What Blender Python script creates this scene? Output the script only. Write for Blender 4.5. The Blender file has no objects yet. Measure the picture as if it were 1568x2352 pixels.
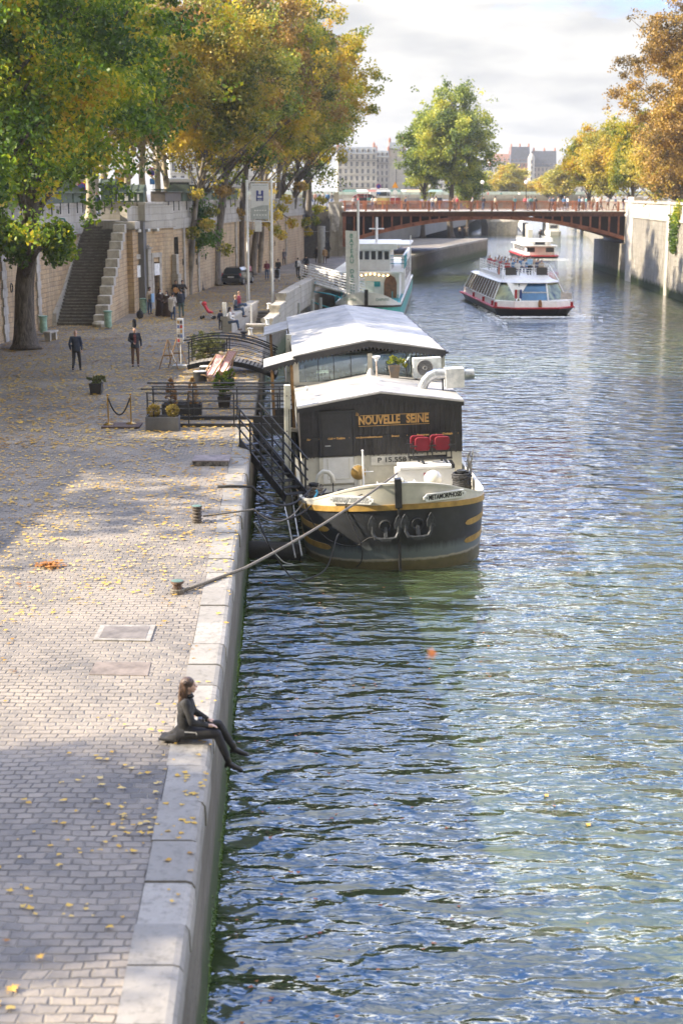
import bpy, math, random
from mathutils import Vector, Matrix, noise
R = math.radians
random.seed(7)
sc = bpy.context.scene
COL = sc.collection
# ---------------------------------------------------------------- camera, sky, sun
CAMZ, PITCH, F = 10.2, math.atan(736/3267), 3267.0
cam = bpy.data.objects.new('camera', bpy.data.cameras.new('camera')); COL.objects.link(cam)
cam.location = (0, 0, CAMZ); cam.rotation_euler = (math.pi/2-PITCH, 0, 0)
cam.data.sensor_fit = 'VERTICAL'; cam.data.sensor_height = 36; cam.data.lens = 50
cam.data.clip_end = 8000
cam.data.dof.use_dof = True; cam.data.dof.focus_distance = 37; cam.data.dof.aperture_fstop = 1.3
sc.camera = cam
SUN_EL, SUN_AZ = R(32.5), R(186)            # direction to the sun: from the left (-X), a little behind
sd = Vector((math.cos(SUN_EL)*math.cos(SUN_AZ), math.cos(SUN_EL)*math.sin(SUN_AZ), math.sin(SUN_EL)))
sl = bpy.data.lights.new('sun', 'SUN'); sl.energy = 4.9; sl.angle = R(0.6); sl.color = (1, .865, .67)
so = bpy.data.objects.new('sun', sl); COL.objects.link(so); so.rotation_euler = sd.to_track_quat('Z', 'Y').to_euler()
w = bpy.data.worlds.new('World'); sc.world = w; w.use_nodes = True
nt = w.node_tree; nt.nodes.clear(); N = nt.nodes.new; L = nt.links.new
out = N('ShaderNodeOutputWorld'); bg = N('ShaderNodeBackground'); L(bg.outputs[0], out.inputs[0]); bg.inputs[1].default_value = .15
sky = N('ShaderNodeTexSky'); sky.sky_type = 'NISHITA'; sky.sun_disc = False; sky.sun_elevation = SUN_EL
sky.sun_rotation = math.atan2(sd.x, sd.y); sky.air_density = 1.0; sky.dust_density = .6; sky.ozone_density = 2.5
tc = N('ShaderNodeTexCoord'); sep = N('ShaderNodeSeparateXYZ'); L(tc.outputs['Generated'], sep.inputs[0])
def mth(op, a, b=None, c=None, clamp=False):
    n = N('ShaderNodeMath'); n.operation = op; n.use_clamp = clamp
    for i, v in enumerate((a, b, c)):
        if v is None: continue
        if isinstance(v, (int, float)): n.inputs[i].default_value = v
        else: L(v, n.inputs[i])
    return n.outputs[0]
den = mth('ADD', mth('MAXIMUM', sep.outputs[2], 0.0), .2)
cmb = N('ShaderNodeCombineXYZ'); L(mth('DIVIDE', sep.outputs[0], den), cmb.inputs[0]); L(mth('DIVIDE', sep.outputs[1], den), cmb.inputs[1])
n1 = N('ShaderNodeTexNoise'); n1.inputs['Scale'].default_value = 1.25; n1.inputs['Detail'].default_value = 9; n1.inputs['Roughness'].default_value = .56; L(cmb.outputs[0], n1.inputs['Vector'])
# cover is thick near the horizon and breaks up overhead
cover = mth('MAXIMUM', mth('SUBTRACT', .62, mth('MULTIPLY', sep.outputs[2], 1.25)), .13)
over = mth('ADD', mth('MULTIPLY', mth('SUBTRACT', sep.outputs[2], .74), 2.2, clamp=True), mth('MULTIPLY', mth('ADD', mth('MULTIPLY', sep.outputs[1], -1.0), .05), 1.6, clamp=True), clamp=True)   # unseen thick cloud bank added overhead and behind the camera to whiten the fill light
cover = mth('ADD', cover, mth('MULTIPLY', over, .5))
f = mth('MULTIPLY', mth('ADD', mth('SUBTRACT', n1.outputs['Fac'], .60), cover), 3.4, clamp=True)
n2 = N('ShaderNodeTexNoise'); n2.inputs['Scale'].default_value = 2.6; n2.inputs['Detail'].default_value = 7; L(cmb.outputs[0], n2.inputs['Vector'])
cr = N('ShaderNodeValToRGB'); L(n2.outputs['Fac'], cr.inputs[0])
cr.color_ramp.elements[0].position = .36; cr.color_ramp.elements[0].color = (1.75, 1.78, 1.83, 1)
cr.color_ramp.elements[1].position = .62; cr.color_ramp.elements[1].color = (2.55, 2.49, 2.4, 1)
mx = N('ShaderNodeMix'); mx.data_type = 'RGBA'; L(f, mx.inputs['Factor']); 
up_ = mth('MINIMUM', mth('ADD', 1.0, mth('MULTIPLY', mth('MAXIMUM', mth('SUBTRACT', sep.outputs[2], .12), 0.0), 42.0)), mth('SUBTRACT', 5.2, mth('MULTIPLY', over, 4.6)))   # clouds above the view brightened for the water's reflections, the added bank dimmed
cb2 = N('ShaderNodeVectorMath'); cb2.operation = 'SCALE'; L(cr.outputs[0], cb2.inputs[0]); L(up_, cb2.inputs['Scale'])
sb2 = N('ShaderNodeMix'); sb2.data_type = 'RGBA'; sb2.blend_type = 'MULTIPLY'; sb2.inputs['Factor'].default_value = 1; L(sky.outputs[0], sb2.inputs[6]); sb2.inputs[7].default_value = (.36, .82, 1.65, 1)
L(sb2.outputs[2], mx.inputs[6]); L(cb2.outputs[0], mx.inputs[7]); L(mx.outputs[2], bg.inputs[0])
sc.view_settings.view_transform = 'Standard'; sc.view_settings.look = 'None'; sc.view_settings.exposure = 1.5; sc.view_settings.gamma = 1
sc.render.engine = 'CYCLES'; sc.cycles.use_denoising = True
sc.cycles.max_bounces = 6; sc.cycles.diffuse_bounces = 3; sc.cycles.glossy_bounces = 3; sc.cycles.transmission_bounces = 4; sc.cycles.transparent_max_bounces = 8
sc.cycles.caustics_reflective = False; sc.cycles.caustics_refractive = False; sc.cycles.sample_clamp_indirect = 6
QZ, SZ, RZ = 2.7, 8.4, 9.1     # quay, upper street, right bank heights above the water
CP, SP = math.cos(PITCH), math.sin(PITCH)
def at(px, py, z=QZ):          # a photo point measured on the horizontal level z
    a, b = (px-784)/F, (1176-py)/F
    d = Vector((a, CP+b*SP, -SP+b*CP)); t = (z-CAMZ)/d.z
    return Vector((d.x*t, d.y*t, z))
def atY(px, py, Y):            # the same on the vertical plane at distance Y
    a, b = (px-784)/F, (1176-py)/F
    d = Vector((a, CP+b*SP, -SP+b*CP)); t = Y/d.y
    return Vector((d.x*t, Y, CAMZ+d.z*t))
# ---------------------------------------------------------------- materials
def base_mat(name):
    m = bpy.data.materials.new(name); m.use_nodes = True
    n = m.node_tree; b = n.nodes['Principled BSDF']; return m, n, b
MC = {}
def M(name, col, rough=.6, metal=0, var=.18, scale=4, bump=0, spec=.5, emit=0, tint=None):
    if name in MC: return MC[name]
    m, n, b = base_mat(name); MC[name] = m
    b.inputs['Roughness'].default_value = rough; b.inputs['Metallic'].default_value = metal; b.inputs['Specular IOR Level'].default_value = spec
    c = (*col, 1)
    t = n.nodes.new('ShaderNodeTexCoord'); nz = n.nodes.new('ShaderNodeTexNoise'); nz.inputs['Scale'].default_value = scale; nz.inputs['Detail'].default_value = 6; nz.inputs['Roughness'].default_value = .65
    n.links.new(t.outputs['Object'], nz.inputs['Vector'])
    r = n.nodes.new('ShaderNodeValToRGB'); n.links.new(nz.outputs['Fac'], r.inputs[0])
    lo = tint or tuple(x*(1-var*1.6) for x in col)
    r.color_ramp.elements[0].position = .32; r.color_ramp.elements[0].color = (*lo, 1)
    r.color_ramp.elements[1].position = .62; r.color_ramp.elements[1].color = tuple(min(1, x*(1+var*.5)) for x in col)+(1,)
    n.links.new(r.outputs[0], b.inputs['Base Color'])
    if bump:
        bp = n.nodes.new('ShaderNodeBump'); bp.inputs['Strength'].default_value = bump; bp.inputs['Distance'].default_value = .02
        n.links.new(nz.outputs['Fac'], bp.inputs['Height']); n.links.new(bp.outputs[0], b.inputs['Normal'])
    if emit: b.inputs['Emission Color'].default_value = c; b.inputs['Emission Strength'].default_value = emit
    return m
class NB:                      # small node helper
    def __init__(s, n): s.n = n
    def new(s, t, **k):
        o = s.n.nodes.new('ShaderNode'+t)
        for a, v in k.items(): setattr(o, a, v)
        return o
    def link(s, a, b): s.n.links.new(a, b)
    def math(s, op, a, b=None, c=None, clamp=False):
        n = s.n.nodes.new('ShaderNodeMath'); n.operation = op; n.use_clamp = clamp
        for i, v in enumerate((a, b, c)):
            if v is None: continue
            if isinstance(v, (int, float)): n.inputs[i].default_value = v
            else: s.link(v, n.inputs[i])
        return n.outputs[0]
    def noise(s, vec, sc_, det=5, rough=.6, dist=0):
        n = s.n.nodes.new('ShaderNodeTexNoise'); n.inputs['Scale'].default_value = sc_; n.inputs['Detail'].default_value = det; n.inputs['Roughness'].default_value = rough; n.inputs['Distortion'].default_value = dist
        if vec is not None: s.link(vec, n.inputs['Vector'])
        return n
    def ramp(s, fac, stops):
        r = s.n.nodes.new('ShaderNodeValToRGB'); s.link(fac, r.inputs[0]); e = r.color_ramp.elements
        while len(e) < len(stops): e.new(.5)
        for i, (p, c) in enumerate(stops): e[i].position = p; e[i].color = (*c, 1) if len(c) == 3 else c
        return r.outputs[0]
    def mix(s, fac, a, b, mode='MIX'):
        n = s.n.nodes.new('ShaderNodeMix'); n.data_type = 'RGBA'; n.blend_type = mode
        for k, v in (('Factor', fac), (6, a), (7, b)):
            if isinstance(v, (int, float)): n.inputs[k].default_value = v
            elif isinstance(v, tuple): n.inputs[k].default_value = (*v, 1)
            else: s.link(v, n.inputs[k])
        return n.outputs[2]
    def bump(s, h, st, dist, bsdf, prev=None):
        b = s.n.nodes.new('ShaderNodeBump'); b.inputs['Strength'].default_value = st; b.inputs['Distance'].default_value = dist; s.link(h, b.inputs['Height'])
        if prev: s.link(prev, b.inputs['Normal'])
        if bsdf: s.link(b.outputs[0], bsdf.inputs['Normal'])
        return b.outputs[0]
    def pos(s): return s.n.nodes.new('ShaderNodeNewGeometry').outputs['Position']
    def wallvec(s):            # (along the wall, height) from the world position and the face's direction
        g = s.n.nodes.new('ShaderNodeNewGeometry'); p = s.new('SeparateXYZ'); q = s.new('SeparateXYZ'); s.link(g.outputs['Position'], p.inputs[0]); s.link(g.outputs['True Normal'], q.inputs[0])
        fx = s.math('GREATER_THAN', s.math('ABSOLUTE', q.outputs[0]), s.math('ABSOLUTE', q.outputs[1]))
        u = s.math('ADD', s.math('MULTIPLY', p.outputs[1], fx), s.math('MULTIPLY', p.outputs[0], s.math('SUBTRACT', 1, fx)))
        c = s.new('CombineXYZ'); s.link(u, c.inputs[0]); s.link(p.outputs[2], c.inputs[1]); s.link(s.math('MULTIPLY', fx, 7.3), c.inputs[2])
        return c.outputs[0], p
def masonry(name, cols, mortar, bw, bh, moss=0, ms=.012, streak=.5, rough=.85, dark=(.09, .08, .065)):
    if name in MC: return MC[name]
    m, n, b = base_mat(name); MC[name] = m; h = NB(n); v, p = h.wallvec()
    wob = h.noise(v, 2.2, 3); va = h.new('VectorMath', operation='MULTIPLY_ADD'); h.link(wob.outputs['Color'], va.inputs[0]); va.inputs[1].default_value = (.17, .10, 0); h.link(v, va.inputs[2])
    br = h.new('TexBrick'); h.link(va.outputs[0], br.inputs['Vector']); br.inputs['Scale'].default_value = 1; br.inputs['Brick Width'].default_value = bw; br.inputs['Row Height'].default_value = bh
    br.inputs['Mortar Size'].default_value = ms; br.inputs['Mortar Smooth'].default_value = .4; br.inputs['Bias'].default_value = -.1
    br.inputs['Color1'].default_value = (*cols[0], 1); br.inputs['Color2'].default_value = (*cols[1], 1); br.inputs['Mortar'].default_value = (*mortar, 1)
    big = h.noise(v, .35, 6, .7); sv = h.new('Mapping'); sv.inputs['Scale'].default_value = (2.2, .18, 1); h.link(v, sv.inputs[0]); st = h.noise(sv.outputs[0], 1, 6, .7)
    c = h.mix(h.ramp(big.outputs['Fac'], [(.40, (0, 0, 0)), (.60, (.75, .75, .75))]), br.outputs['Color'], cols[2])
    c = h.mix(h.math('MULTIPLY', h.ramp(st.outputs['Fac'], [(.48, (0, 0, 0)), (.7, (1, 1, 1))]), streak), c, dark)
    if moss:                   # weed and wet stain just above the waterline
        mz = h.noise(v, 1.6, 5); lim = h.math('ADD', p.outputs[2], h.math('MULTIPLY', mz.outputs['Fac'], -1.1*moss))
        c = h.mix(h.ramp(lim, [(.10, (1, 1, 1)), (.62*min(1, moss), (0, 0, 0))]), c, h.mix(h.noise(v, 9, 4).outputs['Fac'], (.06, .09, .018), (.025, .035, .014)))
    h.link(c, b.inputs['Base Color']); b.inputs['Roughness'].default_value = rough
    fine = h.noise(v, 14, 5)
    hh = h.math('ADD', h.math('MULTIPLY', br.outputs['Fac'], -1), h.math('MULTIPLY', fine.outputs['Fac'], .8)); h.bump(hh, .7, .03, b)
    return m
def leafmat(name, stops, trans=.5, rough=.5):
    m = bpy.data.materials.new(name); m.use_nodes = True; n = m.node_tree; n.nodes.clear(); h = NB(n); MC[name] = m
    g = h.new('NewGeometry'); pn = h.noise(g.outputs['Position'], .23, 3)
    fac = h.math('ADD', h.math('MULTIPLY', g.outputs['Random Per Island'], .34), h.math('SUBTRACT', h.math('MULTIPLY', pn.outputs['Fac'], 2.3), .80))
    c = h.ramp(fac, stops)
    d = h.new('BsdfPrincipled'); h.link(c, d.inputs['Base Color']); d.inputs['Roughness'].default_value = rough; d.inputs['Specular IOR Level'].default_value = .35
    t = h.new('BsdfTranslucent'); h.link(h.mix(1.0, c, (1.0, 1.0, .55), 'MULTIPLY'), t.inputs[0])
    x = h.new('MixShader'); x.inputs[0].default_value = trans; h.link(d.outputs[0], x.inputs[1]); h.link(t.outputs[0], x.inputs[2])
    o = h.new('OutputMaterial'); h.link(x.outputs[0], o.inputs[0]); return m
# ---------------------------------------------------------------- mesh helpers
def tag(o, label=None, cat=None, group=None, kind=None):
    if label: o['label'] = label
    if cat: o['category'] = cat
    if group: o['group'] = group
    if kind: o['kind'] = kind
    return o
def empty(name, loc=(0, 0, 0), rz=0, label=None, cat=None, group=None):
    o = bpy.data.objects.new(name, None); COL.objects.link(o); o.location = loc; o.rotation_euler = (0, 0, rz); o.empty_display_size = .2
    return tag(o, label, cat, group)
def link(name, me, parent=None, mat=None):
    o = bpy.data.objects.new(name, me); COL.objects.link(o)
    if mat:
        me.materials.clear(); me.materials.append(mat)
    if parent: o.parent = parent
    return o
SPLIT = set('spandrel_shade spandrel_post railing corner_window side_window porch_roof porch_post side_beam arch window mooring_ring leg wheel shoe eye pile bollard tread drum strut stringer quoin_pillar dormer dormer_window seat tail_light foot bracket support capstone parapet door_surround gutter_bracket brace stay rivet_boss postcard window_bar bars frame mast lettering_none'.split())
class MB:
    def __init__(s): s.v = []; s.f = []; s.m = []; s.mi = 0; s.parts = []
    def add(s, vs, fs):
        k = len(s.v); s.parts.append((k, k+len(vs), len(s.f), len(s.f)+len(fs))); s.v += [tuple(x) for x in vs]; s.f += [tuple(i+k for i in f) for f in fs]; s.m += [s.mi]*len(fs); return s
    def quad(s, a, b, c, d): return s.add([a, b, c, d], [(0, 1, 2, 3)])
    def box(s, x0, y0, z0, x1, y1, z1):
        return s.add([(x0, y0, z0), (x1, y0, z0), (x1, y1, z0), (x0, y1, z0), (x0, y0, z1), (x1, y0, z1), (x1, y1, z1), (x0, y1, z1)],
                     [(3, 2, 1, 0), (4, 5, 6, 7), (0, 1, 5, 4), (1, 2, 6, 5), (2, 3, 7, 6), (3, 0, 4, 7)])
    def bar(s, a, b, w, h=None, up=(0, 0, 1)):       # rectangular bar from a to b
        a, b = Vector(a), Vector(b); h = h or w; d = (b-a)
        if d.length < 1e-6: return s
        d.normalize(); u = Vector(up); sx = d.cross(u)
        if sx.length < .05: sx = d.cross(Vector((0, 1, 0)))
        sx.normalize(); uz = sx.cross(d).normalized(); sx = sx*w/2; uz = uz*h/2
        vs = [p+i*sx+j*uz for p in (a, b) for i, j in ((-1, -1), (1, -1), (1, 1), (-1, 1))]
        return s.add(vs, [(0, 1, 2, 3), (7, 6, 5, 4), (0, 4, 5, 1), (1, 5, 6, 2), (2, 6, 7, 3), (3, 7, 4, 0)])
    def tube(s, pts, r, n=8, cap=True):
        pts = [Vector(p) for p in pts]; rs = r if isinstance(r, (list, tuple)) else [r]*len(pts); k = len(s.v); rings = []
        prev = None
        for i, p in enumerate(pts):
            d = (pts[min(i+1, len(pts)-1)]-pts[max(i-1, 0)])
            d = d.normalized() if d.length > 1e-9 else Vector((0, 0, 1))
            if prev is None:
                x = d.orthogonal().normalized()
            else:
                x = (prev-d*prev.dot(d)); x = x.normalized() if x.length > 1e-6 else d.orthogonal().normalized()
            prev = x; y = d.cross(x)
            rings.append([p+(x*math.cos(2*math.pi*j/n)+y*math.sin(2*math.pi*j/n))*rs[i] for j in range(n)])
        vs = [q for rg in rings for q in rg]; fs = []
        for i in range(len(pts)-1):
            for j in range(n): fs.append((i*n+j, i*n+(j+1) % n, (i+1)*n+(j+1) % n, (i+1)*n+j))
        if cap: fs += [tuple(range(n-1, -1, -1)), tuple((len(pts)-1)*n+j for j in range(n))]
        return s.add(vs, fs)
    def lathe(s, prof, c=(0, 0, 0), n=16, ax='z', sx=1, sy=1):
        vs = []; fs = []
        for r, z in prof:
            for j in range(n):
                a = 2*math.pi*j/n; p = (r*math.cos(a)*sx, r*math.sin(a)*sy, z)
                if ax == 'x': p = (p[2], p[0], p[1])
                if ax == 'y': p = (p[1], p[2], p[0])
                vs.append((p[0]+c[0], p[1]+c[1], p[2]+c[2]))
        for i in range(len(prof)-1):
            for j in range(n): fs.append((i*n+j, i*n+(j+1) % n, (i+1)*n+(j+1) % n, (i+1)*n+j))
        fs += [tuple(range(n-1, -1, -1)), tuple((len(prof)-1)*n+j for j in range(n))]
        return s.add(vs, fs)
    def ell(s, c, r, n=10, m=7, rot=None):
        c = Vector(c); r = (r, r, r) if isinstance(r, (int, float)) else r; vs = []; fs = []
        for i in range(m+1):
            t = math.pi*i/m
            for j in range(n):
                a = 2*math.pi*j/n; p = Vector((r[0]*math.sin(t)*math.cos(a), r[1]*math.sin(t)*math.sin(a), r[2]*math.cos(t)))
                if rot: p = rot @ p
                vs.append(c+p)
        for i in range(m):
            for j in range(n): fs.append((i*n+j, (i+1)*n+j, (i+1)*n+(j+1) % n, i*n+(j+1) % n))
        return s.add(vs, fs)
    def cap(s, a, b, ra, rb, n=8):                   # tapered capsule
        a, b = Vector(a), Vector(b); s.tube([a, b], [ra, rb], n); s.ell(a, ra, n, 6); return s.ell(b, rb, n, 6)
    def prism(s, poly, d):                           # polygon (3-D points) extruded by vector d
        n = len(poly); d = Vector(d); vs = [Vector(p) for p in poly]+[Vector(p)+d for p in poly]
        return s.add(vs, [tuple(range(n-1, -1, -1)), tuple(range(n, 2*n))]+[(i, (i+1) % n, n+(i+1) % n, n+i) for i in range(n)])
    def mesh(s, name, mat=None, smooth=False, merge=False):
        me = bpy.data.meshes.new(name); me.from_pydata(s.v, [], s.f); me.update()
        ms = mat if isinstance(mat, (list, tuple)) else [mat]
        for x in ms:
            if x: me.materials.append(x)
        if len(ms) > 1: me.polygons.foreach_set('material_index', s.m)
        if smooth: me.polygons.foreach_set('use_smooth', [True]*len(me.polygons))
        return me
    def groups(s, eps=.02):                          # pieces that touch stay together
        n = len(s.parts); bb = []
        for v0, v1, f0, f1 in s.parts:
            P = s.v[v0:v1]; bb.append([min(p[i] for p in P)-eps for i in range(3)]+[max(p[i] for p in P)+eps for i in range(3)])
        par = list(range(n))
        def fd(i):
            while par[i] != i: par[i] = par[par[i]]; i = par[i]
            return i
        for i in range(n):
            a = bb[i]
            for j in range(i+1, n):
                b = bb[j]
                if a[0] < b[3] and b[0] < a[3] and a[1] < b[4] and b[1] < a[4] and a[2] < b[5] and b[2] < a[5]: par[fd(i)] = fd(j)
        g = {}
        for i in range(n): g.setdefault(fd(i), []).append(i)
        return list(g.values())
    def build(s, name, mat=None, parent=None, smooth=False, bevel=0, seg=2, auto=0):
        if name in SPLIT and parent and len(s.parts) > 1 and len(s.parts) < 700:
            gs = s.groups()
            if 1 < len(gs) <= 100:
                for g in gs:
                    m = MB()
                    for i in g:
                        v0, v1, f0, f1 = s.parts[i]; m.mi = s.m[f0]; m.add(s.v[v0:v1], [tuple(x-v0 for x in f) for f in s.f[f0:f1]])
                    o = m.build1(name, mat, parent, smooth, bevel, seg, auto)
                return o
        return s.build1(name, mat, parent, smooth, bevel, seg, auto)
    def build1(s, name, mat=None, parent=None, smooth=False, bevel=0, seg=2, auto=0):
        o = link(name, s.mesh(name, mat, smooth or bool(auto)), parent)
        if bevel:
            b = o.modifiers.new('bevel', 'BEVEL'); b.width = bevel; b.segments = seg; b.limit_method = 'ANGLE'; b.angle_limit = R(40); b.harden_normals = False
        if auto:
            import bmesh
            bm = bmesh.new(); bm.from_mesh(o.data); bmesh.ops.remove_doubles(bm, verts=bm.verts, dist=.0004)
            for e in bm.edges: e.smooth = len(e.link_faces) == 2 and e.calc_face_angle(0) < R(auto)
            bm.to_mesh(o.data); bm.free()
        return o
    def remesh(s, name, mat, parent=None, vox=.03, smooth=2, loc=None):
        me = s.mesh(name+'_raw', mat); o = bpy.data.objects.new(name+'_raw', me); COL.objects.link(o)
        r = o.modifiers.new('r', 'REMESH'); r.mode = 'VOXEL'; r.voxel_size = vox; r.use_smooth_shade = True
        if smooth: q = o.modifiers.new('s', 'SMOOTH'); q.iterations = smooth; q.factor = .5
        dg = bpy.context.evaluated_depsgraph_get(); m2 = bpy.data.meshes.new_from_object(o.evaluated_get(dg)); m2.name = name
        bpy.data.objects.remove(o); bpy.data.meshes.remove(me)
        m2.materials.clear(); m2.materials.append(mat)
        m2.polygons.foreach_set('use_smooth', [True]*len(m2.polygons)); m2.update()
        q = link(name, m2, parent)
        if loc: q.location = loc
        return q
TXC = {}
def text(s, size, name, mat, parent, loc, rot=(0, 0, 0), ext=.004, bold=0, align='CENTER', space=1, shear=0, fit=None, ys=1):
    c = bpy.data.curves.new('t', 'FONT'); c.body = s; c.size = size; c.extrude = ext; c.offset = bold; c.align_x = align; c.align_y = 'CENTER'; c.space_character = space; c.shear = shear; c.resolution_u = 3
    o = bpy.data.objects.new('t', c); COL.objects.link(o); dg = bpy.context.evaluated_depsgraph_get(); me = bpy.data.meshes.new_from_object(o.evaluated_get(dg)); bpy.data.objects.remove(o); bpy.data.curves.remove(c)
    if fit:
        xs = [v.co.x for v in me.vertices]; k = fit/(max(xs)-min(xs))
        for v in me.vertices: v.co.x *= k
    if ys != 1:
        for v in me.vertices: v.co.y *= ys
    me.name = name; q = link(name, me, parent, mat); q.location = loc; q.rotation_euler = rot; return q
def kids(o): return [c for c in bpy.data.objects if c.parent is o]
def copy_tree(o, loc=None, rz=None, label=None, parent=None, scale=None):
    ch = KIDS.get(o.name)
    if ch is None: ch = KIDS[o.name] = kids(o)
    c = o.copy(); COL.objects.link(c); c.parent = parent
    if loc is not None: c.location = loc
    if rz is not None: c.rotation_euler = (o.rotation_euler[0], o.rotation_euler[1], rz)
    if label: c['label'] = label
    if scale is not None: c.scale = (scale, scale, scale) if isinstance(scale, (int, float)) else scale
    for k in ch: copy_tree(k, parent=c)
    return c
KIDS = {}
import numpy as np
# ================================================================ SETTING
def lerp(a, b, t): return a+(b-a)*t
def interp(pts, y):
    if y <= pts[0][1]:
        (x0, y0), (x1, y1) = pts[0], pts[1]
    else:
        for (x0, y0), (x1, y1) in zip(pts, pts[1:]):
            if y <= y1: break
    return x0+(x1-x0)*(y-y0)/(y1-y0)
EDGE = [(-1.06, 0), (-3.5, 62), (-4.2, 80), (-3.7, 95), (-2.0, 112), (1.5, 135), (5.5, 158), (9.2, 178), (14, 200), (24, 238)]
BACK = [(-18.6, -10), (-17.2, 72), (-16.4, 84), (-16.34, 92.2)]                    # wall left of the stairs
BACK2 = [(-12.0, 97.3), (-10.3, 117), (-7.2, 142), (-4.7, 160), (-4.3, 166)]
def strip(mb, pts, o0, o1, z0, z1, close=True):                    # wall with thickness along a polyline; +offset = right of travel
    P = [Vector((x, y, 0)) for x, y in pts]; nn = []
    for i in range(len(P)):
        d = (P[min(i+1, len(P)-1)]-P[max(i-1, 0)]).normalized(); nn.append(Vector((d.y, -d.x, 0)))
    A = [p+n*o0 for p, n in zip(P, nn)]; B = [p+n*o1 for p, n in zip(P, nn)]
    vs = []
    for a, b in zip(A, B): vs += [(a.x, a.y, z0), (b.x, b.y, z0), (b.x, b.y, z1), (a.x, a.y, z1)]
    fs = []
    for i in range(len(P)-1):
        k = i*4; j = k+4
        for q in range(4): fs.append((k+q, j+q, j+(q+1) % 4, k+(q+1) % 4))
    fs += [(3, 2, 1, 0), tuple((len(P)-1)*4+q for q in range(4))]
    return mb.add(vs, fs)
# --- water
def water_mat():
    m, n, b = base_mat('river_water'); h = NB(n); p = h.pos()
    def lay(sx, sy, s, det, rough, dist=0, rz=0):
        mp = h.new('Mapping'); mp.inputs['Scale'].default_value = (sx, sy, 1); mp.inputs['Rotation'].default_value = (0, 0, rz); h.link(p, mp.inputs[0]); return h.noise(mp.outputs[0], s, det, rough, dist).outputs['Fac']
    a = lay(.55, 1.1, 1.25, 1.5, .5, .4, .15); bb = lay(.6, 1.35, 3.5, 1.0, .5, .6, -.2); c = lay(.7, 1.3, 9, 1.0, .5, .4, .3)
    calm = lay(.3, .5, .10, 2, .5)
    amp = h.math('ADD', h.math('MULTIPLY', calm, 1.2), .4)
    hh = h.math('ADD', h.math('ADD', h.math('MULTIPLY', a, .26), h.math('MULTIPLY', bb, .055)), h.math('MULTIPLY', c, .012))
    h.bump(h.math('MULTIPLY', hh, amp), 1.0, 1.0, b)
    sil = lay(.4, .8, .1, 4, .6)
    h.link(h.ramp(sil, [(.35, (.034, .052, .020)), (.65, (.060, .084, .034))]), b.inputs['Base Color'])
    b.inputs['Roughness'].default_value = .02; b.inputs['IOR'].default_value = 2.05; b.inputs['Subsurface Weight'].default_value = .9; b.inputs['Subsurface Radius'].default_value = (.8, 1, .7); b.inputs['Subsurface Scale'].default_value = .7; b.inputs['Specular IOR Level'].default_value = .5
    return m
w = MB(); w.quad((-6, -30, 0), (400, -30, 0), (400, 1100, 0), (-6, 1100, 0))
tag(w.build('river_water', water_mat()), kind='structure')
g = MB(); g.quad((-6000, -300, -1.5), (6000, -300, -1.5), (6000, 7000, -1.5), (-6000, 7000, -1.5))
tag(g.build('ground', M('earth', (.16, .15, .12))), kind='structure')
# --- cobbled quay
def cobble_mat():
    m, n, b = base_mat('cobbles'); h = NB(n); p = h.pos()
    wob = h.noise(p, 3.4, 3); lw = h.noise(p, .5, 2); va = h.new('VectorMath', operation='MULTIPLY_ADD'); h.link(wob.outputs['Color'], va.inputs[0]); va.inputs[1].default_value = (.13, .085, 0); h.link(p, va.inputs[2])
    vb = h.new('VectorMath', operation='MULTIPLY_ADD'); h.link(lw.outputs['Color'], vb.inputs[0]); vb.inputs[1].default_value = (.22, .28, 0); h.link(va.outputs[0], vb.inputs[2])
    br = h.new('TexBrick'); h.link(vb.outputs[0], br.inputs['Vector'])
    for k, v in (('Scale', 1), ('Brick Width', .225), ('Row Height', .15), ('Mortar Size', .02), ('Mortar Smooth', 1.0), ('Bias', -.1)): br.inputs[k].default_value = v
    br.inputs['Color1'].default_value = (.095, .09, .085, 1); br.inputs['Color2'].default_value = (.22, .192, .158, 1); br.inputs['Mortar'].default_value = (.21, .195, .17, 1); base = br.outputs['Color']; jf = br.outputs['Fac']
    big = h.noise(p, .33, 5, .7); c = h.mix(h.ramp(big.outputs['Fac'], [(.35, (0, 0, 0)), (.62, (.8, .8, .8))]), base, (.34, .29, .23))
    st = h.noise(p, 1.7, 6, .75); c = h.mix(h.ramp(st.outputs['Fac'], [(.5, (0, 0, 0)), (.75, (.5, .5, .5))]), c, (.13, .12, .11))
    jn = h.math('MULTIPLY', jf, h.ramp(h.noise(p, .8, 4).outputs['Fac'], [(.42, (0, 0, 0)), (.58, (1, 1, 1))]))
    c = h.mix(h.math('MULTIPLY', jn, .75), c, (.07, .062, .052))
    h.link(c, b.inputs['Base Color']); b.inputs['Roughness'].default_value = .72
    f = h.noise(p, 22, 4); hh = h.math('ADD', h.math('MULTIPLY', jf, -1.3), h.math('ADD', h.math('MULTIPLY', f.outputs['Fac'], .5), h.math('MULTIPLY', wob.outputs['Fac'], 1.5)))
    h.bump(hh, .75, .03, b); return m
ys = [0, 20, 40, 62, 77.9, 78, 92, 92.1, 95, 103, 112, 123, 135, 147, 158, 168, 178, 190, 200, 215, 228, 238]
def river_side(y): return interp(EDGE, y)-.56-(1.9 if 78 <= y <= 92 else 0)
q = MB(); vs = []; fs = []
for y in ys: vs += [(-60, y, QZ), (river_side(y), y, QZ)]
for i in range(len(ys)-1): fs.append((2*i, 2*i+1, 2*i+3, 2*i+2))
q.add(vs, fs)
tag(q.build('quay_pavement', cobble_mat()), kind='structure')
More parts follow.
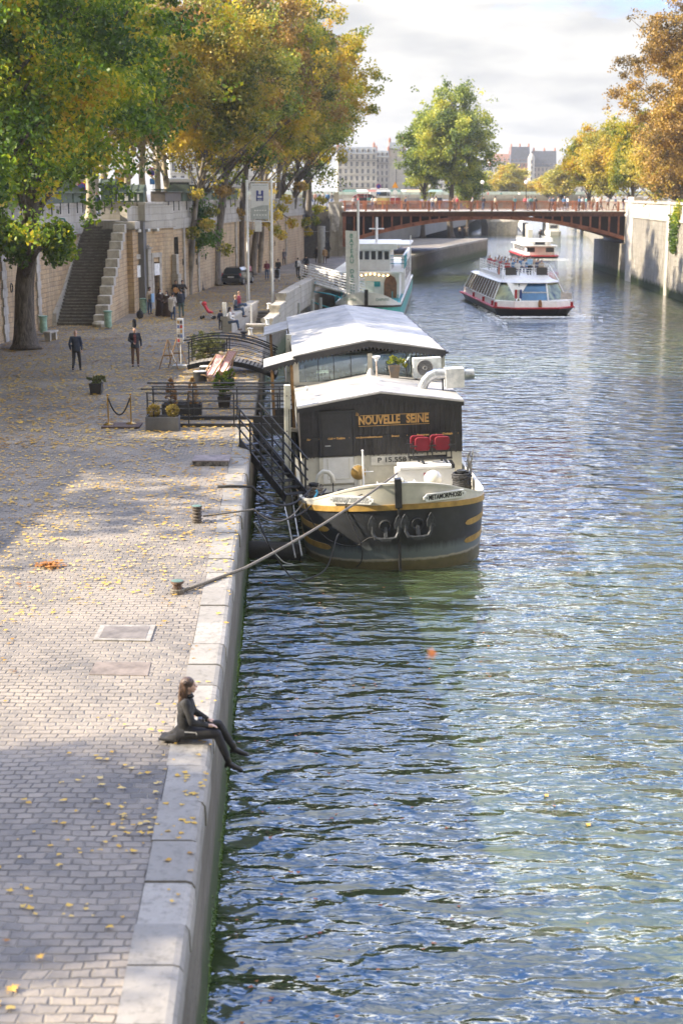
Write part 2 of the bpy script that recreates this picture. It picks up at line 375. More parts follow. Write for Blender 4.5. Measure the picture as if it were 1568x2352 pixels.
# --- quay wall with its coping stones
STONE = masonry('pale_ashlar', ((.40, .37, .32), (.48, .45, .40), (.36, .33, .27)), (.22, .20, .17), 1.1, .42, streak=.45)
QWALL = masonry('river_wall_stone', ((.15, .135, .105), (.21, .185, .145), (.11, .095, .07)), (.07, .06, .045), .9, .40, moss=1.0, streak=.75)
RUBBLE = masonry('rubble_stone', ((.48, .32, .165), (.33, .22, .12), (.50, .38, .23)), (.22, .16, .10), .5, .26, streak=.55, ms=.03)
def coping_mat():
    m, n, b = base_mat('coping_stone'); h = NB(n); p = h.pos(); g = h.new('NewGeometry')
    a = h.noise(p, 1.2, 6, .7); f = h.noise(p, 9, 6, .7)
    c = h.ramp(g.outputs['Random Per Island'], [(0, (.235, .22, .195)), (1, (.36, .335, .295))])
    c = h.mix(h.ramp(a.outputs['Fac'], [(.42, (0, 0, 0)), (.66, (.6, .6, .6))]), c, (.20, .185, .16)); c = h.mix(h.ramp(f.outputs['Fac'], [(.50, (0, 0, 0)), (.68, (.75, .75, .75))]), c, (.14, .13, .11))
    h.link(c, b.inputs['Base Color']); b.inputs['Roughness'].default_value = .8; h.bump(h.math('ADD', f.outputs['Fac'], a.outputs['Fac']), .6, .02, b); return m
COPE = coping_mat()
qw = empty('quay_wall', (0, 0, 0), label='long weathered stone river wall under the cobbled quay, green with weed at the waterline', cat='river wall')
e1 = [(interp(EDGE, y), y) for y in (0, 20, 40, 62, 80, 95, 103, 112, 123, 135, 147, 158, 168, 178, 190, 200, 215, 238)]
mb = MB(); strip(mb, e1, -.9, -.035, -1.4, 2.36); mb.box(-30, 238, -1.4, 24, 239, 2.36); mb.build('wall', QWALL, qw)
mb = MB(); rc = random.Random(3); y = 6.0
while y < 238:
    ln = rc.uniform(.8, 1.25) if y < 60 else rc.uniform(1.4, 2.2)
    y2 = y+ln
    if not (78 < y < 92):
        a, b_ = interp(EDGE, y), interp(EDGE, y2); t = QZ+.012+rc.uniform(-.012, .012); o = rc.uniform(-.022, .018)
        g2 = .014
        prof = [(-.565, 2.37), (-.565, t), (-.11, t), (-.045, t-.018), (-.008, t-.075), (0, t-.17), (0, 2.37)]
        n_ = len(prof); vs = [(a+px_+o, y+g2, pz) for px_, pz in prof]+[(b_+px_+o, y2-g2, pz) for px_, pz in prof]
        mb.add(vs, [tuple(range(n_)), tuple(range(2*n_-1, n_-1, -1))]+[(i, (i+1) % n_+0, n_+(i+1) % n_, n_+i)[::-1] for i in range(n_)])
    y = y2
mb.build('coping', COPE, qw)
# weed hanging on the wall just above the water
mb = MB(); rw = random.Random(5)
for k in range(5200):
    yy = 9+rw.random()**1.7*60; x = interp(EDGE, yy)-.03; hh = rw.gauss(.16, .13)+(.25 if rw.random() < .08 else 0)
    hh = max(.0, hh)*max(.05, .55+noise.noise((yy*.7, 0, 3))*1.6+.5*noise.noise((yy*3, 4, 3))); l = rw.uniform(.03, .09); d = rw.uniform(.01, .05); s_ = rw.uniform(.015, .04)
    mb.add([(x, yy-s_, hh), (x+d, yy, hh-l*.4), (x+d*.7, yy+s_*.3, hh-l), (x, yy+s_, hh)], [(0, 1, 2, 3)])
WEED = leafmat('weed', [(0, (.02, .04, .008)), (.5, (.07, .13, .012)), (1, (.15, .24, .02))], .3)
tag(mb.build('weed', WEED, qw), kind='stuff')
# --- recessed steps going down to the water, and their low walls
st = empty('water_steps', (0, 0, 0), label='dark stone steps sunk into the quay, going down towards the water between low walls', cat='steps')
ex = lambda y: interp(EDGE, y)
mb = MB()
for i in range(8):
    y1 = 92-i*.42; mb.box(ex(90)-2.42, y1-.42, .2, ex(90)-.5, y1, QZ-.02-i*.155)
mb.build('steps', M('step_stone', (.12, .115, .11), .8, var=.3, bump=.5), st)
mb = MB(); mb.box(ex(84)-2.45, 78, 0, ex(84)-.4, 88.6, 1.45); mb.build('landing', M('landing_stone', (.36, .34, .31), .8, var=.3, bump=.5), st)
CAPS = M('cap_stone', (.42, .385, .33), .85, var=.25, scale=2, bump=.5)
def low_wall(label, pts, hts, th=.55):
    t = empty('low_wall', (pts[0][0], pts[0][1], QZ), label=label, cat='low wall'); rel = [(x-pts[0][0], y-pts[0][1]) for x, y in pts]
    a, b = MB(), MB()
    for (p, q_), z in zip(zip(rel, rel[1:]), hts): strip(a, [p, q_], -th/2, th/2, -.7 if z else 0, z-.16); strip(b, [p, q_], -th/2-.05, th/2+.05, z-.158, z)
    a.build('wall', STONE, t); b.build('capstone', CAPS, t, bevel=.03); return t
low_wall('low stone wall with a sloping pale top where three visitors sit, left of the water steps', [(-6.35, 79.3), (-6.0, 85), (-5.6, 91.5)], [.72, .72])
low_wall('stepped stone parapet along the river edge to the right of the water steps', [(-4.35, 83.5), (-4.1, 87.5), (-3.85, 91.5), (-3.2, 100), (-2.3, 109.5)], [.25, .7, 1.15, 1.15])
low_wall('squat pale stone block at the near end of the water steps', [(-5.2, 77.6), (-4.1, 77.6)], [.5], .6)
# --- upper street level and the tall embankment wall
up = MB()
prof = [(-300, -10)]+[(-18.9, -10), (-17.5, 72), (-16.6, 84), (-16.4, 92.2), (-12.6, 92.3), (-12.4, 97.3), (-10.6, 117), (-7.5, 142), (-5.0, 160), (-4.6, 166)]
pl = prof+[(-4.6, 174), (-.5, 176), (-.5, 200), (6, 212), (14, 250), (28, 330), (40, 420), (60, 560), (120, 1100), (-400, 1100)]
up.prism([(x, y, QZ+.05) for x, y in pl], (0, 0, SZ-QZ-.05))
def ground_mat(name, c1, c2):
    m, n, b = base_mat(name); h = NB(n); p = h.pos(); a = h.noise(p, .4, 6, .7); f = h.noise(p, 12, 4)
    h.link(h.mix(h.math('MULTIPLY', f.outputs['Fac'], .5), h.ramp(a.outputs['Fac'], [(.35, c1), (.65, c2)]), (.1, .1, .1)), b.inputs['Base Color']); b.inputs['Roughness'].default_value = .85; return m
tag(up.build('upper_street', ground_mat('asphalt', (.10, .10, .10), (.16, .155, .15))), kind='structure')
ew = empty('embankment_wall', (-17, 80, QZ), label='tall brown stone embankment wall with a pale parapet above the quay, left of and behind the stairs', cat='embankment wall')
a, b, c, d = MB(), MB(), MB(), MB()
def rel(pts): return [(x+17, y-80) for x, y in pts]
for pts in (BACK, BACK2):
    P = rel(pts); strip(a, P, -.5, 0, 0, 4.95); strip(b, P, -.6, .14, 4.952, 5.68); strip(c, P, -.42, .02, 5.682, 6.68); strip(d, P, -.47, .09, 6.682, 6.82)
P = rel([(-15.75, 95.5), (-12.45, 95.5)]); strip(c, P, -.2, .24, 5.682, 6.68); strip(d, P, -.26, .30, 6.682, 6.83)
P = rel([(-12.5, 92.4), (-12.0, 97.2)]); strip(c, P, -.4, .02, 5.682, 6.7); strip(d, P, -.45, .09, 6.702, 6.83)
a.build('wall', RUBBLE, ew); b.build('cornice', STONE, ew); c.build('parapet', STONE, ew); d.build('coping', CAPS, ew)
mb = MB()                                                            # pale quoin pilasters in the rubble
for pts, ts in ((BACK, (60, 66.5, 73, 79.3)), (BACK2, (99, 104.5, 110, 118, 126, 134, 143, 152))):
    for y in ts:
        x = interp(pts, y)+17
        for k in range(11): wd = .55 if k % 2 else .38; mb.box(x-.1, y-80-wd, .45*k, x+.07, y-80+wd, .45*k+.435)
mb.build('quoin', CAPS, ew)
RING = M('old_iron', (.035, .033, .03), .6, .6)
mb = MB()
for y in (67.5, 73.9, 103.5, 108.6, 112.5, 121, 128, 136, 145):
    pts = BACK if y < 90 else BACK2; x = interp(pts, y)+17+.1; z = 2.2+(y % 3)*.25
    mb.tube([(x+.03, y-80+.23*math.cos(t*math.pi/8), z+.23*math.sin(t*math.pi/8)) for t in range(17)], .028, 6)
mb.build('mooring_ring', RING, ew)
def window_bars(x, y, z, w_, h_, par):
    m1 = MB(); m1.box(x+.0, y-w_/2, z, x+.06, y+w_/2, z+h_); f_ = m1.build('window', M('dark_opening', (.02, .02, .022), .4), par)
    m2 = MB()
    for k in range(7): m2.bar((x+.09, y-w_/2+w_*k/6, z), (x+.09, y-w_/2+w_*k/6, z+h_), .03)
    m2.build('bars', RING, f_)
window_bars(interp(BACK2, 101.6)+17, 21.6, 2.4, 1.4, 2.0, ew)
# --- the near stairs up to the street
s1 = empty('stone_staircase', (-16.3, 82, QZ), label='wide worn stone staircase climbing from the quay to the street with stepped side blocks', cat='staircase')
NST = 34; mb = MB(); run, rise = 10.4/NST, (SZ-QZ)/NST
for i in range(NST):
    mb.box(0.02, i*run, 0, 2.28, 10.4 if i == NST-1 else (i+1)*run+.0, (i+1)*rise)
mb.build('steps', masonry('stair_stone', ((.16, .15, .13), (.22, .20, .175), (.13, .12, .105)), (.05, .045, .04), 1.3, rise, streak=.4), s1)
mb = MB()
for i in range(NST): mb.box(.0, i*run-.03, (i+1)*rise-.05, 2.3, i*run+.05, (i+1)*rise+.012)
mb.build('nosing', M('nosing_stone', (.22, .205, .18), .8, var=.35, bump=.4), s1)
mb = MB(); sb = MB(); NB_ = 11
for i in range(NB_):
    y0 = i*(8.9/NB_)-1.0; z1 = .55+i*(5.35/NB_); mb.box(2.30, y0+.35, -.02, 2.92, y0+8.9/NB_+.35, z1-.5+.05); sb.box(2.24, y0+.1, z1-.44, 2.98, y0+8.9/NB_+.12, z1+.12)
mb.box(2.30, 8.25, -.02, 3.3, 11.9, 5.15); mb.build('side_wall', RUBBLE, s1)
sb.box(2.24, 8.1, 5.2, 3.5, 11.9, 5.68); sb.build('parapet_block', CAPS, s1, bevel=.03)
mb = MB(); mb.lathe([(.42, 0), (.45, .2), (.34, .32), (.1, .36)], (2.62, -1.0, 0), 10); mb.build('foot_stone', CAPS, s1)
mb = MB(); mb.add([(-.02, -.2, 0), (-.02, 10.3, 0), (-.02, 10.3, 5.7), (-.02, 0, .7), (-.3, -.2, 0), (-.3, 10.3, 0), (-.3, 10.3, 5.7), (-.3, 0, .7)], [(0, 1, 2, 3), (7, 6, 5, 4), (0, 3, 7, 4), (3, 2, 6, 7), (1, 5, 6, 2)]); mb.build('inner_wall', STONE, s1)
# gatehouse block under the street with two doors
gh = empty('vault_entrance', (-13.0, 91.2, QZ), label='projecting stone block beside the stairs with two doorways and lamps above', cat='stone building')
u0, u1 = Vector((-.42+.02, -.2, 0)), Vector((1.75, 6.0, 0)); ax = (u1-u0).normalized(); nrm = Vector((ax.y, -ax.x, 0))
def onf(s, z, o=0): p = u0+ax*s+nrm*o; return Vector((p.x, p.y, z))
LF = (u1-u0).length
def facebox(mb, s0, s1_, z0, z1, o0, o1): mb.add([onf(s0, z0, o0), onf(s1_, z0, o0), onf(s1_, z0, o1), onf(s0, z0, o1), onf(s0, z1, o0), onf(s1_, z1, o0), onf(s1_, z1, o1), onf(s0, z1, o1)], [(0, 1, 2, 3)[::-1], (4, 5, 6, 7), (0, 1, 5, 4), (1, 2, 6, 5), (2, 3, 7, 6), (3, 0, 4, 7)])
mb = MB()
doors = [(.5, 1.45), (3.35, 4.2)]
cuts = [0]+[v for d_ in doors for v in d_]+[LF]
for i in range(0, len(cuts), 2): facebox(mb, cuts[i], cuts[i+1], 0, 5.15, -2.2, 0)
for d_ in doors: facebox(mb, d_[0], d_[1], 3.0, 5.15, -2.2, 0); facebox(mb, d_[0], d_[1], 0, 3.0, -2.2, -.45)
mb.build('wall', RUBBLE, gh)
mb = MB(); facebox(mb, -.1, LF+.1, 5.152, 5.68, -2.3, .14); facebox(mb, 0, LF, 5.682, 6.6, -.5, 0); mb.build('cornice', STONE, gh)
mb = MB()
for d_ in doors:
    for s_ in (d_[0]-.3, d_[1]): facebox(mb, s_, s_+.3, 0, 3.3, .002, .09)
    facebox(mb, d_[0]-.3, d_[1]+.3, 3.302, 3.6, .002, .12)
mb.build('door_surround', CAPS, gh)
mb = MB(); facebox(mb, LF-.5, LF+.05, 0, 2.1, .0, .5); facebox(mb, LF-.4, LF, 2.1, 3.4, .0, .35); mb.build('buttress', STONE, gh, bevel=.03); mb = MB(); facebox(mb, 2.2, 2.7, 0, 3.9, .0, .25); mb.build('buttress', STONE, gh, bevel=.03)
for d_ in doors:
    mb = MB(); facebox(mb, d_[0]+.03, d_[1]-.03, .02, 2.1, -.40, -.34); dd = mb.build('door', M('door_grey', (.10, .11, .13), .4), gh)
    mb = MB(); facebox(mb, d_[0]+.05, d_[1]-.05, 2.15, 2.9, -.3, .10); mb.build('white_panel', M('sign_white', (.78, .79, .80), .4), gh)
    mb = MB(); facebox(mb, d_[0]+.3, d_[1]-.12, .5, 1.9, -.335, -.32); mb.build('poster', M('poster', (.35, .38, .46), .4, var=.6, scale=9), dd)
mb = MB(); facebox(mb, 1.75, 2.1, 2.2, 3.5, .003, .05); mb.build('notice_board', M('sign_white', (.78, .79, .80)), gh)
# --- second stairs at the foot of the bridge and the bridge's left pier
s2 = empty('bridge_staircase', (-4.3, 166, QZ), label='steep dark staircase beside the iron bridge, seen between the last tree trunk and the pier', cat='staircase')
mb = MB()
for i in range(32): mb.box(0, i*.24, 0, 2.9, 7.9, (i+1)*(SZ-QZ)/32)
mb.build('steps', M('dark_stairs', (.10, .095, .09), .85, var=.3), s2); mb = MB(); mb.bar((0, 1.6, 3.0), (2.9, 1.6, 3.0), .05); mb.build('handrail', M('rail_grey', (.4, .42, .45), .4, .5), s2)
ab = empty('bridge_pier', (-.4, 172, QZ), label='pale stone pier at the left end of the iron bridge hung with a torn banner', cat='pier')
mb = MB(); mb.box(-.9, 0, 0, .35, 1.6, 5.9); mb.box(-1.1, -.1, 5.9, .55, 1.7, 6.3); mb.box(.3, 6.6, 0, .95, 24, 5.0); mb.box(-3.0, 8, 0, .7, 24, 5.6)
for i in range(6): mb.box(-1.25+.1*i, -1.6+.25*i, 0, -.9, 0, .7+.8*i)
mb.box(-.5, .2, 6.3, .1, .8, 7.4)
mb.build('pier_body', STONE, ab); mb = MB()
for i in range(14): mb.box(.1, -.12, i*.42, .42 if i % 2 else .55, .2, i*.42+.40)
mb.build('quoin', CAPS, ab)
mb = MB(); nx, nz = 8, 14; vs = [(-1.15+1.35*i/nx*(1-.12*abs(j-7)/7), -.2+.05*math.sin(i*1.3+j*.7), 2.9+3.2*j/nz+(.15*math.sin(i*2) if j == 0 else 0)) for j in range(nz+1) for i in range(nx+1)]
mb.add(vs, [(j*(nx+1)+i, j*(nx+1)+i+1, (j+1)*(nx+1)+i+1, (j+1)*(nx+1)+i) for j in range(nz) for i in range(nx)]); bn = mb.build('banner', M('banner_cloth', (.55, .53, .52), .8, var=.25), ab, smooth=True)
text('CIRCUS'[:0]+'Q U A I', .5, 'lettering', M('faded_red', (.55, .2, .18), .8), bn, (-.35, -.28, 4.6), (R(90), R(90), 0), bold=.01) if False else None
# --- right bank wall
rb = MB(); RP = [(30.6, -10), (31.5, 60), (32.6, 130), (33.9, 168), (35.2, 178), (35.2, 200), (41, 230), (46, 262), (56, 330), (66, 420), (95, 600), (170, 1100)]
rb.prism([(x+.3, y, -1) for x, y in RP]+[(500, 1100, -1), (500, -10, -1)], (0, 0, RZ+1)); tag(rb.build('right_bank', ground_mat('bank', (.2, .18, .14), (.28, .26, .2))), kind='structure')
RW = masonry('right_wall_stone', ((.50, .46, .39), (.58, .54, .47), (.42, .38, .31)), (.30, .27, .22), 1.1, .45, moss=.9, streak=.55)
rw_ = empty('river_wall', (33, 120, 0), label='tall pale stone river wall on the right bank, sunlit and streaked, with weed at its foot', cat='river wall')
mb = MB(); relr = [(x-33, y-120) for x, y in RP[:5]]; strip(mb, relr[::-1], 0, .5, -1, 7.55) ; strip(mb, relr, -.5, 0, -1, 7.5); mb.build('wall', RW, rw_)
mb = MB(); strip(mb, relr, -.5, .0, 7.552, 8.95); strip(mb, relr, -.62, .0, 7.3, 7.55); mb.build('parapet', RW, rw_)
mb = MB(); strip(mb, relr, -.66, .05, 8.952, 9.2); mb.box(.3, 46, 0, 1.4, 49.5, 9.6); mb.box(-.5, 24, 0, 0.2, 25.3, 9.3); mb.build('pilaster', CAPS, rw_)
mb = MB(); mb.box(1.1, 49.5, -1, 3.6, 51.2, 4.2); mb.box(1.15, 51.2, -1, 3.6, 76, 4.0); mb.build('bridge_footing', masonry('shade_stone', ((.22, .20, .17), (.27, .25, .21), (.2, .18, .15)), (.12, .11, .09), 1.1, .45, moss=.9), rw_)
# ================================================================ TREES
BARK = M('bark', (.095, .078, .06), .9, var=.45, scale=3, bump=1); BARKL = M('bark_pale', (.20, .175, .14), .9, var=.4, scale=2, bump=.8)
PLANE = M('plane_bark', (.42, .36, .25), .8, var=.5, scale=1.6, bump=.4, tint=(.13, .11, .07))
def bark_long(name, c1, c2):
    m, n, b = base_mat(name); h = NB(n); t = h.new('TexCoord'); mp = h.new('Mapping'); mp.inputs['Scale'].default_value = (7, 7, .9); h.link(t.outputs['Object'], mp.inputs[0]); a = h.noise(mp.outputs[0], 1.3, 6, .7, .6)
    h.link(h.ramp(a.outputs['Fac'], [(.36, c1), (.62, c2)]), b.inputs['Base Color']); b.inputs['Roughness'].default_value = .95; h.bump(a.outputs['Fac'], 1, .09, b); return m
BARKD = bark_long('furrowed_bark', (.035, .028, .022), (.15, .125, .10)); BARKG = bark_long('grey_bark', (.07, .06, .05), (.22, .19, .155))
LG = leafmat('leaf_green', [(0, (.018, .045, .008)), (.40, (.07, .14, .016)), (.66, (.24, .35, .03)), (.86, (.68, .56, .04)), (1, (.55, .32, .03))])
LY = leafmat('leaf_yellow', [(0, (.06, .09, .014)), (.3, (.19, .24, .025)), (.6, (.48, .38, .02)), (.85, (.62, .40, .03)), (1, (.55, .28, .03))])
LB = leafmat('leaf_brown', [(0, (.06, .045, .015)), (.35, (.24, .16, .045)), (.65, (.46, .28, .075)), (.85, (.58, .40, .08)), (1, (.30, .26, .04))], .35)
LM = leafmat('leaf_mixed', [(0, (.035, .06, .012)), (.34, (.11, .14, .022)), (.56, (.36, .34, .05)), (.82, (.62, .44, .08)), (1, (.72, .56, .06))], .4)
LC = leafmat('leaf_clear', [(0, (.035, .06, .015)), (.4, (.13, .19, .035)), (.70, (.42, .46, .08)), (1, (.66, .58, .10))], .42)
LP = leafmat('leaf_pale', [(0, (.22, .22, .05)), (.4, (.42, .38, .07)), (.75, (.60, .46, .08)), (1, (.60, .36, .06))], .45)
def leaves_mesh(name, centers, radii, per, size, mat, seed, flat=.75):
    rg = np.random.default_rng(seed); C = np.repeat(np.asarray(centers), per, 0); Rr = np.repeat(np.asarray(radii), per)[:, None]; n = len(C)
    d = rg.normal(size=(n, 3)); d /= np.linalg.norm(d, axis=1)[:, None]; rad = rg.random((n, 1))**.5
    P = C+d*rad*Rr*np.array([1, 1, flat])
    u = rg.normal(size=(n, 3)); u[:, 2] -= .4; u /= np.linalg.norm(u, axis=1)[:, None]; t = rg.normal(size=(n, 3)); v = np.cross(u, t); v /= np.linalg.norm(v, axis=1)[:, None]
    s = (size*rg.uniform(.6, 1.3, (n, 1)))
    V = np.stack([P-u*s*.5, P+v*s*.36+u*s*.05, P+u*s*.55, P-v*s*.36+u*s*.05], 1).reshape(-1, 3)
    me = bpy.data.meshes.new(name); me.vertices.add(4*n); me.vertices.foreach_set('co', V.astype(np.float32).ravel()); me.loops.add(4*n); me.loops.foreach_set('vertex_index', np.arange(4*n, dtype=np.int32))
    me.polygons.add(n); me.polygons.foreach_set('loop_start', np.arange(0, 4*n, 4, dtype=np.int32)); me.update(calc_edges=True); me.materials.append(mat); return me
def tree_parts(seed, H, cb, cr, bark, leaf, tr=.45, ncl=170, per=95, ls=.24, lean=(0, 0), fork=None, shape=1.0, clr=1.0, czf=None, low=0):
    """trunk mesh and crown mesh: height H, crown from cb up, radius cr"""
    rg = random.Random(seed); mb = MB(); lx, ly = lean
    def axis(z): t = z/H; return Vector((lx*t+.25*math.sin(z*.35+seed), ly*t+.25*math.cos(z*.3+seed)-.25*math.cos(seed), z))-Vector((.25*math.sin(seed), 0, 0))*max(0, 1-z/3)
    zs = [0, .25, .7, 1.5, 3]+[3+(H*.86-3)*k/9 for k in range(1, 10)]
    mb.tube([axis(z) for z in zs], [tr*(1.55 if z == 0 else 1.22 if z == .25 else 1.06 if z == .7 else max(.10, 1-z/H*1.02)) for z in zs], 14)
    cz = (H+cb)/2; rz = (H-cb)/2; cl = []; rad = []; pers = {}
    while len(cl) < ncl:
        d = Vector((rg.gauss(0, 1), rg.gauss(0, 1), rg.gauss(0, 1))).normalized(); k = rg.random()**.42
        lump = .80+.42*noise.noise(d*1.9+Vector((seed*3.1, 0, 0)))+.16*noise.noise(d*5+Vector((0, seed, 0)))
        zt = d.z*k; pin = 1-(max(0, zt)**2)*.25*shape
        p = Vector((d.x*k*cr*lump*pin, d.y*k*cr*lump*pin, cz+zt*rz*lump)); ax_ = axis(max(1, min(p.z, H*.9))); p.x += ax_.x; p.y += ax_.y
        if noise.noise(p*.22+Vector((seed, 5, 1))) < -.32: continue
        cl.append(p); rad.append(rg.uniform(.6, 1.35)*clr)
    for k in range(int(ncl*.14)):                     # ragged sprays beyond the crown's edge
        d = Vector((rg.gauss(0, 1), rg.gauss(0, 1), rg.gauss(0, 1))).normalized(); lump = .80+.42*noise.noise(d*1.9+Vector((seed*3.1, 0, 0))); kk = rg.uniform(1.0, 1.25); p = Vector((d.x*kk*cr*lump, d.y*kk*cr*lump, cz+d.z*rz*lump*kk)); ax_ = axis(max(1, min(p.z, H*.9))); p.x += ax_.x; p.y += ax_.y; cl.append(p); rad.append(rg.uniform(.45, 1.0)*clr); pers[len(cl)-1] = .2
    for k in range(low):
        a = rg.random()*6.28; z = cb*(rg.uniform(.95, 1.25) if cb < 5 else rg.uniform(.45, 1)); p = axis(z)+Vector((math.cos(a), math.sin(a), 0))*rg.uniform(.6, 2.6); cl.append(p); rad.append(.7)
    # limbs toward clusters
    for i in range(0, len(cl), max(1, len(cl)//46)):
        p = cl[i]; z0 = max(cb*.72, min(H*.8, p.z-(Vector((p.x, p.y, 0))-Vector((axis(p.z).x, axis(p.z).y, 0))).length*.75-1)); s = axis(z0)
        mid = s.lerp(p, .5)+Vector((rg.uniform(-.5, .5), rg.uniform(-.5, .5), .3)); r0 = tr*.36*(1-z0/H*.7)
        mb.tube([s, s.lerp(mid, .5)+Vector((0, 0, .1)), mid, mid.lerp(p, .5)+Vector((0, 0, .15)), p], [r0, r0*.8, r0*.55, r0*.35, r0*.12], 6)
    return mb.mesh('trunk', bark, True), leaves_mesh('crown', [tuple(p) for p in cl], rad, [int(per*pers.get(i, 1)) for i in range(len(cl))], ls, leaf, seed)
TP = {}
def tree(key, loc, label, rz=0, sc_=1, group=None, cat='tree', **kw):
    if key not in TP: TP[key] = tree_parts(**kw)
    t, c = TP[key]; o = empty('tree', loc, rz, label, cat, group); o.scale = (sc_, sc_, sc_) if isinstance(sc_, (int, float)) else sc_
    for n_, me in (('trunk', t), ('crown', c)): x = bpy.data.objects.new(n_, me); COL.objects.link(x); x.parent = o
    return o
# quay trees, from the near left one to the bridge
kw = dict(seed=11, H=25, cb=4.6, cr=9.6, bark=BARKD, leaf=LG, tr=.52, ncl=520, clr=1.1, per=210, ls=.23, low=26, lean=(1.2, 1))
tree('big', (-15.4, 69.5, QZ), 'huge dark furrowed trunk with a spreading green crown, nearest tree on the quay', 0, **kw)
kw = dict(seed=12, H=24, cb=6.0, cr=8, bark=BARKD, leaf=LG, tr=.5, ncl=480, per=160, ls=.20)
tree('big2', (-14.85, 58.6, QZ), 'dark trunk cut off by the left edge of the view before the embankment wall', 1.1, **kw)
mid = [  # D-pixel foot, lean, kind, label
 ((431, 678), 'a', 'slim pale leaning trunk with low green leaves, behind the guitar players'),
 ((456, 667), 'b', 'dark trunk just right of the slim pale leaning one'),
 ((496, 656), 'c', 'stout grey trunk in front of the parked car'),
 ((554, 639), 'b', 'dark leaning trunk right behind the parked car'),
 ((579, 632), 'd', 'grey trunk seen behind the left pole of the tall white sign'),
 ((593, 626), 'a', 'trunk seen between the two poles of the tall white sign, below its panel'),
 ((620, 612), 'd', 'trunk hidden by the right pole of the tall white sign'),
 ((643, 608), 'b', 'dark thin trunk behind the man with a pushchair'),
 ((664, 602), 'c', 'stout trunk beside the visitor resting against it'),
 ((686, 595), 'd', 'thin pale trunk leaning right, second from the bridge stairs'),
 ((697, 590), 'e', 'tall yellow crowned tree nearest the bridge stairs')]
KW = dict(
 a=dict(seed=21, H=24, cb=7.8, cr=6.0, bark=BARKL, leaf=LM, tr=.27, ncl=190, clr=1.15, per=150, ls=.25, lean=(3.4, 1), low=10),
 b=dict(seed=22, H=27, cb=7.8, cr=6.6, bark=BARKD, leaf=LB, tr=.36, ncl=200, clr=1.15, per=150, ls=.26, lean=(2.2, 0), low=6),
 c=dict(seed=23, H=25, cb=7.5, cr=6.4, bark=BARKG, leaf=LC, tr=.42, ncl=200, clr=1.15, per=150, ls=.26, lean=(1.5, 1)),
 d=dict(seed=24, H=28, cb=7.5, cr=6.5, bark=BARKG, leaf=LY, tr=.33, ncl=200, clr=1.15, per=150, ls=.26, lean=(2.4, 1), low=4),
 e=dict(seed=25, H=30, cb=6.2, cr=7.6, bark=BARKG, leaf=LY, tr=.42, ncl=280, clr=1.15, per=150, ls=.28, lean=(2.8, 0), low=6))
for i, ((px_, py_), k, lb) in enumerate(mid):
    tree(k, at(px_, py_), lb, i*.0+(.4 if i % 2 else -.3), .95+.03*(i % 4), 'trees along the quay wall', **KW[k])
# saplings with low leaves beside the group of visitors
LS = leafmat('sapling_green', [(0, (.03, .08, .012)), (.5, (.08, .19, .02)), (1, (.20, .33, .04))])
tree('sap', at(436, 672), 'low bushy green shoots growing around the slim trunks by the visitors', 0, 1, None, 'young tree', seed=31, H=8.4, cb=1.2, cr=2.3, bark=BARKL, leaf=LS, tr=.13, ncl=120, per=85, ls=.19, clr=.62)
# street plane trees behind the parapet
for i, (px_, Y, h_, k) in enumerate([(120, 92, 0, 'p1'), (172, 100, 0, 'p2'), (207, 98, 0, 'p1'), (243, 112, 0, 'p2'), (292, 118, 0, 'p3'), (333, 112, 0, 'p1'), (365, 124, 0, 'p2'), (393, 120, 0, 'p3')]):
    x = atY(px_, 440, Y).x; lb = ['plane tree behind the left end of the green book stalls', 'plane tree rising behind the long green stall roof', 'pale peeling plane trunk at the top of the stairs', 'crooked plane tree right of the stair head', 'thick bare plane trunk in front of the yellow panel', 'leaning mottled plane trunk right of the yellow panel', 'mottled plane trunk beside the round no parking sign', 'thick mottled plane trunk just left of the white bus'][i]
    tree(k, (x, Y, SZ), lb, i*1.3, 1, 'plane trees along the upper street', seed=41+int(k[1]), H=16.5+int(k[1]), cb=3.6, cr=6.0, bark=PLANE, leaf=LM if k != 'p3' else LB, tr=.30, ncl=320, per=100, ls=.24, lean=(-.8+int(k[1])*.9, 0))
# off-frame neighbours whose shade falls on the quay
for i, (x, y, s_) in enumerate([(-15.6, 52, .8), (-28, 46, .7), (-26, 38.5, .72), (-23.8, 13.4, .68), (-24, -6, .7)]):
    tree('shade', (x, y, SZ if i else QZ), ['quay tree just outside the left edge of the view', 'street tree outside the view, level with the bollards', 'street tree outside the view, level with the manhole slab', 'street tree outside the view, level with the sitting woman', 'street tree outside the view beside the camera'][i], i*1.7, s_, 'trees outside the left edge', seed=51, H=14.5, cb=4.8, cr=5.6, bark=BARKD, leaf=LG, tr=.35, ncl=420, per=90, ls=.27)
for i, (x, y, s_) in enumerate([(-27, 31.6, .8), (-28, 25.5, .55), (-34, 19.5, .4)]): tree('streak', (x, y, SZ), ['sparse street tree outside the view, level with the small rusty bollard', 'sparse street tree outside the view, level with the framed slab', 'small sparse street tree outside the view, behind the sitting woman'][i], i*2.1, s_, 'trees outside the left edge', seed=52, H=15, cb=4.2, cr=6.0, bark=BARKD, leaf=LG, tr=.28, ncl=70, per=50, ls=.26, clr=.62)
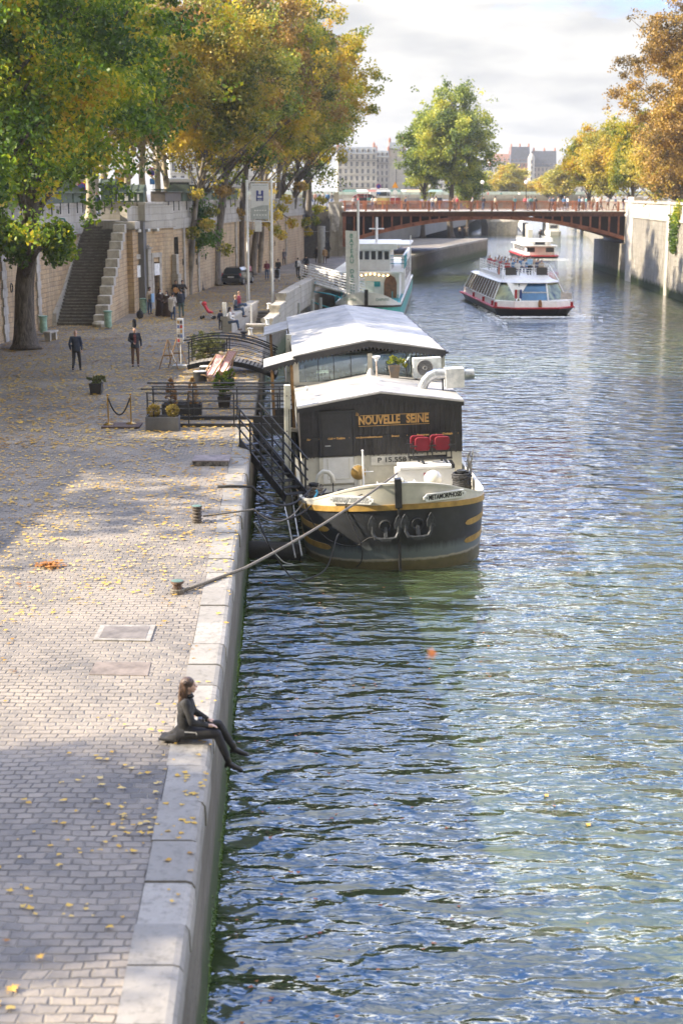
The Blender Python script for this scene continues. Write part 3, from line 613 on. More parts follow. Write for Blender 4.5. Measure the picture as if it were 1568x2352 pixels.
# big green pair on the lower quay beyond the iron bridge
tree('isl', (18.2, 241, QZ), 'large round light green tree standing beyond the iron bridge', .5, 1, None, seed=61, H=25.6, cb=7.2, cr=8.4, bark=BARKD, leaf=LC, tr=.55, ncl=520, per=100, ls=.36, clr=1.25)
tree('isl2', (13.6, 243, QZ), 'smaller light green tree left of the large round one beyond the bridge', 0, 1, None, seed=62, H=21, cb=6.5, cr=4.6, bark=BARKD, leaf=LC, tr=.4, ncl=260, per=90, ls=.34, clr=1.1)
tree('isl3', (21.5, 250, QZ), 'low green leafy growth at the foot of the large round tree', 0, 1, None, seed=63, H=12.5, cb=5.0, cr=4.0, bark=BARKD, leaf=LC, tr=.3, ncl=110, per=80, ls=.32, clr=1.1)
# right bank
tree('rt', (38.3, 150, RZ-.5), 'big rust brown tree overhanging the right bank wall', 0, 1, None, seed=71, H=23, cb=.2, cr=10.4, bark=BARKD, leaf=LB, tr=.6, ncl=1250, per=150, ls=.23, clr=.95, shape=.35)
tree('rt2', (37.2, 158, RZ-.5), 'darker brown tree behind the big rust brown one', 0, 1, None, seed=74, H=14, cb=.2, cr=6.0, bark=BARKD, leaf=LB, tr=.5, ncl=420, per=90, ls=.3)
for i, (px_, Y, H_, r_, lb) in enumerate([(1452, 196, 12, 4.0, 'green yellow tree beside the rust brown crown on the right bank'), (1400, 215, 12.5, 5.2, 'bright yellow tree with an orange top on the right bank'), (1352, 240, 12.0, 4.8, 'yellow green tree left of the bright yellow one'), (1500, 185, 9, 4.5, 'low yellow tree under the rust brown crown')]):
    tree('y%d' % (i % 2), (atY(px_, 440, Y).x, Y, RZ-.5), lb, i*2, (r_/5, r_/5, H_/12.5), 'yellow trees on the right bank', seed=81+i, H=12.5, cb=.6, cr=5, bark=BARKD, leaf=LY if i % 2 == 0 else LP, tr=.3, ncl=360, per=95, ls=.34, clr=1.1)
for i, (px_, Y, H_, r_, lb) in enumerate([(1290, 330, 8.0, 5.0, 'pale yellow tree right of the turreted houses'), (1165, 390, 9.5, 6.5, 'pale yellow tree in front of the brick turreted house'), (1232, 400, 5.5, 6, 'low green tree at the foot of the brick house'), (1260, 350, 6.5, 4, 'faint yellow tree left of the pale yellow one')]):
    tree('z', (atY(px_, 440, Y).x, Y, SZ), lb, i*2, (r_/5, r_/5, H_/10), 'pale trees far along the river', seed=91, H=10, cb=.5, cr=5, bark=BARKD, leaf=LP, tr=.3, ncl=150, per=70, ls=.5, clr=1.2)
# ivy on the right wall
iv = [(32.66-.0+.02*k, 0, 0) for k in range(0)]
rg = random.Random(9); cs = []; rs = []
for k in range(60):
    z = 4.6+rg.random()*4.6; wd = .25+.75*(z-4.6)/4.6; y = 140.5+rg.uniform(-1, 1)*wd*2.2; cs.append((interp(RP, y)-.75, y, z)); rs.append(.42)
iv = link('ivy', leaves_mesh('ivy', cs, rs, 42, .2, LG, 5, 1.0)); tag(iv, 'green ivy hanging down the pale right bank wall near the edge of the view', 'ivy')
# fallen leaves
def leafshape(mb, x, y, z, s, a, rg):
    n = 7; vs = []
    for k in range(n):
        t = a+k*2*math.pi/n; r = s*(1 if k % 2 == 0 else .55)*rg.uniform(.75, 1.1); vs.append((x+math.cos(t)*r, y+math.sin(t)*r*.8, z+rg.uniform(.004, .03)*s*12))
    mb.add(vs, [tuple(range(n))])
FL = leafmat('fallen_leaf', [(0, (.20, .10, .03)), (.3, (.48, .28, .05)), (.6, (.66, .42, .07)), (.85, (.66, .50, .20)), (1, (.34, .16, .05))], .15, .6)
mb = MB(); rg = random.Random(77); n_ = 0
while n_ < 26000:
    Y = 9+rg.random()**1.55*125; e = interp(EDGE, Y); lx_ = -17 if Y < 84 else -12.5; x = rg.uniform(lx_, e-.02)
    if x/(Y+.1) < -.27: continue
    dens = .45+.75*noise.noise((x*.35, Y*.22, 1.5))+.35*noise.noise((x*1.4, Y*1.4, 7))+.035*(e-x)+(.3 if Y > 42 else 0)+(.12 if x < -7 else 0)-(.24 if Y < 24 else 0)
    if rg.random()*(.6 if Y > 20 else .95) > dens: continue
    if 78 <= Y <= 92 and x > e-2.5: continue
    leafshape(mb, x, Y, QZ+.02, rg.uniform(.022, .066)*(1.6 if Y > 42 else 1.2 if Y > 30 else 1), rg.random()*6, rg); n_ += 1
tag(mb.build('fallen_leaves', FL), 'yellow and brown leaves scattered over the cobbled quay', 'fallen leaves', kind='stuff')
RL = leafmat('red_leaf', [(0, (.25, .06, .02)), (.5, (.42, .13, .04)), (1, (.5, .25, .06))], .15)
mb = MB(); p = at(115, 1303)
for k in range(190): leafshape(mb, p.x+rg.gauss(0, .13), p.y+rg.gauss(0, .09), QZ+.02+rg.random()*.09, rg.uniform(.03, .06), rg.random()*6, rg)
tag(mb.build('leaf_pile', RL), 'small heap of rust red leaves lying alone on the sunlit cobbles', 'leaf pile', kind='stuff')
mb = MB()
for k in range(300):
    Y = 10+rg.random()**1.3*30; e = interp(EDGE, Y); x = e+.1+abs(rg.gauss(0, 1.8 if rg.random() < .7 else 9)); 
    if rg.random() < .45 and k > 40: continue
    leafshape(mb, x, Y, .012, rg.uniform(.025, .05), rg.random()*6, rg)
tag(mb.build('floating_leaves', RL), 'scattered dead leaves floating on the river', 'floating leaves', kind='stuff')
def big_leaf(name, p, s, label, mat, tilt=0):
    mb = MB(); vs = [(0, 0, 0)]; n = 20
    for k in range(n):
        t = 2*math.pi*k/n; r = s*(1.0 if k % 4 == 0 else .72 if k % 2 == 0 else .42); vs.append((math.cos(t)*r, math.sin(t)*r, .12*s*math.cos(2*t)))
    mb.add(vs, [(0, k+1, (k+1) % n+1) for k in range(n)]); mb.tube([(0, 0, 0), (-s*.7, -s*.9, -.1*s)], s*.03, 5)
    o = mb.build(name, mat); o.location = p; o.rotation_euler = (tilt, tilt*.4, .4); return tag(o, label, 'leaf')
big_leaf('falling_leaf', atY(990, 1500, 8.6), .052, 'blurred orange leaf falling through the air above the water below the bow', M('orange_leaf', (.62, .19, .03), .6), .8)
for px_, py_, lb in ((1253, 1826, 'bright orange leaf afloat mid river'), (1349, 1893, 'pale peach leaf afloat right of the bright orange one'), (1461, 2294, 'yellow star shaped leaf afloat near the lower right corner')):
    big_leaf('floating_leaf', at(px_, py_, .03), .07, lb, M('gold_leaf', (.75, .42, .06), .6))
for px_, py_, s_, lb in ((28, 2268, .09, 'large yellow leaf on the sunlit cobbles in the lower left corner'), (92, 2195, .065, 'yellow maple leaf on the shaded cobbles above the lower left corner'), (260, 1892, .055, 'bright yellow curled leaf on the shaded cobbles beside the coping')):
    big_leaf('fallen_leaf', at(px_, py_, QZ+.045), s_, lb, M('gold_leaf', (.75, .42, .06), .6))
# ================================================================ RESTAURANT BARGE
CREAM = M('cream_paint', (.62, .60, .52), .45, var=.14, scale=1.5); WHITE = M('white_paint', (.80, .80, .79), .4, var=.08, scale=2)
BLACK = M('black_paint', (.028, .028, .03), .38, var=.3, scale=3); GOLD = M('gold_paint', (.42, .26, .065), .5, var=.25, scale=4); GALV = M('galvanised', (.62, .64, .66), .33, .85, var=.25, scale=6)
STEELK = M('black_steel', (.03, .032, .036), .42, .3, var=.2); WOODB = M('brown_wood', (.30, .17, .06), .6, var=.3, scale=6); RED = M('red_velvet', (.17, .006, .018), .85, var=.15)
ROPE = M('rope', (.20, .175, .14), .9, var=.4, scale=30, bump=.6); ROPEB = M('black_rope', (.02, .02, .022), .7, var=.3, scale=30, bump=.4)
def glass_mat(name, tint=(.75, .85, .85), refl=.06):
    m = bpy.data.materials.new(name); m.use_nodes = True; n = m.node_tree; n.nodes.clear(); h = NB(n)
    t = h.new('BsdfTransparent'); t.inputs[0].default_value = (*tint, 1); g = h.new('BsdfGlossy'); g.inputs['Roughness'].default_value = .03; g.inputs[0].default_value = (.9, .95, 1, 1)
    fr = h.new('Fresnel'); fr.inputs[0].default_value = 1.5; x = h.new('MixShader'); h.link(h.math('ADD', fr.outputs[0], refl, clamp=True), x.inputs[0]); h.link(t.outputs[0], x.inputs[1]); h.link(g.outputs[0], x.inputs[2]); o = h.new('OutputMaterial'); h.link(x.outputs[0], o.inputs[0]); return m
GLASS = glass_mat('window_glass')
def hull_mat(name, main, chalk, weed):
    m, n, b = base_mat(name); h = NB(n); t = h.new('TexCoord'); s = h.new('SeparateXYZ'); h.link(t.outputs['Object'], s.inputs[0])
    mp = h.new('Mapping'); mp.inputs['Scale'].default_value = (3, 3, .35); h.link(t.outputs['Object'], mp.inputs[0]); st = h.noise(mp.outputs[0], 2.2, 6, .7); sp = h.noise(t.outputs['Object'], 5, 5, .7)
    zz = h.math('ADD', s.outputs[2], h.math('MULTIPLY', h.math('SUBTRACT', st.outputs['Fac'], .5), .38)); z2 = h.math('ADD', s.outputs[2], h.math('MULTIPLY', h.math('SUBTRACT', sp.outputs['Fac'], .5), .10))
    c = h.mix(h.ramp(sp.outputs['Fac'], [(.4, (0, 0, 0)), (.75, (.6, .6, .6))]), main, tuple(x*1.7 for x in main))
    c = h.mix(h.ramp(zz, [(.50, (1, 1, 1)), (.74, (0, 0, 0))]), c, chalk)
    c = h.mix(h.ramp(z2, [(.31, (1, 1, 1)), (.345, (0, 0, 0))]), c, (.34, .31, .25)); c = h.mix(h.ramp(z2, [(.24, (1, 1, 1)), (.30, (0, 0, 0))]), c, h.mix(sp.outputs['Fac'], weed, (.16, .12, .055)))
    h.link(c, b.inputs['Base Color']); b.inputs['Roughness'].default_value = .42; h.bump(sp.outputs['Fac'], .15, .02, b); return m
def make_hull(root, Lh, B, yb, zg, zr, dh, mats, par_name='hull', slope=.0):
    """bluff bow hull; returns S(u,z,off) giving a point on its side"""
    def plan(u):
        sg = 1 if u >= 0 else -1; k = abs(u)
        if k <= 1: a = k*math.pi/2; return sg*B*math.sin(a)**.80 if a > 0 else 0, yb*(1-max(0, math.cos(a))**.85)
        return sg*B, yb+(k-1)*(Lh-yb)
    def S(u, z, off=0):
        x, y = plan(u); k = 1-.05*max(0, 1-z/1.4)-(.25 if z < 0 else 0)*0; x *= k; y += (1-k)*2*max(0, 1-abs(u))
        e = 1e-3; x1, y1 = plan(u-e); x2, y2 = plan(u+e); t = Vector((x2-x1, y2-y1, 0)).normalized(); nrm = Vector((t.y, -t.x, 0))
        return Vector((x, y, z))+nrm*off
    us = [-1-k/6 for k in range(6, 0, -1)]+[-1+k/22 for k in range(45)]+[1+k/6 for k in range(1, 7)]
    zgf = lambda u: zg[0]+(zg[1]-zg[0])*(math.cos(min(1, abs(u))*math.pi/2)); zrf = lambda u: zr[0]+(zr[1]-zr[0])*(math.cos(min(1, abs(u))*math.pi/2)**2.3)
    def band(zs, off=0, thick=0):
        mb = MB(); rows = []
        for u in us: rows.append([S(u, f_(u), off) for f_ in zs])
        n_ = len(zs); mb.v = [tuple(p) for r in rows for p in r]
        for i in range(len(us)-1):
            for j in range(n_-1): mb.f.append((i*n_+j, (i+1)*n_+j, (i+1)*n_+j+1, i*n_+j+1)); mb.m.append(0)
        return mb
    lo = band([(lambda u, q=q: -.6+(zgf(u)+.6)*q) for q in (0, .27, .35, .45, .6, .8, 1)]); lo.build(par_name, mats[0], root, smooth=True)
    up_ = band([lambda u: zgf(u)-.02, lambda u: (zgf(u)+zrf(u))/2, zrf])
    n_ = len(us)                                          # rail cap turned inwards
    inner = [S(u, zrf(u)+.01, -.09) for u in us]; inner2 = [S(u, dh, -.09) for u in us]; outr = [S(u, zrf(u)+.01, .012) for u in us]; outl = [S(u, zrf(u)-.05, .012) for u in us]
    k = len(up_.v); up_.v += [tuple(p) for row in (outl, outr, inner, inner2) for p in row]
    for r_ in range(3):
        for i in range(n_-1): a = k+r_*n_+i; up_.f.append((a, a+1, a+n_+1, a+n_)); up_.m.append(0)
    up_.build('bulwark', mats[1], root, smooth=True, auto=40)
    g = MB(); rows = [[S(u, z, o) for z, o in ((zgf(u)-.075, .0), (zgf(u)-.075, .035), (zgf(u)+.075, .035), (zgf(u)+.075, 0))] for u in us]; g.v = [tuple(p) for r in rows for p in r]
    for i in range(len(us)-1):
        for j in range(3): g.f.append((i*4+j, (i+1)*4+j, (i+1)*4+j+1, i*4+j+1)); g.m.append(0)
    g.build('rubbing_strake', mats[2], root, auto=30)
    dk = MB(); ring = [S(u, dh, -.05) for u in us]; dk.add(ring, [tuple(range(len(ring)))]); dk.build('deck', mats[3], root)
    return S, zgf, zrf
BY = math.atan(.052)
bg_ = empty('barge', (1.62, 37.9, 0), BY, 'large black and cream barge with gold stripe and white canopy roof, moored at the quay', 'barge')
bg_.rotation_euler = (0, R(-2.1), BY)
bg_.location.x += 0
S, zgf, zrf = make_hull(bg_, 38, 2.66, 2.7, (1.50, 1.80), (1.74, 2.46), 1.35, [hull_mat('barge_hull', (.020, .022, .026), (.13, .155, .165), (.035, .045, .012)), CREAM, GOLD, M('deck_paint', (.42, .40, .34), .7)])
bpy.context.view_layer.update(); BW = bg_.matrix_world.copy()
def bar_patch(u0, u1, z, hh, name='gold_bar'):
    mb = MB(); n = 28; top, bot, t2, b2 = [], [], [], []
    for i in range(n+1):
        u = u0+(u1-u0)*i/n; k = hh*(math.sqrt(max(0, 1-(1-i/4)**2)) if i < 4 else 1)
        top.append(S(u, z+k, .016)); bot.append(S(u, z-k, .016)); t2.append(S(u, z+k, 0)); b2.append(S(u, z-k, 0))
    mb.v = [tuple(p) for r in (bot, top, t2, b2) for p in r]; m_ = n+1
    for i in range(n):
        mb.f += [(i, i+1, m_+i+1, m_+i), (m_+i, m_+i+1, 2*m_+i+1, 2*m_+i), (i+1, i, 3*m_+i, 3*m_+i+1)]; mb.m += [0]*3
    mb.build(name, GOLD, bg_)
for s_ in (-1, 1):
    for z in (1.12, .60): bar_patch(s_*.46, s_*1.03, z, .085)
mb = MB(); mb.box(-.095, -.10, 1.78, .095, .12, 2.60); mb.box(-.035, -.055, -.5, .035, .1, 1.78); mb.build('stem_post', BLACK, bg_, bevel=.015)
def plaque(u, z, mat_t, w_=1.32):
    p = S(u, z, .022); q1, q2 = S(u-.02, z), S(u+.02, z); a = math.atan2(q2.y-q1.y, q2.x-q1.x)
    e = MB(); hw, hh = w_/2, .115; pts = [(-hw, -hh*.35), (-hw+.05, -hh*.5), (-hw+.08, -hh), (hw-.08, -hh), (hw-.05, -hh*.5), (hw, -hh*.35), (hw, hh*.35), (hw-.05, hh*.5), (hw-.08, hh), (-hw+.08, hh), (-hw+.05, hh*.5), (-hw, hh*.35)]
    e.prism([(x, 0, y) for x, y in pts], (0, -.035, 0)); o = e.build('name_plate', WHITE, bg_, bevel=.008); o.location = p; o.rotation_euler = (R(4), 0, a)
    text('METAMORPHOSIS', .19, 'lettering', mat_t, o, (0, -.040, 0), (R(90), 0, 0), bold=.006, fit=w_-.30)
    for sx in (-1, 1): text('*', .12, 'star', mat_t, o, (sx*(hw-.1), -.040, -.02), (R(90), 0, 0))
plaque(.262, 2.03, BLACK); plaque(-.262, 2.03, M('faded_grey', (.45, .46, .47), .6))
def anchor(x, z):
    u = 0
    for k in range(200):
        if abs(S(k/200, z).x) >= abs(x): u = math.copysign(k/200, x); break
    p = S(u, z, .0); q1, q2 = S(u-.03, z), S(u+.03, z); a = math.atan2(q2.y-q1.y, q2.x-q1.x)
    DK = M('anchor_iron', (.055, .06, .068), .5, .35, var=.35, scale=12, bump=.4)
    mb = MB(); mb.tube([(-.36, -.12, .10), (-.35, -.14, -.10), (-.28, -.16, -.24), (-.12, -.17, -.28), (.12, -.17, -.28), (.28, -.16, -.24), (.35, -.14, -.10), (.36, -.12, .10)], [.04, .05, .055, .06, .06, .055, .05, .04], 8)
    for s_ in (-1, 1): mb.prism([(s_*.36+x_, -.10, y_) for x_, y_ in ((-.11, .0), (-.125, .14), (-.07, .30), (0, .40), (.07, .30), (.125, .14), (.11, .0), (0, -.06))], (0, -.055, 0))
    mb.bar((0, -.15, -.27), (0, -.02, .02), .10); mb.box(-.13, -.23, -.33, .13, -.10, -.24)
    o = mb.build('anchor', DK, bg_, bevel=.01); o.location = p; o.rotation_euler = (0, 0, a)
    mb = MB(); mb.tube([(math.cos(t*math.pi/8)*.15, -.03, .06+math.sin(t*math.pi/8)*.15) for t in range(17)], .04, 8); h_ = mb.build('hawse_pipe', STEELK, o)
anchor(-.36, 1.22); anchor(.50, 1.24)
# --- lower house: cream base, black ribbed siding, gable roof
EV, AP = 3.86, 4.24
mb = MB(); mb.box(-2.48, 5.5, 1.3, 2.48, 36.5, 2.28); mb.build('cabin_base', CREAM, bg_)
mb = MB(); mb.prism([(-2.5, 5.46, 2.26), (2.5, 5.46, 2.26), (2.5, 5.46, EV-.04), (0, 5.46, AP-.04), (-2.5, 5.46, EV-.04)], (0, 4.6, 0))
x = -2.46
rg = random.Random(4)
while x < 2.46:
    zt = EV+(AP-EV)*(1-abs(x)/2.5)-.12; wd = .035 if rg.random() < .5 else .02
    if not (-1.86 < x < -.86): mb.box(x-wd/2, 5.425, 2.24, x+wd/2, 5.462, zt)
    x += rg.choice((.10, .15, .15))
mb.build('siding', M('dark_siding', (.045, .043, .045), .42, var=.3, scale=3), bg_)
mb = MB(); mb.box(-2.53, 10, 2.26, 2.53, 24.7, 3.2); mb.box(-2.4, 24.9, 2.26, 2.4, 36, 3.3); mb.build('side_panel', M('grey_panel', (.45, .46, .44), .5), bg_)
def gable(mb, y0, y1, ev, ap, hw, th, n=1, rip=0):
    for s_ in (-1, 1):
        vs = []; N_ = n*8 if rip else 1
        for i in range(N_+1):
            y = y0+(y1-y0)*i/N_; b_ = rip*(1 if i % 8 == 0 else .25 if i % 8 in (1, 7) else 0) if rip else 0; sag = 0
            vs += [(0, y, ap+b_*.8), (s_*hw*.5, y, (ap+ev)/2+b_+sag*.8*abs(math.sin(math.pi*i/8))), (s_*hw, y, ev+b_*.5), (s_*hw, y, ev-th), (0, y, ap-th)]
        fs = []
        for i in range(N_):
            for j in range(4): q_ = (i*5+j, (i+1)*5+j, (i+1)*5+j+1, i*5+j+1); fs.append(q_ if s_ < 0 else q_[::-1])
        fs += [(0, 1, 2, 3, 4) if s_ > 0 else (4, 3, 2, 1, 0), tuple(N_*5+q for q in ((4, 3, 2, 1, 0) if s_ > 0 else (0, 1, 2, 3, 4)))]
        mb.add(vs, fs)
ROOFW = M('roof_felt', (.40, .39, .375), .65, var=.28, scale=1.2)
mb = MB(); gable(mb, 5.3, 10.2, EV, AP, 2.56, .05); mb.build('lower_roof', ROOFW, bg_)
mb = MB(); gable(mb, 24.6, 36, 3.45, 3.75, 2.5, .05); mb.build('aft_roof', ROOFW, bg_)
mb = MB(); gable(mb, 9.75, 24.9, 4.90, 5.32, 2.55, .04, 8, .07)
CANV = M('canopy_canvas', (.47, .46, .44), .6, var=.22, scale=1.3, bump=.3); mb.build('canopy_roof', CANV, bg_)
def fringe(y, ev, ap, hw, name='fringe', step=.125):
    mb = MB()
    for s_ in (-1, 1): mb.prism([(0, y, ap+.01), (0, y, ap-.17), (s_*hw, y, ev-.17), (s_*hw, y, ev+.01)], (0, -.03, 0))
    n = int(hw/step)
    for s_ in (-1, 1):
        for i in range(n):
            x = s_*(i+.5)*step; z = ap+(ev-ap)*abs(x)/hw-.165; mb.prism([(x-.06, y-.005, z), (x, y-.005, z-.105), (x+.06, y-.005, z), (x, y-.005, z+.03)], (0, -.022, 0))
    return mb.build(name, M('fringe_black', (.03, .03, .033), .45), bg_)
fringe(5.38, EV, AP, 2.56); fringe(9.74, 4.90, 5.32, 2.56)
mb = MB()
for i in range(24): y = 9.9+i*.62; mb.box(2.56, y, 4.78, 2.68, y+.3, 4.86)
mb.tube([(2.62, 9.7, 4.84), (2.62, 24.9, 4.84)], .035, 6); mb.build('gutter', STEELK, bg_)
# door, writing
mb = MB(); mb.box(-1.84, 5.40, 2.30, -.88, 5.44, 3.62); d0 = mb.build('door', M('door_black', (.04, .04, .042), .35, var=.2), bg_, bevel=.01)
mb = MB(); mb.box(-1.92, 5.37, 3.60, -.80, 5.45, 3.70); mb.box(-1.92, 5.38, 2.26, -1.84, 5.45, 3.6); mb.box(-.88, 5.38, 2.26, -.80, 5.45, 3.6); mb.build('frame', BLACK, d0)
mb = MB(); mb.bar((-1.75, 5.36, 2.62), (-1.58, 5.36, 2.62), .03); mb.build('handle', GALV, d0)
mb = MB(); mb.box(-1.84, 5.43, 1.42, -.88, 5.47, 2.24); d1 = mb.build('lower_door', WHITE, bg_, bevel=.01)
mb = MB(); mb.box(-1.95, 5.41, 1.38, -1.84, 5.49, 2.25); mb.box(-.88, 5.41, 1.38, -.77, 5.49, 2.25); mb.box(-1.7, 5.415, 1.55, -1.02, 5.43, 1.565); mb.box(-1.7, 5.415, 1.56, -1.685, 5.43, 2.2); mb.box(-1.035, 5.415, 1.56, -1.02, 5.43, 2.2); mb.build('frame', CREAM, d1)
GT = M('gold_lettering', (.62, .36, .12), .5)
text('NOUVELLE', .36, 'lettering', GT, bg_, (-.06, 5.412, 3.345), (R(90), 0, 0), bold=.014, fit=1.28); text('SEINE', .36, 'lettering', GT, bg_, (1.12, 5.412, 3.345), (R(90), 0, 0), bold=.014, fit=.70)
text('la', .16, 'lettering', GT, bg_, (-.74, 5.412, 3.56), (R(90), 0, 0), shear=.3)
mb = MB(); mb.box(-.64, 5.405, 3.50, 1.49, 5.42, 3.515); mb.box(-.70, 5.405, 3.17, 1.49, 5.42, 3.185); mb.build('rule', GT, bg_)
mb = MB(); mb.box(-2.44, 5.405, 2.79, 2.46, 5.42, 2.88); mb.build('sign_strip', M('strip_black', (.03, .03, .032), .4), bg_)
for s_, x in (('Bar', -2.25), ('•', -1.93), ('Café + Théâtre', -1.40), ('•', -1.0), ('www.lanouvelleseine.com', -.42), ('Brunch', .42), ('•', .78), ('Restaurant', 1.27), ('•', 1.68), ('Cocktails', 2.03), ('•', 2.36)):
    text(s_, .085, 'lettering', GT, bg_, (x, 5.398, 2.835), (R(90), 0, 0), bold=.003, shear=.25)
mb = MB(); mb.box(-.35, 5.465, 1.93, 1.3, 5.485, 2.22); pn_ = mb.build('registration_panel', M('panel_cream', (.70, .69, .64), .4), bg_)
text('P 15.558 F', .21, 'lettering', BLACK, pn_, (.40, 5.458, 2.08), (R(90), 0, 0), bold=.003, fit=1.08)
# windows of the dining room
mb = MB(); mb.box(-2.46, 9.95, 4.02, 2.46, 9.99, 4.86); mb.quad((-2.5, 10, 3.2), (-2.5, 24.6, 3.2), (-2.5, 24.6, 4.86), (-2.5, 10, 4.86)); mb.quad((2.5, 10, 3.2), (2.5, 24.6, 3.2), (2.5, 24.6, 4.86), (2.5, 10, 4.86)); wn = mb.build('window', GLASS, bg_)
mb = MB()
for x, w_ in ((-2.48, .20), (.02, .16), (2.44, .16)): mb.box(x-w_/2, 9.90, 3.95, x+w_/2, 10.02, 4.9)
mb.box(-2.5, 9.9, 3.92, 2.5, 10.03, 4.02)
for s_ in (-1, 1):
    for i in range(9): y = 10+i*1.82; mb.box(s_*2.5-.05, y, 3.2, s_*2.5+.05, y+.1, 4.85)
mb.build('frame', CREAM, wn)
mb = MB()
for x in (-1.72, -1.2, -.62, .75, 1.25): mb.box(x-.012, 9.93, 4.02, x+.012, 10.0, 4.85)
mb.build('mullion', BLACK, wn)
mb = MB(); mb.box(-2.45, 10.05, 3.18, 2.45, 24.5, 3.22); mb.build('dining_floor', M('dark_floor', (.07, .05, .035), .5), bg_)
mb = MB(); mb.box(-.55, 9.2, 4.0, .15, 9.9, 4.05); mb.lathe([(.16, 0), (.1, .16), (.02, .26)], (.0, 9.5, 4.2), 8); mb.build('roof_hump', CANV, bg_)
def B2W(p): return BW @ Vector(p)
def ontop(o): o.rotation_euler = bg_.rotation_euler; return o
# --- side porch on the quay side
pr = MB()
for ya, yb_ in ((9.7, 12.0), (20.6, 24.2)): pr.add([(-3.55, ya, 4.62), (-2.5, ya, 4.86), (-2.5, yb_, 4.86), (-3.55, yb_, 4.62), (-3.55, ya, 4.57), (-2.5, ya, 4.81), (-2.5, yb_, 4.81), (-3.55, yb_, 4.57)], [(0, 1, 2, 3), (7, 6, 5, 4), (0, 4, 5, 1), (1, 5, 6, 2), (2, 6, 7, 3), (3, 7, 4, 0)])
pr.build('porch_roof', CANV, bg_)
mb = MB(); mb.prism([(-3.57, 9.66, 4.60), (-2.52, 9.66, 4.84), (-2.52, 9.66, 4.70), (-3.57, 9.66, 4.46)], (0, -.03, 0))
for i in range(8): x = -3.5+i*.13; z = 4.48+(x+3.57)*.228; mb.prism([(x-.06, 9.655, z), (x, 9.655, z-.1), (x+.06, 9.655, z), (x, 9.655, z+.03)], (0, -.02, 0))
mb.build('porch_fringe', M('fringe_black', ()), bg_)
mb = MB()
for x, y in ((-3.28, 9.8), (-2.62, 9.8), (-3.28, 11.8), (-3.28, 20.8), (-3.28, 24.0)): mb.box(x-.05, y, 2.4, x+.05, y+.1, 4.62)
mb.build('porch_post', WOODB, bg_)
mb = MB(); mb.box(-3.3, 9.8, 2.52, -2.6, 9.84, 3.15)
for z in (3.3, 3.45, 3.6): mb.tube([(-3.3, 9.82, z), (-2.6, 9.82, z)], .018, 6); mb.tube([(-3.3, 9.82, z), (-3.3, 21, z)], .018, 6)
mb.box(-3.33, 9.85, 2.52, -3.3, 21, 3.15); mb.build('porch_balustrade', STEELK, bg_)
mb = MB(); mb.box(-3.4, 9.7, 2.38, -2.5, 21.2, 2.5); mb.build('porch_floor', CREAM, bg_)
# --- things standing on the deck and roofs
def dt(name, loc, label, cat, group=None):
    o = empty(name, B2W(loc), BY, label, cat, group); o.rotation_euler = bg_.rotation_euler; return o
t = dt('vent_pipe', (-1.85, 3.4, 1.35), 'thick cream swan-neck vent pipe bent over on the foredeck left of the barge door', 'vent pipe')
mb = MB(); mb.tube([(-.24, 0, 0), (-.24, 0, .55), (-.19, 0, .75), (-.05, 0, .86), (.1, 0, .84), (.2, 0, .72), (.22, 0, .52)], .07, 12); mb.build('pipe', CREAM, t, smooth=True); mb = MB(); mb.tube([(.22, 0, .55), (.22, 0, 0)], .018, 6); mb.lathe([(.11, 0), (.11, .04)], (-.24, 0, 0), 12); mb.build('stay', STEELK, t)
t = dt('ventilation_cowl', (-.82, 4.4, 1.35), 'round cowl ventilator with a gold brown mouth on the foredeck', 'ventilator')
mb = MB(); mb.lathe([(.10, 0), (.10, .5), (.09, .6)], (0, .1, 0), 14); mb.lathe([(.24, -.16), (.245, -.14), (.17, -.02), (.10, .12), (.05, .2)], (0, 0, .62), 20, 'y'); mb.build('cowl', CREAM, t, smooth=True, auto=40); mb = MB(); mb.lathe([(.225, -.165), (.15, -.05), (.06, .0)], (0, 0, .62), 20, 'y'); mb.ell((0, -.14, .62), (.05, .09, .10)); mb.build('mouth', GOLD, t, smooth=True)
t = dt('signal_post', (-.70, 3.8, 1.35), 'thin white cross-shaped post on the foredeck in front of the gold cowl', 'post')
mb = MB(); mb.tube([(0, 0, 0), (0, 0, 1.33)], .028, 8); mb.tube([(-.02, 0, .72), (.3, 0, .72)], .02, 6); mb.ell((0, 0, 1.36), .035); mb.build('post', WHITE, t)
t = dt('windlass', (.15, 2.4, 1.35), 'cream anchor windlass with two drums behind the bow', 'windlass')
mb = MB(); mb.box(-.22, -.15, 0, .22, .25, .74); mb.build('housing', CREAM, t, bevel=.03); mb = MB(); mb.lathe([(.14, -.55), (.14, -.53), (.09, -.5), (.09, -.3), (.14, -.27), (.14, -.24)], (0, .05, .55), 14, 'x'); mb.lathe([(.14, .24), (.14, .27), (.09, .3), (.09, .5), (.14, .53), (.14, .55)], (0, .05, .55), 14, 'x'); mb.build('drum', CREAM, t)
mb = MB()
for k in range(9): mb.ell((-.5+k*.11, -.25+.05*(k % 3), .32+.06*(k % 2)), (.08, .06, .05), 7, 5)
mb.bar((.2, -.1, .6), (.62, -.1, .62), .03); mb.bar((-.18, -.2, .5), (.16, -.2, .4), .04); mb.build('brake_gear', M('worn_white', (.6, .57, .5), .7, var=.5, scale=15, tint=(.2, .12, .07)), t)
t = dt('storage_box', (1.2, 4.55, 1.36), 'long white lidded storage box on the foredeck under the red seats', 'storage box')
mb = MB(); mb.box(-.88, -.35, 0, .88, .35, .62); mb.build('body', WHITE, t, bevel=.015); mb = MB(); mb.box(-.80, -.40, .625, .80, .38, .74); mb.build('lid', WHITE, t, bevel=.03); mb = MB(); mb.box(.80, -.36, .625, .89, .38, .745); mb.build('end_cap', BLACK, t)
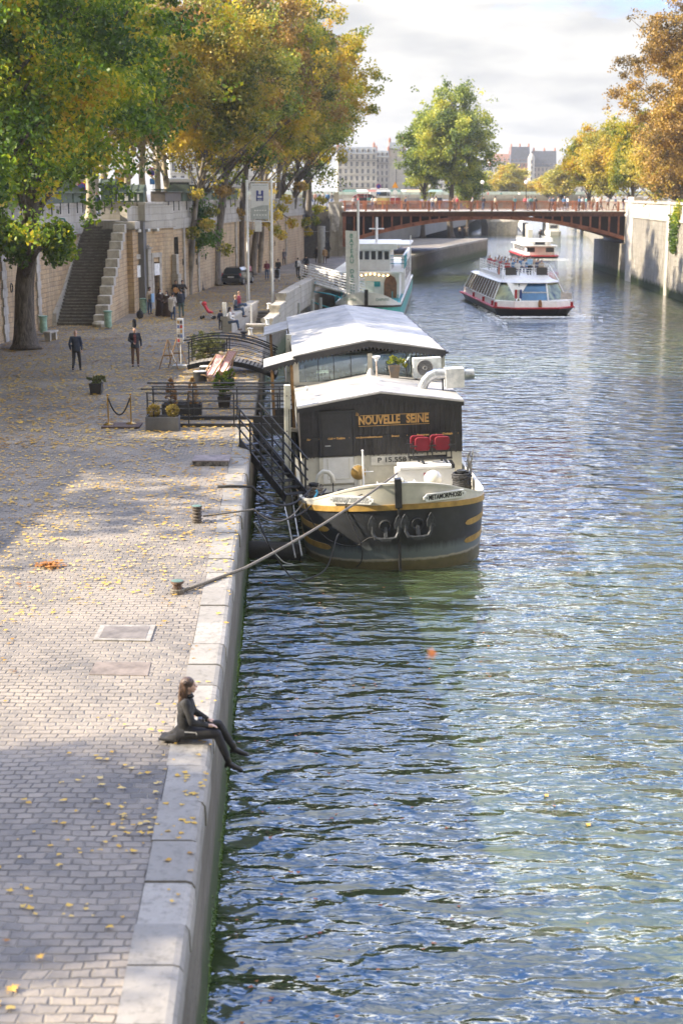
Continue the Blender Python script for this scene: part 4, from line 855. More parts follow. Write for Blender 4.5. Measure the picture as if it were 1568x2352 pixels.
mb = MB(); mb.box(-.06, -.358, .42, .05, -.351, .52); mb.build('label', M('label_red', (.5, .2, .25), .6, var=.8, scale=40), t)
def seats(loc, label):
    t = dt('theatre_seat', loc, label, 'folding seat', 'pairs of red folding theatre seats')
    mb = MB()
    for x0 in (-.30, .30):
        pts = []
        for cx, cz, a0_ in ((.13, .12, 0), (-.13, .12, 90), (-.13, -.10, 180), (.13, -.10, 270)): pts += [(x0+cx+.10*math.cos(R(a0_+q*22.5)), .03, .34+cz+.10*math.sin(R(a0_+q*22.5))) for q in range(5)]
        m2 = MB(); m2.prism(pts, (0, -.09, 0)); m2.build1('cushion', RED, t, bevel=.03, seg=3, auto=0)
    mb = MB()
    for x in (-.58, 0, .58): mb.bar((x, .05, -.12), (x, .05, .42), .03, .06); mb.bar((x-.10, -.09, .30), (x+.10, -.09, .30), .06, .04)
    mb.bar((-.60, .05, -.12), (.60, .05, -.12), .05, .06)
    for x in (-.35, .35): mb.bar((x, .05, -.12), (x+.08, -.12, -.24), .05)
    mb.build('frame', STEELK, t); return t
s_a = seats((1.46, 4.50, 2.36), 'front pair of dark red folding seats on the white storage box'); s_b = seats((1.34, 4.76, 2.38), 'rear pair of dark red folding seats, mostly hidden behind the front pair')
t = dt('mushroom_vent', (1.28, 2.9, 1.35), 'cream mushroom-shaped dome vent on the right of the foredeck', 'vent')
mb = MB(); mb.lathe([(.09, 0), (.085, .4), (.2, .42), (.27, .56), (.26, .68), (.17, .80), (.05, .85)], (0, 0, 0), 22); mb.build('dome', M('cream_gloss', (.66, .63, .54), .3), t, smooth=True, auto=45)
def coil(loc, label, rr=.24, hgt=.36, n=7, mat=ROPEB):
    t = dt('rope_coil', loc, label, 'coiled rope', None); mb = MB(); rg = random.Random(int(loc[0]*10))
    for k in range(n): z = .03+k*hgt/n; r = rr*(1-.12*rg.random()); mb.tube([(math.cos(a*math.pi/8)*r+rg.uniform(-.02, .02), math.sin(a*math.pi/8)*r, z+rg.uniform(-.02, .02)) for a in range(17)], .034, 6)
    mb.build('coil', mat, t); mb = MB(); mb.lathe([(.12, 0), (.10, .1), (.10, hgt*.9), (.15, hgt+.02), (.15, hgt+.08)], (0, 0, 0), 12); mb.build('bollard', STEELK, t); return t
coil((2.22, 3.6, 1.45), 'thick dark rope piled round the right bollard of the foredeck', .28, .5, 9); coil((-2.2, 3.3, 1.4), 'brown rope wound round the left bollard of the foredeck', .26, .42, 7, ROPE); coil((-1.42, 2.0, 1.4), 'black rope wound round a small bollard behind the left name plate', .18, .45, 7)
t = dt('cable_bundle', (2.46, 4.6, 1.6), 'tangle of thin cables and rods beside the right front corner of the cabin', 'cables'); mb = MB(); rg = random.Random(2)
for k in range(12): a = [(rg.uniform(-.02, .22), rg.uniform(-.1, .1), rg.uniform(0, .2))]; [a.append((a[-1][0]+rg.uniform(-.05, .07), a[-1][1], a[-1][2]+.17)) for _ in range(rg.randint(2, 4))]; mb.tube(a, .009 if k > 3 else .022, 5)
mb.build('cables', M('cable_grey', (.25, .24, .22), .6), t)
# roof gear
t = dt('air_conditioner', (1.88, 9.45, 4.06), 'white outdoor air conditioning unit with a round fan grille', 'air conditioner')
mb = MB(); mb.box(-.47, -.17, 0, .47, .17, .68); mb.build('casing', M('ac_white', (.66, .70, .70), .45), t, bevel=.02); mb = MB(); mb.lathe([(.27, -.18), (.27, -.172)], (-.08, 0, .35), 24, 'y'); f_ = mb.build('fan', M('fan_dark', (.05, .05, .05), .5), t)
mb = MB()
for k in range(14): z = -.25+.038*k; hw = math.sqrt(max(0, .27**2-z*z)); mb.bar((-.08-hw, -.187, .35+z), (-.08+hw, -.187, .35+z), .008)
for r in (.27, .06): mb.tube([(-.08+r*math.cos(a*math.pi/12), -.19, .35+r*math.sin(a*math.pi/12)) for a in range(25)], .008, 5)
mb.build('grille', M('grille_grey', (.45, .45, .45), .5), t); mb = MB(); mb.box(-.40, -.1, -.05, -.34, .1, 0); mb.box(.34, -.1, -.05, .40, .1, 0); mb.build('foot', STEELK, t)
t = dt('duct_fan', (2.1, 7.4, 4.0), 'bent silver extraction duct with a square white fan box on the barge roof', 'duct')
mb = MB(); mb.tube([(-.62, -.1, -.12), (-.60, -.1, .08), (-.50, -.1, .26), (-.36, -.1, .38), (-.20, -.1, .44), (.12, -.1, .44)], .165, 16)
for x in (-.2, -.05, .1): mb.lathe([(.175, x-.012), (.175, x+.012)], (0, -.1, .44), 16, 'x')
mb.build('elbow', GALV, t, smooth=True, auto=40); mb = MB(); mb.box(.12, -.32, .0, .72, .2, .62); mb.build('fan_box', M('box_white', (.68, .68, .67), .5, var=.1, tint=(.4, .42, .44)), t, bevel=.01)
mb = MB(); mb.tube([(.72, -.1, .40), (1.05, -.1, .40)], [.17, .17], 16); mb.lathe([(.18, .84), (.18, .87)], (0, -.1, .40), 16, 'x'); mb.build('outlet', GALV, t, smooth=True, auto=40); mb = MB(); mb.bar((.05, -.1, -.1), (.05, -.1, .3), .05); mb.build('strut', STEELK, t)
t = dt('roof_lamp', (.10, 8.0, 4.18), 'small white lamp with a flared head on a rusty stem above the barge roof', 'lamp')
mb = MB(); mb.tube([(0, 0, .12), (0, 0, .70)], .025, 8); mb.build('stem', M('rusty_white', (.55, .45, .38), .8, var=.6, scale=12), t); mb = MB(); mb.lathe([(.05, .68), (.06, .74), (.13, .80), (.13, .84)], (0, 0, 0), 12); mb.build('head', WHITE, t); mb = MB(); mb.lathe([(.15, -.04), (.16, .08), (.06, .15)], (0, 0, 0), 12); mb.build('base', WHITE, t)
t = dt('spotlight', (-2.2, 7.0, 3.95), 'tiny white spotlight on the left edge of the lower barge roof', 'spotlight'); mb = MB(); mb.tube([(0, 0, 0), (0, 0, .2)], .02, 6); mb.lathe([(.05, -.1), (.08, .06)], (0, 0, .24), 10, 'y'); mb.build('head', WHITE, t)
t = dt('potted_plant', (.78, 9.3, 4.06), 'brown tapered pot with a yellow plant in front of the barge window', 'potted plant')
mb = MB(); mb.lathe([(.17, 0), (.24, .33), (.25, .34), (.27, .46), (.24, .46), (.20, .3)], (0, 0, 0), 4); o = mb.build('pot', M('pot_brown', (.13, .12, .11), .5, tint=(.25, .17, .10)), t); o.rotation_euler = (0, 0, R(45))
link('foliage', leaves_mesh('foliage', [(-.12, 0, .6), (.02, .05, .66), (.14, 0, .58), (-.05, .1, .72), (.3, .15, .6), (.36, .1, .45)], [.14, .15, .12, .1, .14, .1], 60, .07, LY, 3), t)
for i, (x, y) in enumerate([(-1.7, 11.2), (-.5, 11.0), (-1.3, 13), (.9, 12)]):
    t = dt('dining_table', (x, y, 3.22), ['white-clothed dining table inside the left end of the barge window', 'white-clothed dining table inside the middle of the barge window', 'second-row white-clothed table inside the barge window', 'dining table inside the barge behind the brown plant pot'][i], 'dining table', 'tables inside the barge')
    mb = MB(); mb.prism([(-.4, -.4, .72), (.4, -.4, .72), (.4, .4, .72), (-.4, .4, .72)], (0, 0, .03)); mb.box(-.41, -.41, .45, .41, -.40, .74); mb.build('cloth', WHITE, t); mb = MB(); mb.tube([(0, 0, 0), (0, 0, .7)], .04, 8); mb.build('leg', STEELK, t)
    mb = MB()
    for q in range(5): gx, gy = -.25+.12*q, -.2+.1*(q % 3); mb.lathe([(.035, 0), (.006, .01), (.006, .09), (.035, .12), (.03, .19)], (gx, gy, .755), 8)
    mb.build('glassware', M('glass_solid', (.7, .75, .78), .05, .6), t)
    for s_ in (-1, 1):
        c = dt('dining_chair', (x+s_*.62, y+.1, 3.22), '%s dark chair at the %s table inside the barge' % ('left' if s_ < 0 else 'right', ['leftmost front', 'middle front', 'second row', 'potted plant side'][i]), 'chair', 'chairs inside the barge')
        mb = MB(); mb.box(-.2, -.2, .42, .2, .2, .47); mb.build('seat', STEELK, c); mb = MB(); mb.box(-.2, .16, .55, .2, .2, .98) if False else mb.box(s_*.17, -.2, .5, s_*.2, .2, .98); mb.build('backrest', STEELK, c); mb = MB(); [mb.bar((a, b, 0), (a, b, .42), .03) for a in (-.18, .18) for b in (-.18, .18)]; mb.build('leg', STEELK, c)
# --- posts, stair, gangways, ropes between barge and quay
def post(px_, ptop, pbot, Y, w_, label):
    p = atY(px_, pbot, Y); q = atY(px_, ptop, Y); t = empty('mooring_post', (p.x, Y, p.z), .05, label, 'post'); mb = MB(); H_ = q.z-p.z
    mb.box(-w_/2, -.12, 0, w_/2, .12, H_); mb.build('beam', M('post_cream', (.58, .58, .50), .5, var=.2, scale=2, tint=(.45, .43, .36)), t, bevel=.01); mb = MB(); mb.box(w_*.22, -.14, H_*.15, w_*.32, -.12, H_*.82)
    for k in (.08, .35, .66): mb.ell((-.02, -.125, H_*(1-k)), .02, 6, 5)
    mb.build('slot', STEELK, t); return t
post(662, 884, 1180, 43.2, .19, 'tall cream steel mooring post in front of the barge porch'); post(664, 768, 900, 52.8, .20, 'cream mooring post rising behind the small porch roof')
gs = empty('boarding_stair', (0, 0, 0), 0, 'black metal boarding stair with flat rails going down from the quay to the foredeck', 'stair')
a0, a1 = Vector((-2.75, 42.3, 2.86)), Vector((-1.30, 40.1, 1.62)); dv = a1-a0; sdv = Vector((dv.y, -dv.x, 0)).normalized()*-.36
mb = MB()
for s_ in (-1, 1): mb.bar(a0+sdv*s_, a1+sdv*s_, .035, .26)
mb.build('stringer', STEELK, gs); mb = MB()
for k in range(9): p = a0+dv*(k+.5)/9; mb.bar(p-sdv, p+sdv, .24, .03, up=(0, 0, 1))
mb.build('tread', STEELK, gs)
mb = MB(); US = Vector((0, 0, 1))
for s_ in (-1, 1):
    for k in range(5): p = a0+dv*(.02+k*.235)+sdv*s_*1.05; mb.bar(p-US*.1, p+US*(1.02), .055, .018)
    for z in (1.05, .74, .44): mb.bar(a0+sdv*s_*1.1+US*z-dv*.05, a1+sdv*s_*1.1+US*z, .02, .055)
mb.build('railing', STEELK, gs)
mb = MB(); mb.tube([a0+dv*.35+sdv+Vector((.05, -.3, -.3)), (-1.28, 38.4, .25)], .022, 8); mb.tube([a0+dv*.55+sdv+Vector((.1, -.3, -.2)), (-1.10, 38.4, .3)], .022, 8); mb.build('strut', GALV, gs)
def gangway(label, x0, x1, y0, y1, z0, zf, rh, hs, posts, plank, curve=0, beam=.3):
    t = empty('gangway', (x0, (y0+y1)/2, z0), 0, label, 'gangway'); W = x1-x0; hy = (y1-y0)/2; n = 24
    zc = lambda x: curve*(1-(2*x/W-.72)**2/(1.28**2)) if curve else zf*0
    X = [W*i/n for i in range(n+1)]
    mb = MB()
    for s_ in (-1, 1):
        for i in range(n): mb.bar((X[i], s_*hy, zc(X[i])-beam/2), (X[i+1], s_*hy, zc(X[i+1])-beam/2), .05, beam)
    mb.build('side_beam', STEELK, t)
    mb = MB(); k = int(W/.16)
    for i in range(k): x = W*(i+.5)/k; zp = zc(x)-(0 if curve else .27); mb.box(x-.065, -hy+.03, zp-.05, x+.065, hy-.03, zp)
    mb.build('planking', plank, t)
    mb = MB()
    for s_ in (-1, 1):
        for z in hs: mb.tube([(X[i], s_*hy, zc(X[i])+z) for i in (range(n+1) if curve else (0, n))], .022 if z == hs[-1] else .014, 6)
        for fx in posts: x = W*fx; mb.bar((x, s_*hy, zc(x)-.2), (x, s_*hy, zc(x)+hs[-1]), .045)
        if rh: mb.tube([(X[i]-.15*(i == 0), s_*hy, zc(X[i])+rh) for i in (range(n+1) if curve else (0, n))], .028, 8)
    mb.build('railing', STEELK, t); return t
gangway('flat black steel gangway with railings behind the square planters', -6.35, -1.75, 45.9, 47.4, 2.82, 0, 1.13, (.25, .5, .75, 1.0), (0.01, .30, .62, .93), M('plank_dark', (.06, .06, .065), .6), beam=.34)
gangway('arched black footbridge with curved railings beside the bush', -6.5, -2.75, 60.0, 61.3, 2.62, 0, 1.04, (.28, .52, .76, .94), (0.02, .45, .97), M('plank_grey', (.30, .28, .26), .8, var=.4), curve=.62, beam=.2)
mb = MB(); mb.tube([(-2.9, 39.6, .12), (-2.6, 39.55, .14), (-1.3, 39.3, .14), (-1.15, 39.3, .12)], [.22, .30, .30, .22], 14); tag(mb.build('fender', ROPEB, smooth=True), 'fat black rubber fender floating between the barge and the river wall', 'fender')
def sag(a, b, s, n=14): a, b = Vector(a), Vector(b); return [a.lerp(b, i/n)+Vector((0, 0, -4*s*(i/n)*(1-i/n))) for i in range(n+1)]
def rope(name, pts, r, mat, label, cat='rope'): mb = MB(); mb.tube(pts, r, 6); return tag(mb.build(name, mat, smooth=True), label, cat)
bol1, bol2 = at(408, 1362), at(453, 1200)
bowp = B2W((.12, 1.6, 2.42)); c1 = Vector((interp(EDGE, 29)+.02, 28.9, QZ+.03)); c1 = at(560, 1306, QZ+.03)
rope('mooring_rope', sag(bowp, c1, .12)+sag(c1, bol1+Vector((.12, 0, .05)), .0, 4)[1:], .034, ROPE, 'long thick mooring rope from the bow across the coping to the small rusty bollard')
bl = B2W((-2.35, 2.8, 1.75)); e2 = at(583, 1170, QZ+.04); e3 = at(579, 1118, QZ+.05)
rope('mooring_rope', sag(bl, e2, .55)+sag(e2, bol2+Vector((.15, 0, .15)), 0, 3)[1:], .022, ROPE, 'thin grey mooring rope from the barge to the ribbed iron bollard')
rope('mooring_rope', sag(bl+Vector((.05, 0, .1)), e3, .5)+[at(530, 1116, QZ+.05), at(500, 1117, QZ+.04)], .035, ROPEB, 'black rope lying over the coping above the ribbed bollard')
rope('power_cable', sag(B2W((-1.9, 1.9, 2.0)), at(596, 1180, 2.0), .45), .03, ROPEB, 'black cable slung from the left bow rail to the river wall', 'cable')
hp = [B2W((-1.15, 1.0, 1.95)), B2W((-1.5, .5, 1.0)), atY(775, 1230, 37.3), atY(752, 1300, 36.8), atY(720, 1325, 36.3), atY(680, 1332, 36), atY(640, 1290, 35.9), atY(608, 1230, 35.8), atY(590, 1180, 36.3)]
def smooth_pts(P, n=5):
    o = []
    for i in range(len(P)-1):
        p0, p1, p2, p3 = P[max(0, i-1)], P[i], P[i+1], P[min(len(P)-1, i+2)]
        for k in range(n): t = k/n; o.append(.5*((2*p1)+(p2-p0)*t+(2*p0-5*p1+4*p2-p3)*t*t+(3*p1-p0-3*p2+p3)*t**3))
    return o+[P[-1]]
rope('power_cable', smooth_pts(hp), .022, ROPEB, 'long black cable looping low over the water in front of the bow', 'cable')
rope('hanging_rope', smooth_pts([S(-.18, 2.2, .05), S(-.30, 1.9, .05), S(-.25, 1.3, .08), S(-.20, .7, .1), S(-.21, .3, .08), S(-.25, .12, .06)], 4), .016, ROPEB, 'short black rope dangling down the bow left of the stem', 'rope').matrix_world = BW
rope('hanging_rope', smooth_pts([S(-.72, 1.8, .04), S(-.68, 1.4, .05), S(-.52, .95, .06), S(-.40, .78, .08), S(-.25, .72, .08), S(-.16, .95, .08), S(-.12, 1.0, .12)], 4), .016, ROPEB, 'black rope hanging in a loop across the left side of the bow', 'rope').matrix_world = BW
rope('hose', smooth_pts([Vector(at(584, 1200, 2.3)), atY(600, 1225, 36.5), atY(625, 1262, 36.3), atY(650, 1290, 36.2), atY(672, 1296, 36.2)], 5), .014, M('hose_grey', (.4, .4, .38), .5), 'thin grey line hanging from the wall in front of the barge', 'rope')
t = empty('tangled_ropes', B2W((-2.2, 1.9, 1.7)), 0, 'knot of black and blue ropes tied at the left shoulder of the bow', 'ropes'); mb = MB(); rg = random.Random(12)
for k in range(9): a = rg.uniform(-.3, .1); mb.tube(smooth_pts([Vector((a+rg.uniform(-.1, .1)+.28*j, rg.uniform(-.1, .1), rg.uniform(-.05, .12)+.04*j)) for j in range(5)], 3), .02, 5)
mb.build('ropes', ROPEB, t); mb = MB(); mb.tube(smooth_pts([Vector((-.1, -.1, -.1)), Vector((-.02, -.12, .1)), Vector((.05, -.1, .22)), Vector((.02, -.1, .3))], 3), .03, 6); mb.build('blue_rope', M('blue_rope', (.05, .3, .5), .7), t)
# bollards on the quay
t = empty('bollard', bol2, 0, 'ribbed iron bollard with a greenish top near the coping', 'bollard'); t.scale = (.82, .82, .82); mb = MB(); pf = [(.13, 0), (.14, .04)]
for k in range(4): z = .06+k*.095; pf += [(.11, z), (.145, z+.03), (.145, z+.06), (.11, z+.085)]
pf += [(.15, .44), (.15, .48), (.05, .49)]; mb.lathe(pf, (0, 0, 0), 20); mb.build('post', M('iron_brown', (.11, .09, .075), .75, .2, var=.4, scale=9, bump=.5), t); mb = MB(); mb.lathe([(.145, .485), (.12, .497), (.02, .50)], (0, 0, 0), 16); mb.build('cap', M('verdigris', (.10, .17, .15), .8), t); mb = MB()
for k in range(6): mb.ell((.2+.06*k, .02*(k % 2), .05+.01*(k % 3)), (.045, .03, .02), 7, 5)
mb.build('chain', M('chain_grey', (.3, .3, .3), .5, .5), t)
t = empty('bollard', bol1, 0, 'small rusty iron bollard with the long mooring rope tied to it', 'bollard'); mb = MB(); mb.lathe([(.14, 0), (.09, .03), (.085, .17), (.125, .20), (.125, .24), (.03, .25)], (0, 0, 0), 16); mb.build('post', M('rust', (.15, .095, .07), .85, .1, var=.4, scale=9), t); mb = MB(); mb.lathe([(.12, .245), (.08, .256)], (0, 0, 0), 14); mb.build('cap', M('verdigris', ()), t)
for k in range(3): pass
mb = MB(); [mb.tube([(math.cos(a*math.pi/6)*.12, math.sin(a*math.pi/6)*.12, .03+.04*k) for a in range(13)], .028, 6) for k in range(2)]; mb.build('rope_turns', ROPE, t)
# ================================================================ IRON BRIDGE
RUST = M('bridge_paint', (.42, .16, .085), .6, .1, var=.3, scale=1.2); RUSTD = M('bridge_dark', (.24, .10, .055), .7, .1, var=.3)
X0, X1, BYY, DZ = .4, 36.2, 177.6, 7.9
br = empty('iron_bridge', ((X0+X1)/2, BYY, 0), 0, 'rust red iron footbridge with a flat arch spanning the river, crowded with people', 'bridge')
HW = (X1-X0)/2; zl = lambda x: 6.93-3.0*(x/HW)**2
def chord(mb, th0, th1, y0, y1, n=44):
    for i in range(n):
        xa, xb = -HW+2*HW*i/n, -HW+2*HW*(i+1)/n; mb.add([(xa, y0, zl(xa)+th0), (xb, y0, zl(xb)+th0), (xb, y0, zl(xb)+th1), (xa, y0, zl(xa)+th1), (xa, y1, zl(xa)+th0), (xb, y1, zl(xb)+th0), (xb, y1, zl(xb)+th1), (xa, y1, zl(xa)+th1)], [(0, 1, 2, 3), (7, 6, 5, 4), (0, 4, 5, 1), (3, 2, 6, 7)])
mb = MB(); chord(mb, 0, .42, 0, .5); chord(mb, -.03, .05, -.1, .6)
for yy in (5, 10, 15): chord(mb, 0, .42, yy, yy+.4)
mb.build('arch', RUST, br)
mb = MB(); mb.box(-HW-.5, .0, DZ-.62, HW+.5, .25, DZ-.12); mb.box(-HW-.5, -.12, DZ-.66, HW+.5, .3, DZ-.56); mb.box(-HW-.5, .25, DZ-.5, HW+.5, 18, DZ-.14)
mb.build('girder', RUSTD, br)
mb = MB(); mb.box(-HW-.6, -.55, DZ-.12, HW+.6, 18.5, DZ-.02); mb.build('deck', M('bridge_deck', (.46, .42, .36), .7), br)
mb = MB(); mb.box(-HW, 3, -.0+3.0, HW, 17, 3.05) if False else None
n = 31
for i in range(n+1):
    x = -HW+2*HW*i/n
    if zl(x)+.42 < DZ-.7: mb.box(x-.10, .02, zl(x)+.40, x+.10, .28, DZ-.64)
mb.box(-HW-.25, 0, 3.6, -HW+.15, .5, DZ-.6); mb.box(HW-.15, 0, 3.6, HW+.25, .5, DZ-.6)
mb.build('spandrel_post', RUST, br)
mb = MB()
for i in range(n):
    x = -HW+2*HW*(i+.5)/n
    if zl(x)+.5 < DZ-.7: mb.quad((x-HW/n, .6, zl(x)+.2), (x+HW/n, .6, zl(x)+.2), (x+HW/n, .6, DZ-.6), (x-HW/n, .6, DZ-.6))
mb.build('spandrel_shade', M('bridge_shadow', (.035, .02, .015), .9), br)  # near-black sheets stand in for the shade in the open spandrels
mb = MB()
for i in range(15): x = -HW+2*HW*(i+.5)/15; mb.lathe([(.12, -.16), (.12, -.1)], (x, 0, zl(x)+.2), 8, 'y')
mb.build('rivet_boss', RUSTD, br)
mb = MB()
for yy in (-.45, 18.3):
    for z, h in ((1.05, .09), (.12, .06), (.88, .04)): mb.box(-HW-.6, yy-.04, DZ+z-h/2, HW+.6, yy+.04, DZ+z+h/2)
    k = int(2*HW/2.45)
    for i in range(k+1): x = -HW+2*HW*i/k; mb.box(x-.11, yy-.08, DZ-.1, x+.11, yy+.08, DZ+1.12)
    k = int(2*HW/.17)
    for i in range(k): x = -HW+2*HW*i/k; mb.box(x-.02, yy-.02, DZ+.12, x+.02, yy+.02, DZ+.9)
mb.build('railing', RUST, br)
# ================================================================ STONE BRIDGE BEHIND
sb_ = empty('stone_bridge', (38.9, 352, 0), 0, 'low pale stone bridge seen under and behind the rust red iron bridge', 'bridge')
mb = MB(); piers = [(-3.4, 3.4)]; span = [(-42, -5), (-5, 42)]
mb2 = MB(); prof = [(3.6, -1), (3.5, 1.2), (3.6, 2.6), (4.6, 4.8), (6.2, 6.4)]
for (w0, z0), (w1, z1) in zip(prof, prof[1:]): w_a, w_b = w0, w1; mb2.add([(-w_a, -2, z0), (w_a, -2, z0), (w_b, -2, z1), (-w_b, -2, z1), (-w_a, 16, z0), (w_a, 16, z0), (w_b, 16, z1), (-w_b, 16, z1)], [(0, 1, 2, 3), (7, 6, 5, 4), (0, 3, 7, 4), (1, 5, 6, 2)])
mb2.lathe([(3.3, -1), (3.3, 3.2), (1.0, 4.4)], (0, -2, 0), 12, sy=.6); mb2.build('pier', CAPS, sb_)
def arch_face(xa, xb, y, zs, rise, zt, n=24):
    vs = []
    for i in range(n+1): x = xa+(xb-xa)*i/n; t = 2*i/n-1; vs += [(x, y, zs+rise*math.sqrt(max(0, 1-t*t))), (x, y, zt)]
    return vs, [(2*i, 2*i+2, 2*i+3, 2*i+1) for i in range(n)]
for xa, xb in ((-44, -5.5), (5.5, 40)):
    for y in (0, 15): v_, f_ = arch_face(xa, xb, y, 3.4, 3.6, 8.0); mb.add(v_, f_)
    v_, f_ = arch_face(xa, xb, 0, 3.4, 3.6, 8.0); n_ = 24; vs = []
    for i in range(n_+1): x = xa+(xb-xa)*i/n_; t = 2*i/n_-1; z = 3.4+3.6*math.sqrt(max(0, 1-t*t)); vs += [(x, 0, z), (x, 15, z)]
    mb.add(vs, [(2*i, 2*i+1, 2*i+3, 2*i+2) for i in range(n_)])
mb.box(-80, 0, 7.0, -44, 15, 8); mb.box(40, 0, 3, 80, 15, 8); mb.box(-5.5, 0, 6.3, 5.5, 15, 8)
mb.build('arch', STONE, sb_); mb = MB(); mb.box(-80, -.4, 8.002, 80, 15.4, 8.5); mb.box(-80, -.5, 8.502, 80, -.1, 9.5); mb.build('parapet', STONE, sb_)
mb = MB(); mb.box(-80, 14.6, 8.5, 80, 14.9, 10.2); mb.build('far_railing', M('pale_green_rail', (.42, .50, .46), .5), sb_)
# ================================================================ FERRY-LIKE BOATS
SIDEG = M('reflecting_side_glass', (.45, .45, .42), .12, .75, var=.6, scale=.9, tint=(.12, .13, .12)); BLUEG = M('blue_glass', (.05, .14, .28), .08, .4, var=.3, scale=.5); REDP = M('red_paint', (.48, .03, .04), .45); HULLK = M('hull_black', (.02, .02, .022), .4)
HAIRS = [(.03, .02, .015), (.10, .055, .03), (.25, .17, .09), (.02, .02, .02), (.35, .32, .28)]
TOPS = [(.65, .64, .62), (.05, .07, .13), (.35, .05, .06), (.04, .04, .045), (.10, .22, .42), (.45, .36, .26), (.12, .30, .30), (.55, .30, .22), (.30, .30, .32), (.70, .55, .20)]
SKIN = M('skin', (.50, .30, .22), .55, var=.1); SKIND = M('skin_tan', (.34, .19, .12), .55, var=.1)
def cm(c, r=.8): return M('cloth_%02d%02d%02d' % tuple(int(v*99) for v in c), c, r, var=.2, scale=6)
def tour_boat(loc, rz, label):
    t = empty('tour_boat', loc, rz, label, 'tour boat')
    # local: bow at y=0, +y astern, x across; width 7, length 24
    def ring(w, y0, y1, z, ch=1.3): return [(-w+ch*1.1, y0, z), (w-ch*1.1, y0, z), (w, y0+ch, z), (w, y1, z), (-w, y1, z), (-w, y0+ch, z)]
    def shell(mb, a, b): n = len(a); mb.add(a+b, [(i, (i+1) % n, n+(i+1) % n, n+i) for i in range(n)]+[tuple(range(n-1, -1, -1)), tuple(range(n, 2*n))])
    mb = MB(); shell(mb, ring(3.0, 1.0, 21, -.4), ring(3.55, -.1, 21.5, .62)); mb.build('hull', HULLK, t)
    mb = MB(); shell(mb, ring(3.72, -.4, 21.8, .64, 1.6), ring(3.74, -.42, 21.9, .76, 1.6)); mb.build('rubbing_strake', REDP, t)
    mb = MB(); shell(mb, ring(3.4, .3, 21.5, .762), ring(3.35, .6, 21.4, 1.25)); mb.build('sill', WHITE, t)
    zt = 2.75; a = ring(3.35, 1.0, 21.2, 1.252, 1.9); b = ring(2.65, 2.5, 20.6, zt, 1.2)
    n = 6; mats = {0: BLUEG, 1: GLASS, 5: GLASS, 2: SIDEG, 3: WHITE, 4: SIDEG}
    mb = MB(); mb.add([a[0], a[1], b[1], b[0]], [(0, 1, 2, 3)]); mb.build('windscreen', BLUEG, t)
    mb = MB(); mb.add([a[1], a[2], b[2], b[1]], [(0, 1, 2, 3)]); mb.add([a[5], a[0], b[0], b[5]], [(0, 1, 2, 3)]); mb.build('corner_window', M('gold_glass', (.35, .33, .14), .1, .5, var=.7, scale=1.3, tint=(.06, .07, .06)), t)
    mb = MB(); mb.add([a[2], a[3], b[3], b[2]], [(0, 1, 2, 3)]); mb.add([a[4], a[5], b[5], b[4]], [(0, 1, 2, 3)]); mb.build('side_window', SIDEG, t)
    mb = MB()
    for p, q in ((a[0], b[0]), (a[1], b[1]), (a[2], b[2]), (a[5], b[5]), (a[3], b[3]), (a[4], b[4])): mb.bar(p, q, .12)
    for i in range(0, 5): mb.bar(a[i], a[i+1], .10); mb.bar(b[i], b[i+1], .12)
    for k in range(1, 12):
        f_ = k/12
        for p0, p1, q0, q1 in ((a[2], a[3], b[2], b[3]), (a[5], a[4], b[5], b[4])): mb.bar(Vector(p0).lerp(Vector(p1), f_), Vector(q0).lerp(Vector(q1), f_), .05)
    mb.bar(Vector(a[0])*.5+Vector(b[0])*.5+Vector((-.0, -.03, -.05)), Vector(a[1])*.5+Vector(b[1])*.5+Vector((0, -.03, -.05)), .10)
    mb.add([Vector(a[0])+Vector((-.35, -.02, .0)), Vector(b[0])+Vector((1.0, -.08, .02)), Vector(b[0])+Vector((-.9, .2, .03)), ], [(0, 1, 2)])
    mb.build('frame', WHITE, t)
    mb = MB(); shell(mb, [Vector(p)+Vector((0, 0, .03)) for p in ring(2.8, 2.2, 20.8, zt)], [Vector(p)+Vector((0, 0, .16)) for p in ring(2.6, 2.5, 20.4, zt)]); mb.build('roof', WHITE, t)
    # upper deck with white rails
    mb = MB(); mb.box(-2.1, 5.2, zt+.162, 2.1, 19, zt+.5); mb.prism([(-2.3, 3.4, zt+.16), (2.3, 3.4, zt+.16), (2.0, 5.2, zt+.52), (-2.0, 5.2, zt+.52)], (0, .5, 0)); mb.build('upper_deck', WHITE, t)
    mb = MB()
    for z in (.75, .95, 1.15, 1.45): mb.bar((-2.1, 5.2, zt+z), (2.1, 5.2, zt+z), .05); [mb.bar((s_*2.1, 5.2, zt+z), (s_*2.1, 19, zt+z), .05) for s_ in (-1, 1)]
    for k in range(15):
        for s_ in (-1, 1): mb.bar((s_*2.1, 5.2+k*.98, zt+.4), (s_*2.1, 5.2+k*.98, zt+1.5), .06)
    for x in (-2.1, -.7, .7, 2.1): mb.bar((x, 5.2, zt+.4), (x, 5.2, zt+1.5), .07)
    for s_ in (-1, 1): mb.bar((s_*2.1, 5.2, zt+1.45), (s_*2.6, 3.0, zt+.15), .07)
    mb.build('railing', WHITE, t)
    for s_ in (-1, 1): mb = MB(); mb.box(s_*1.45-.5, 5.12, zt+.55, s_*1.45+.5, 5.17, zt+1.25); mb.build('louvre', M('louvre_dark', (.06, .055, .05), .6), t)
    for s_ in (-1, 1): mb = MB(); mb.box(s_*2.16-.03, 7.2, zt+.5, s_*2.16+.03, 7.7, zt+1.2); mb.build('life_jacket', M('orange_fabric', (.7, .16, .04), .7), t)
    mb = MB()
    for s_ in (-1, 1):
        for y in (1.2, 3.0, 8, 14): mb.lathe([(.14, .76), (.14, 1.15), (.16, 1.17)], (s_*3.45, y, 0), 8)
    mb.build('bollard', REDP, t)
    return t
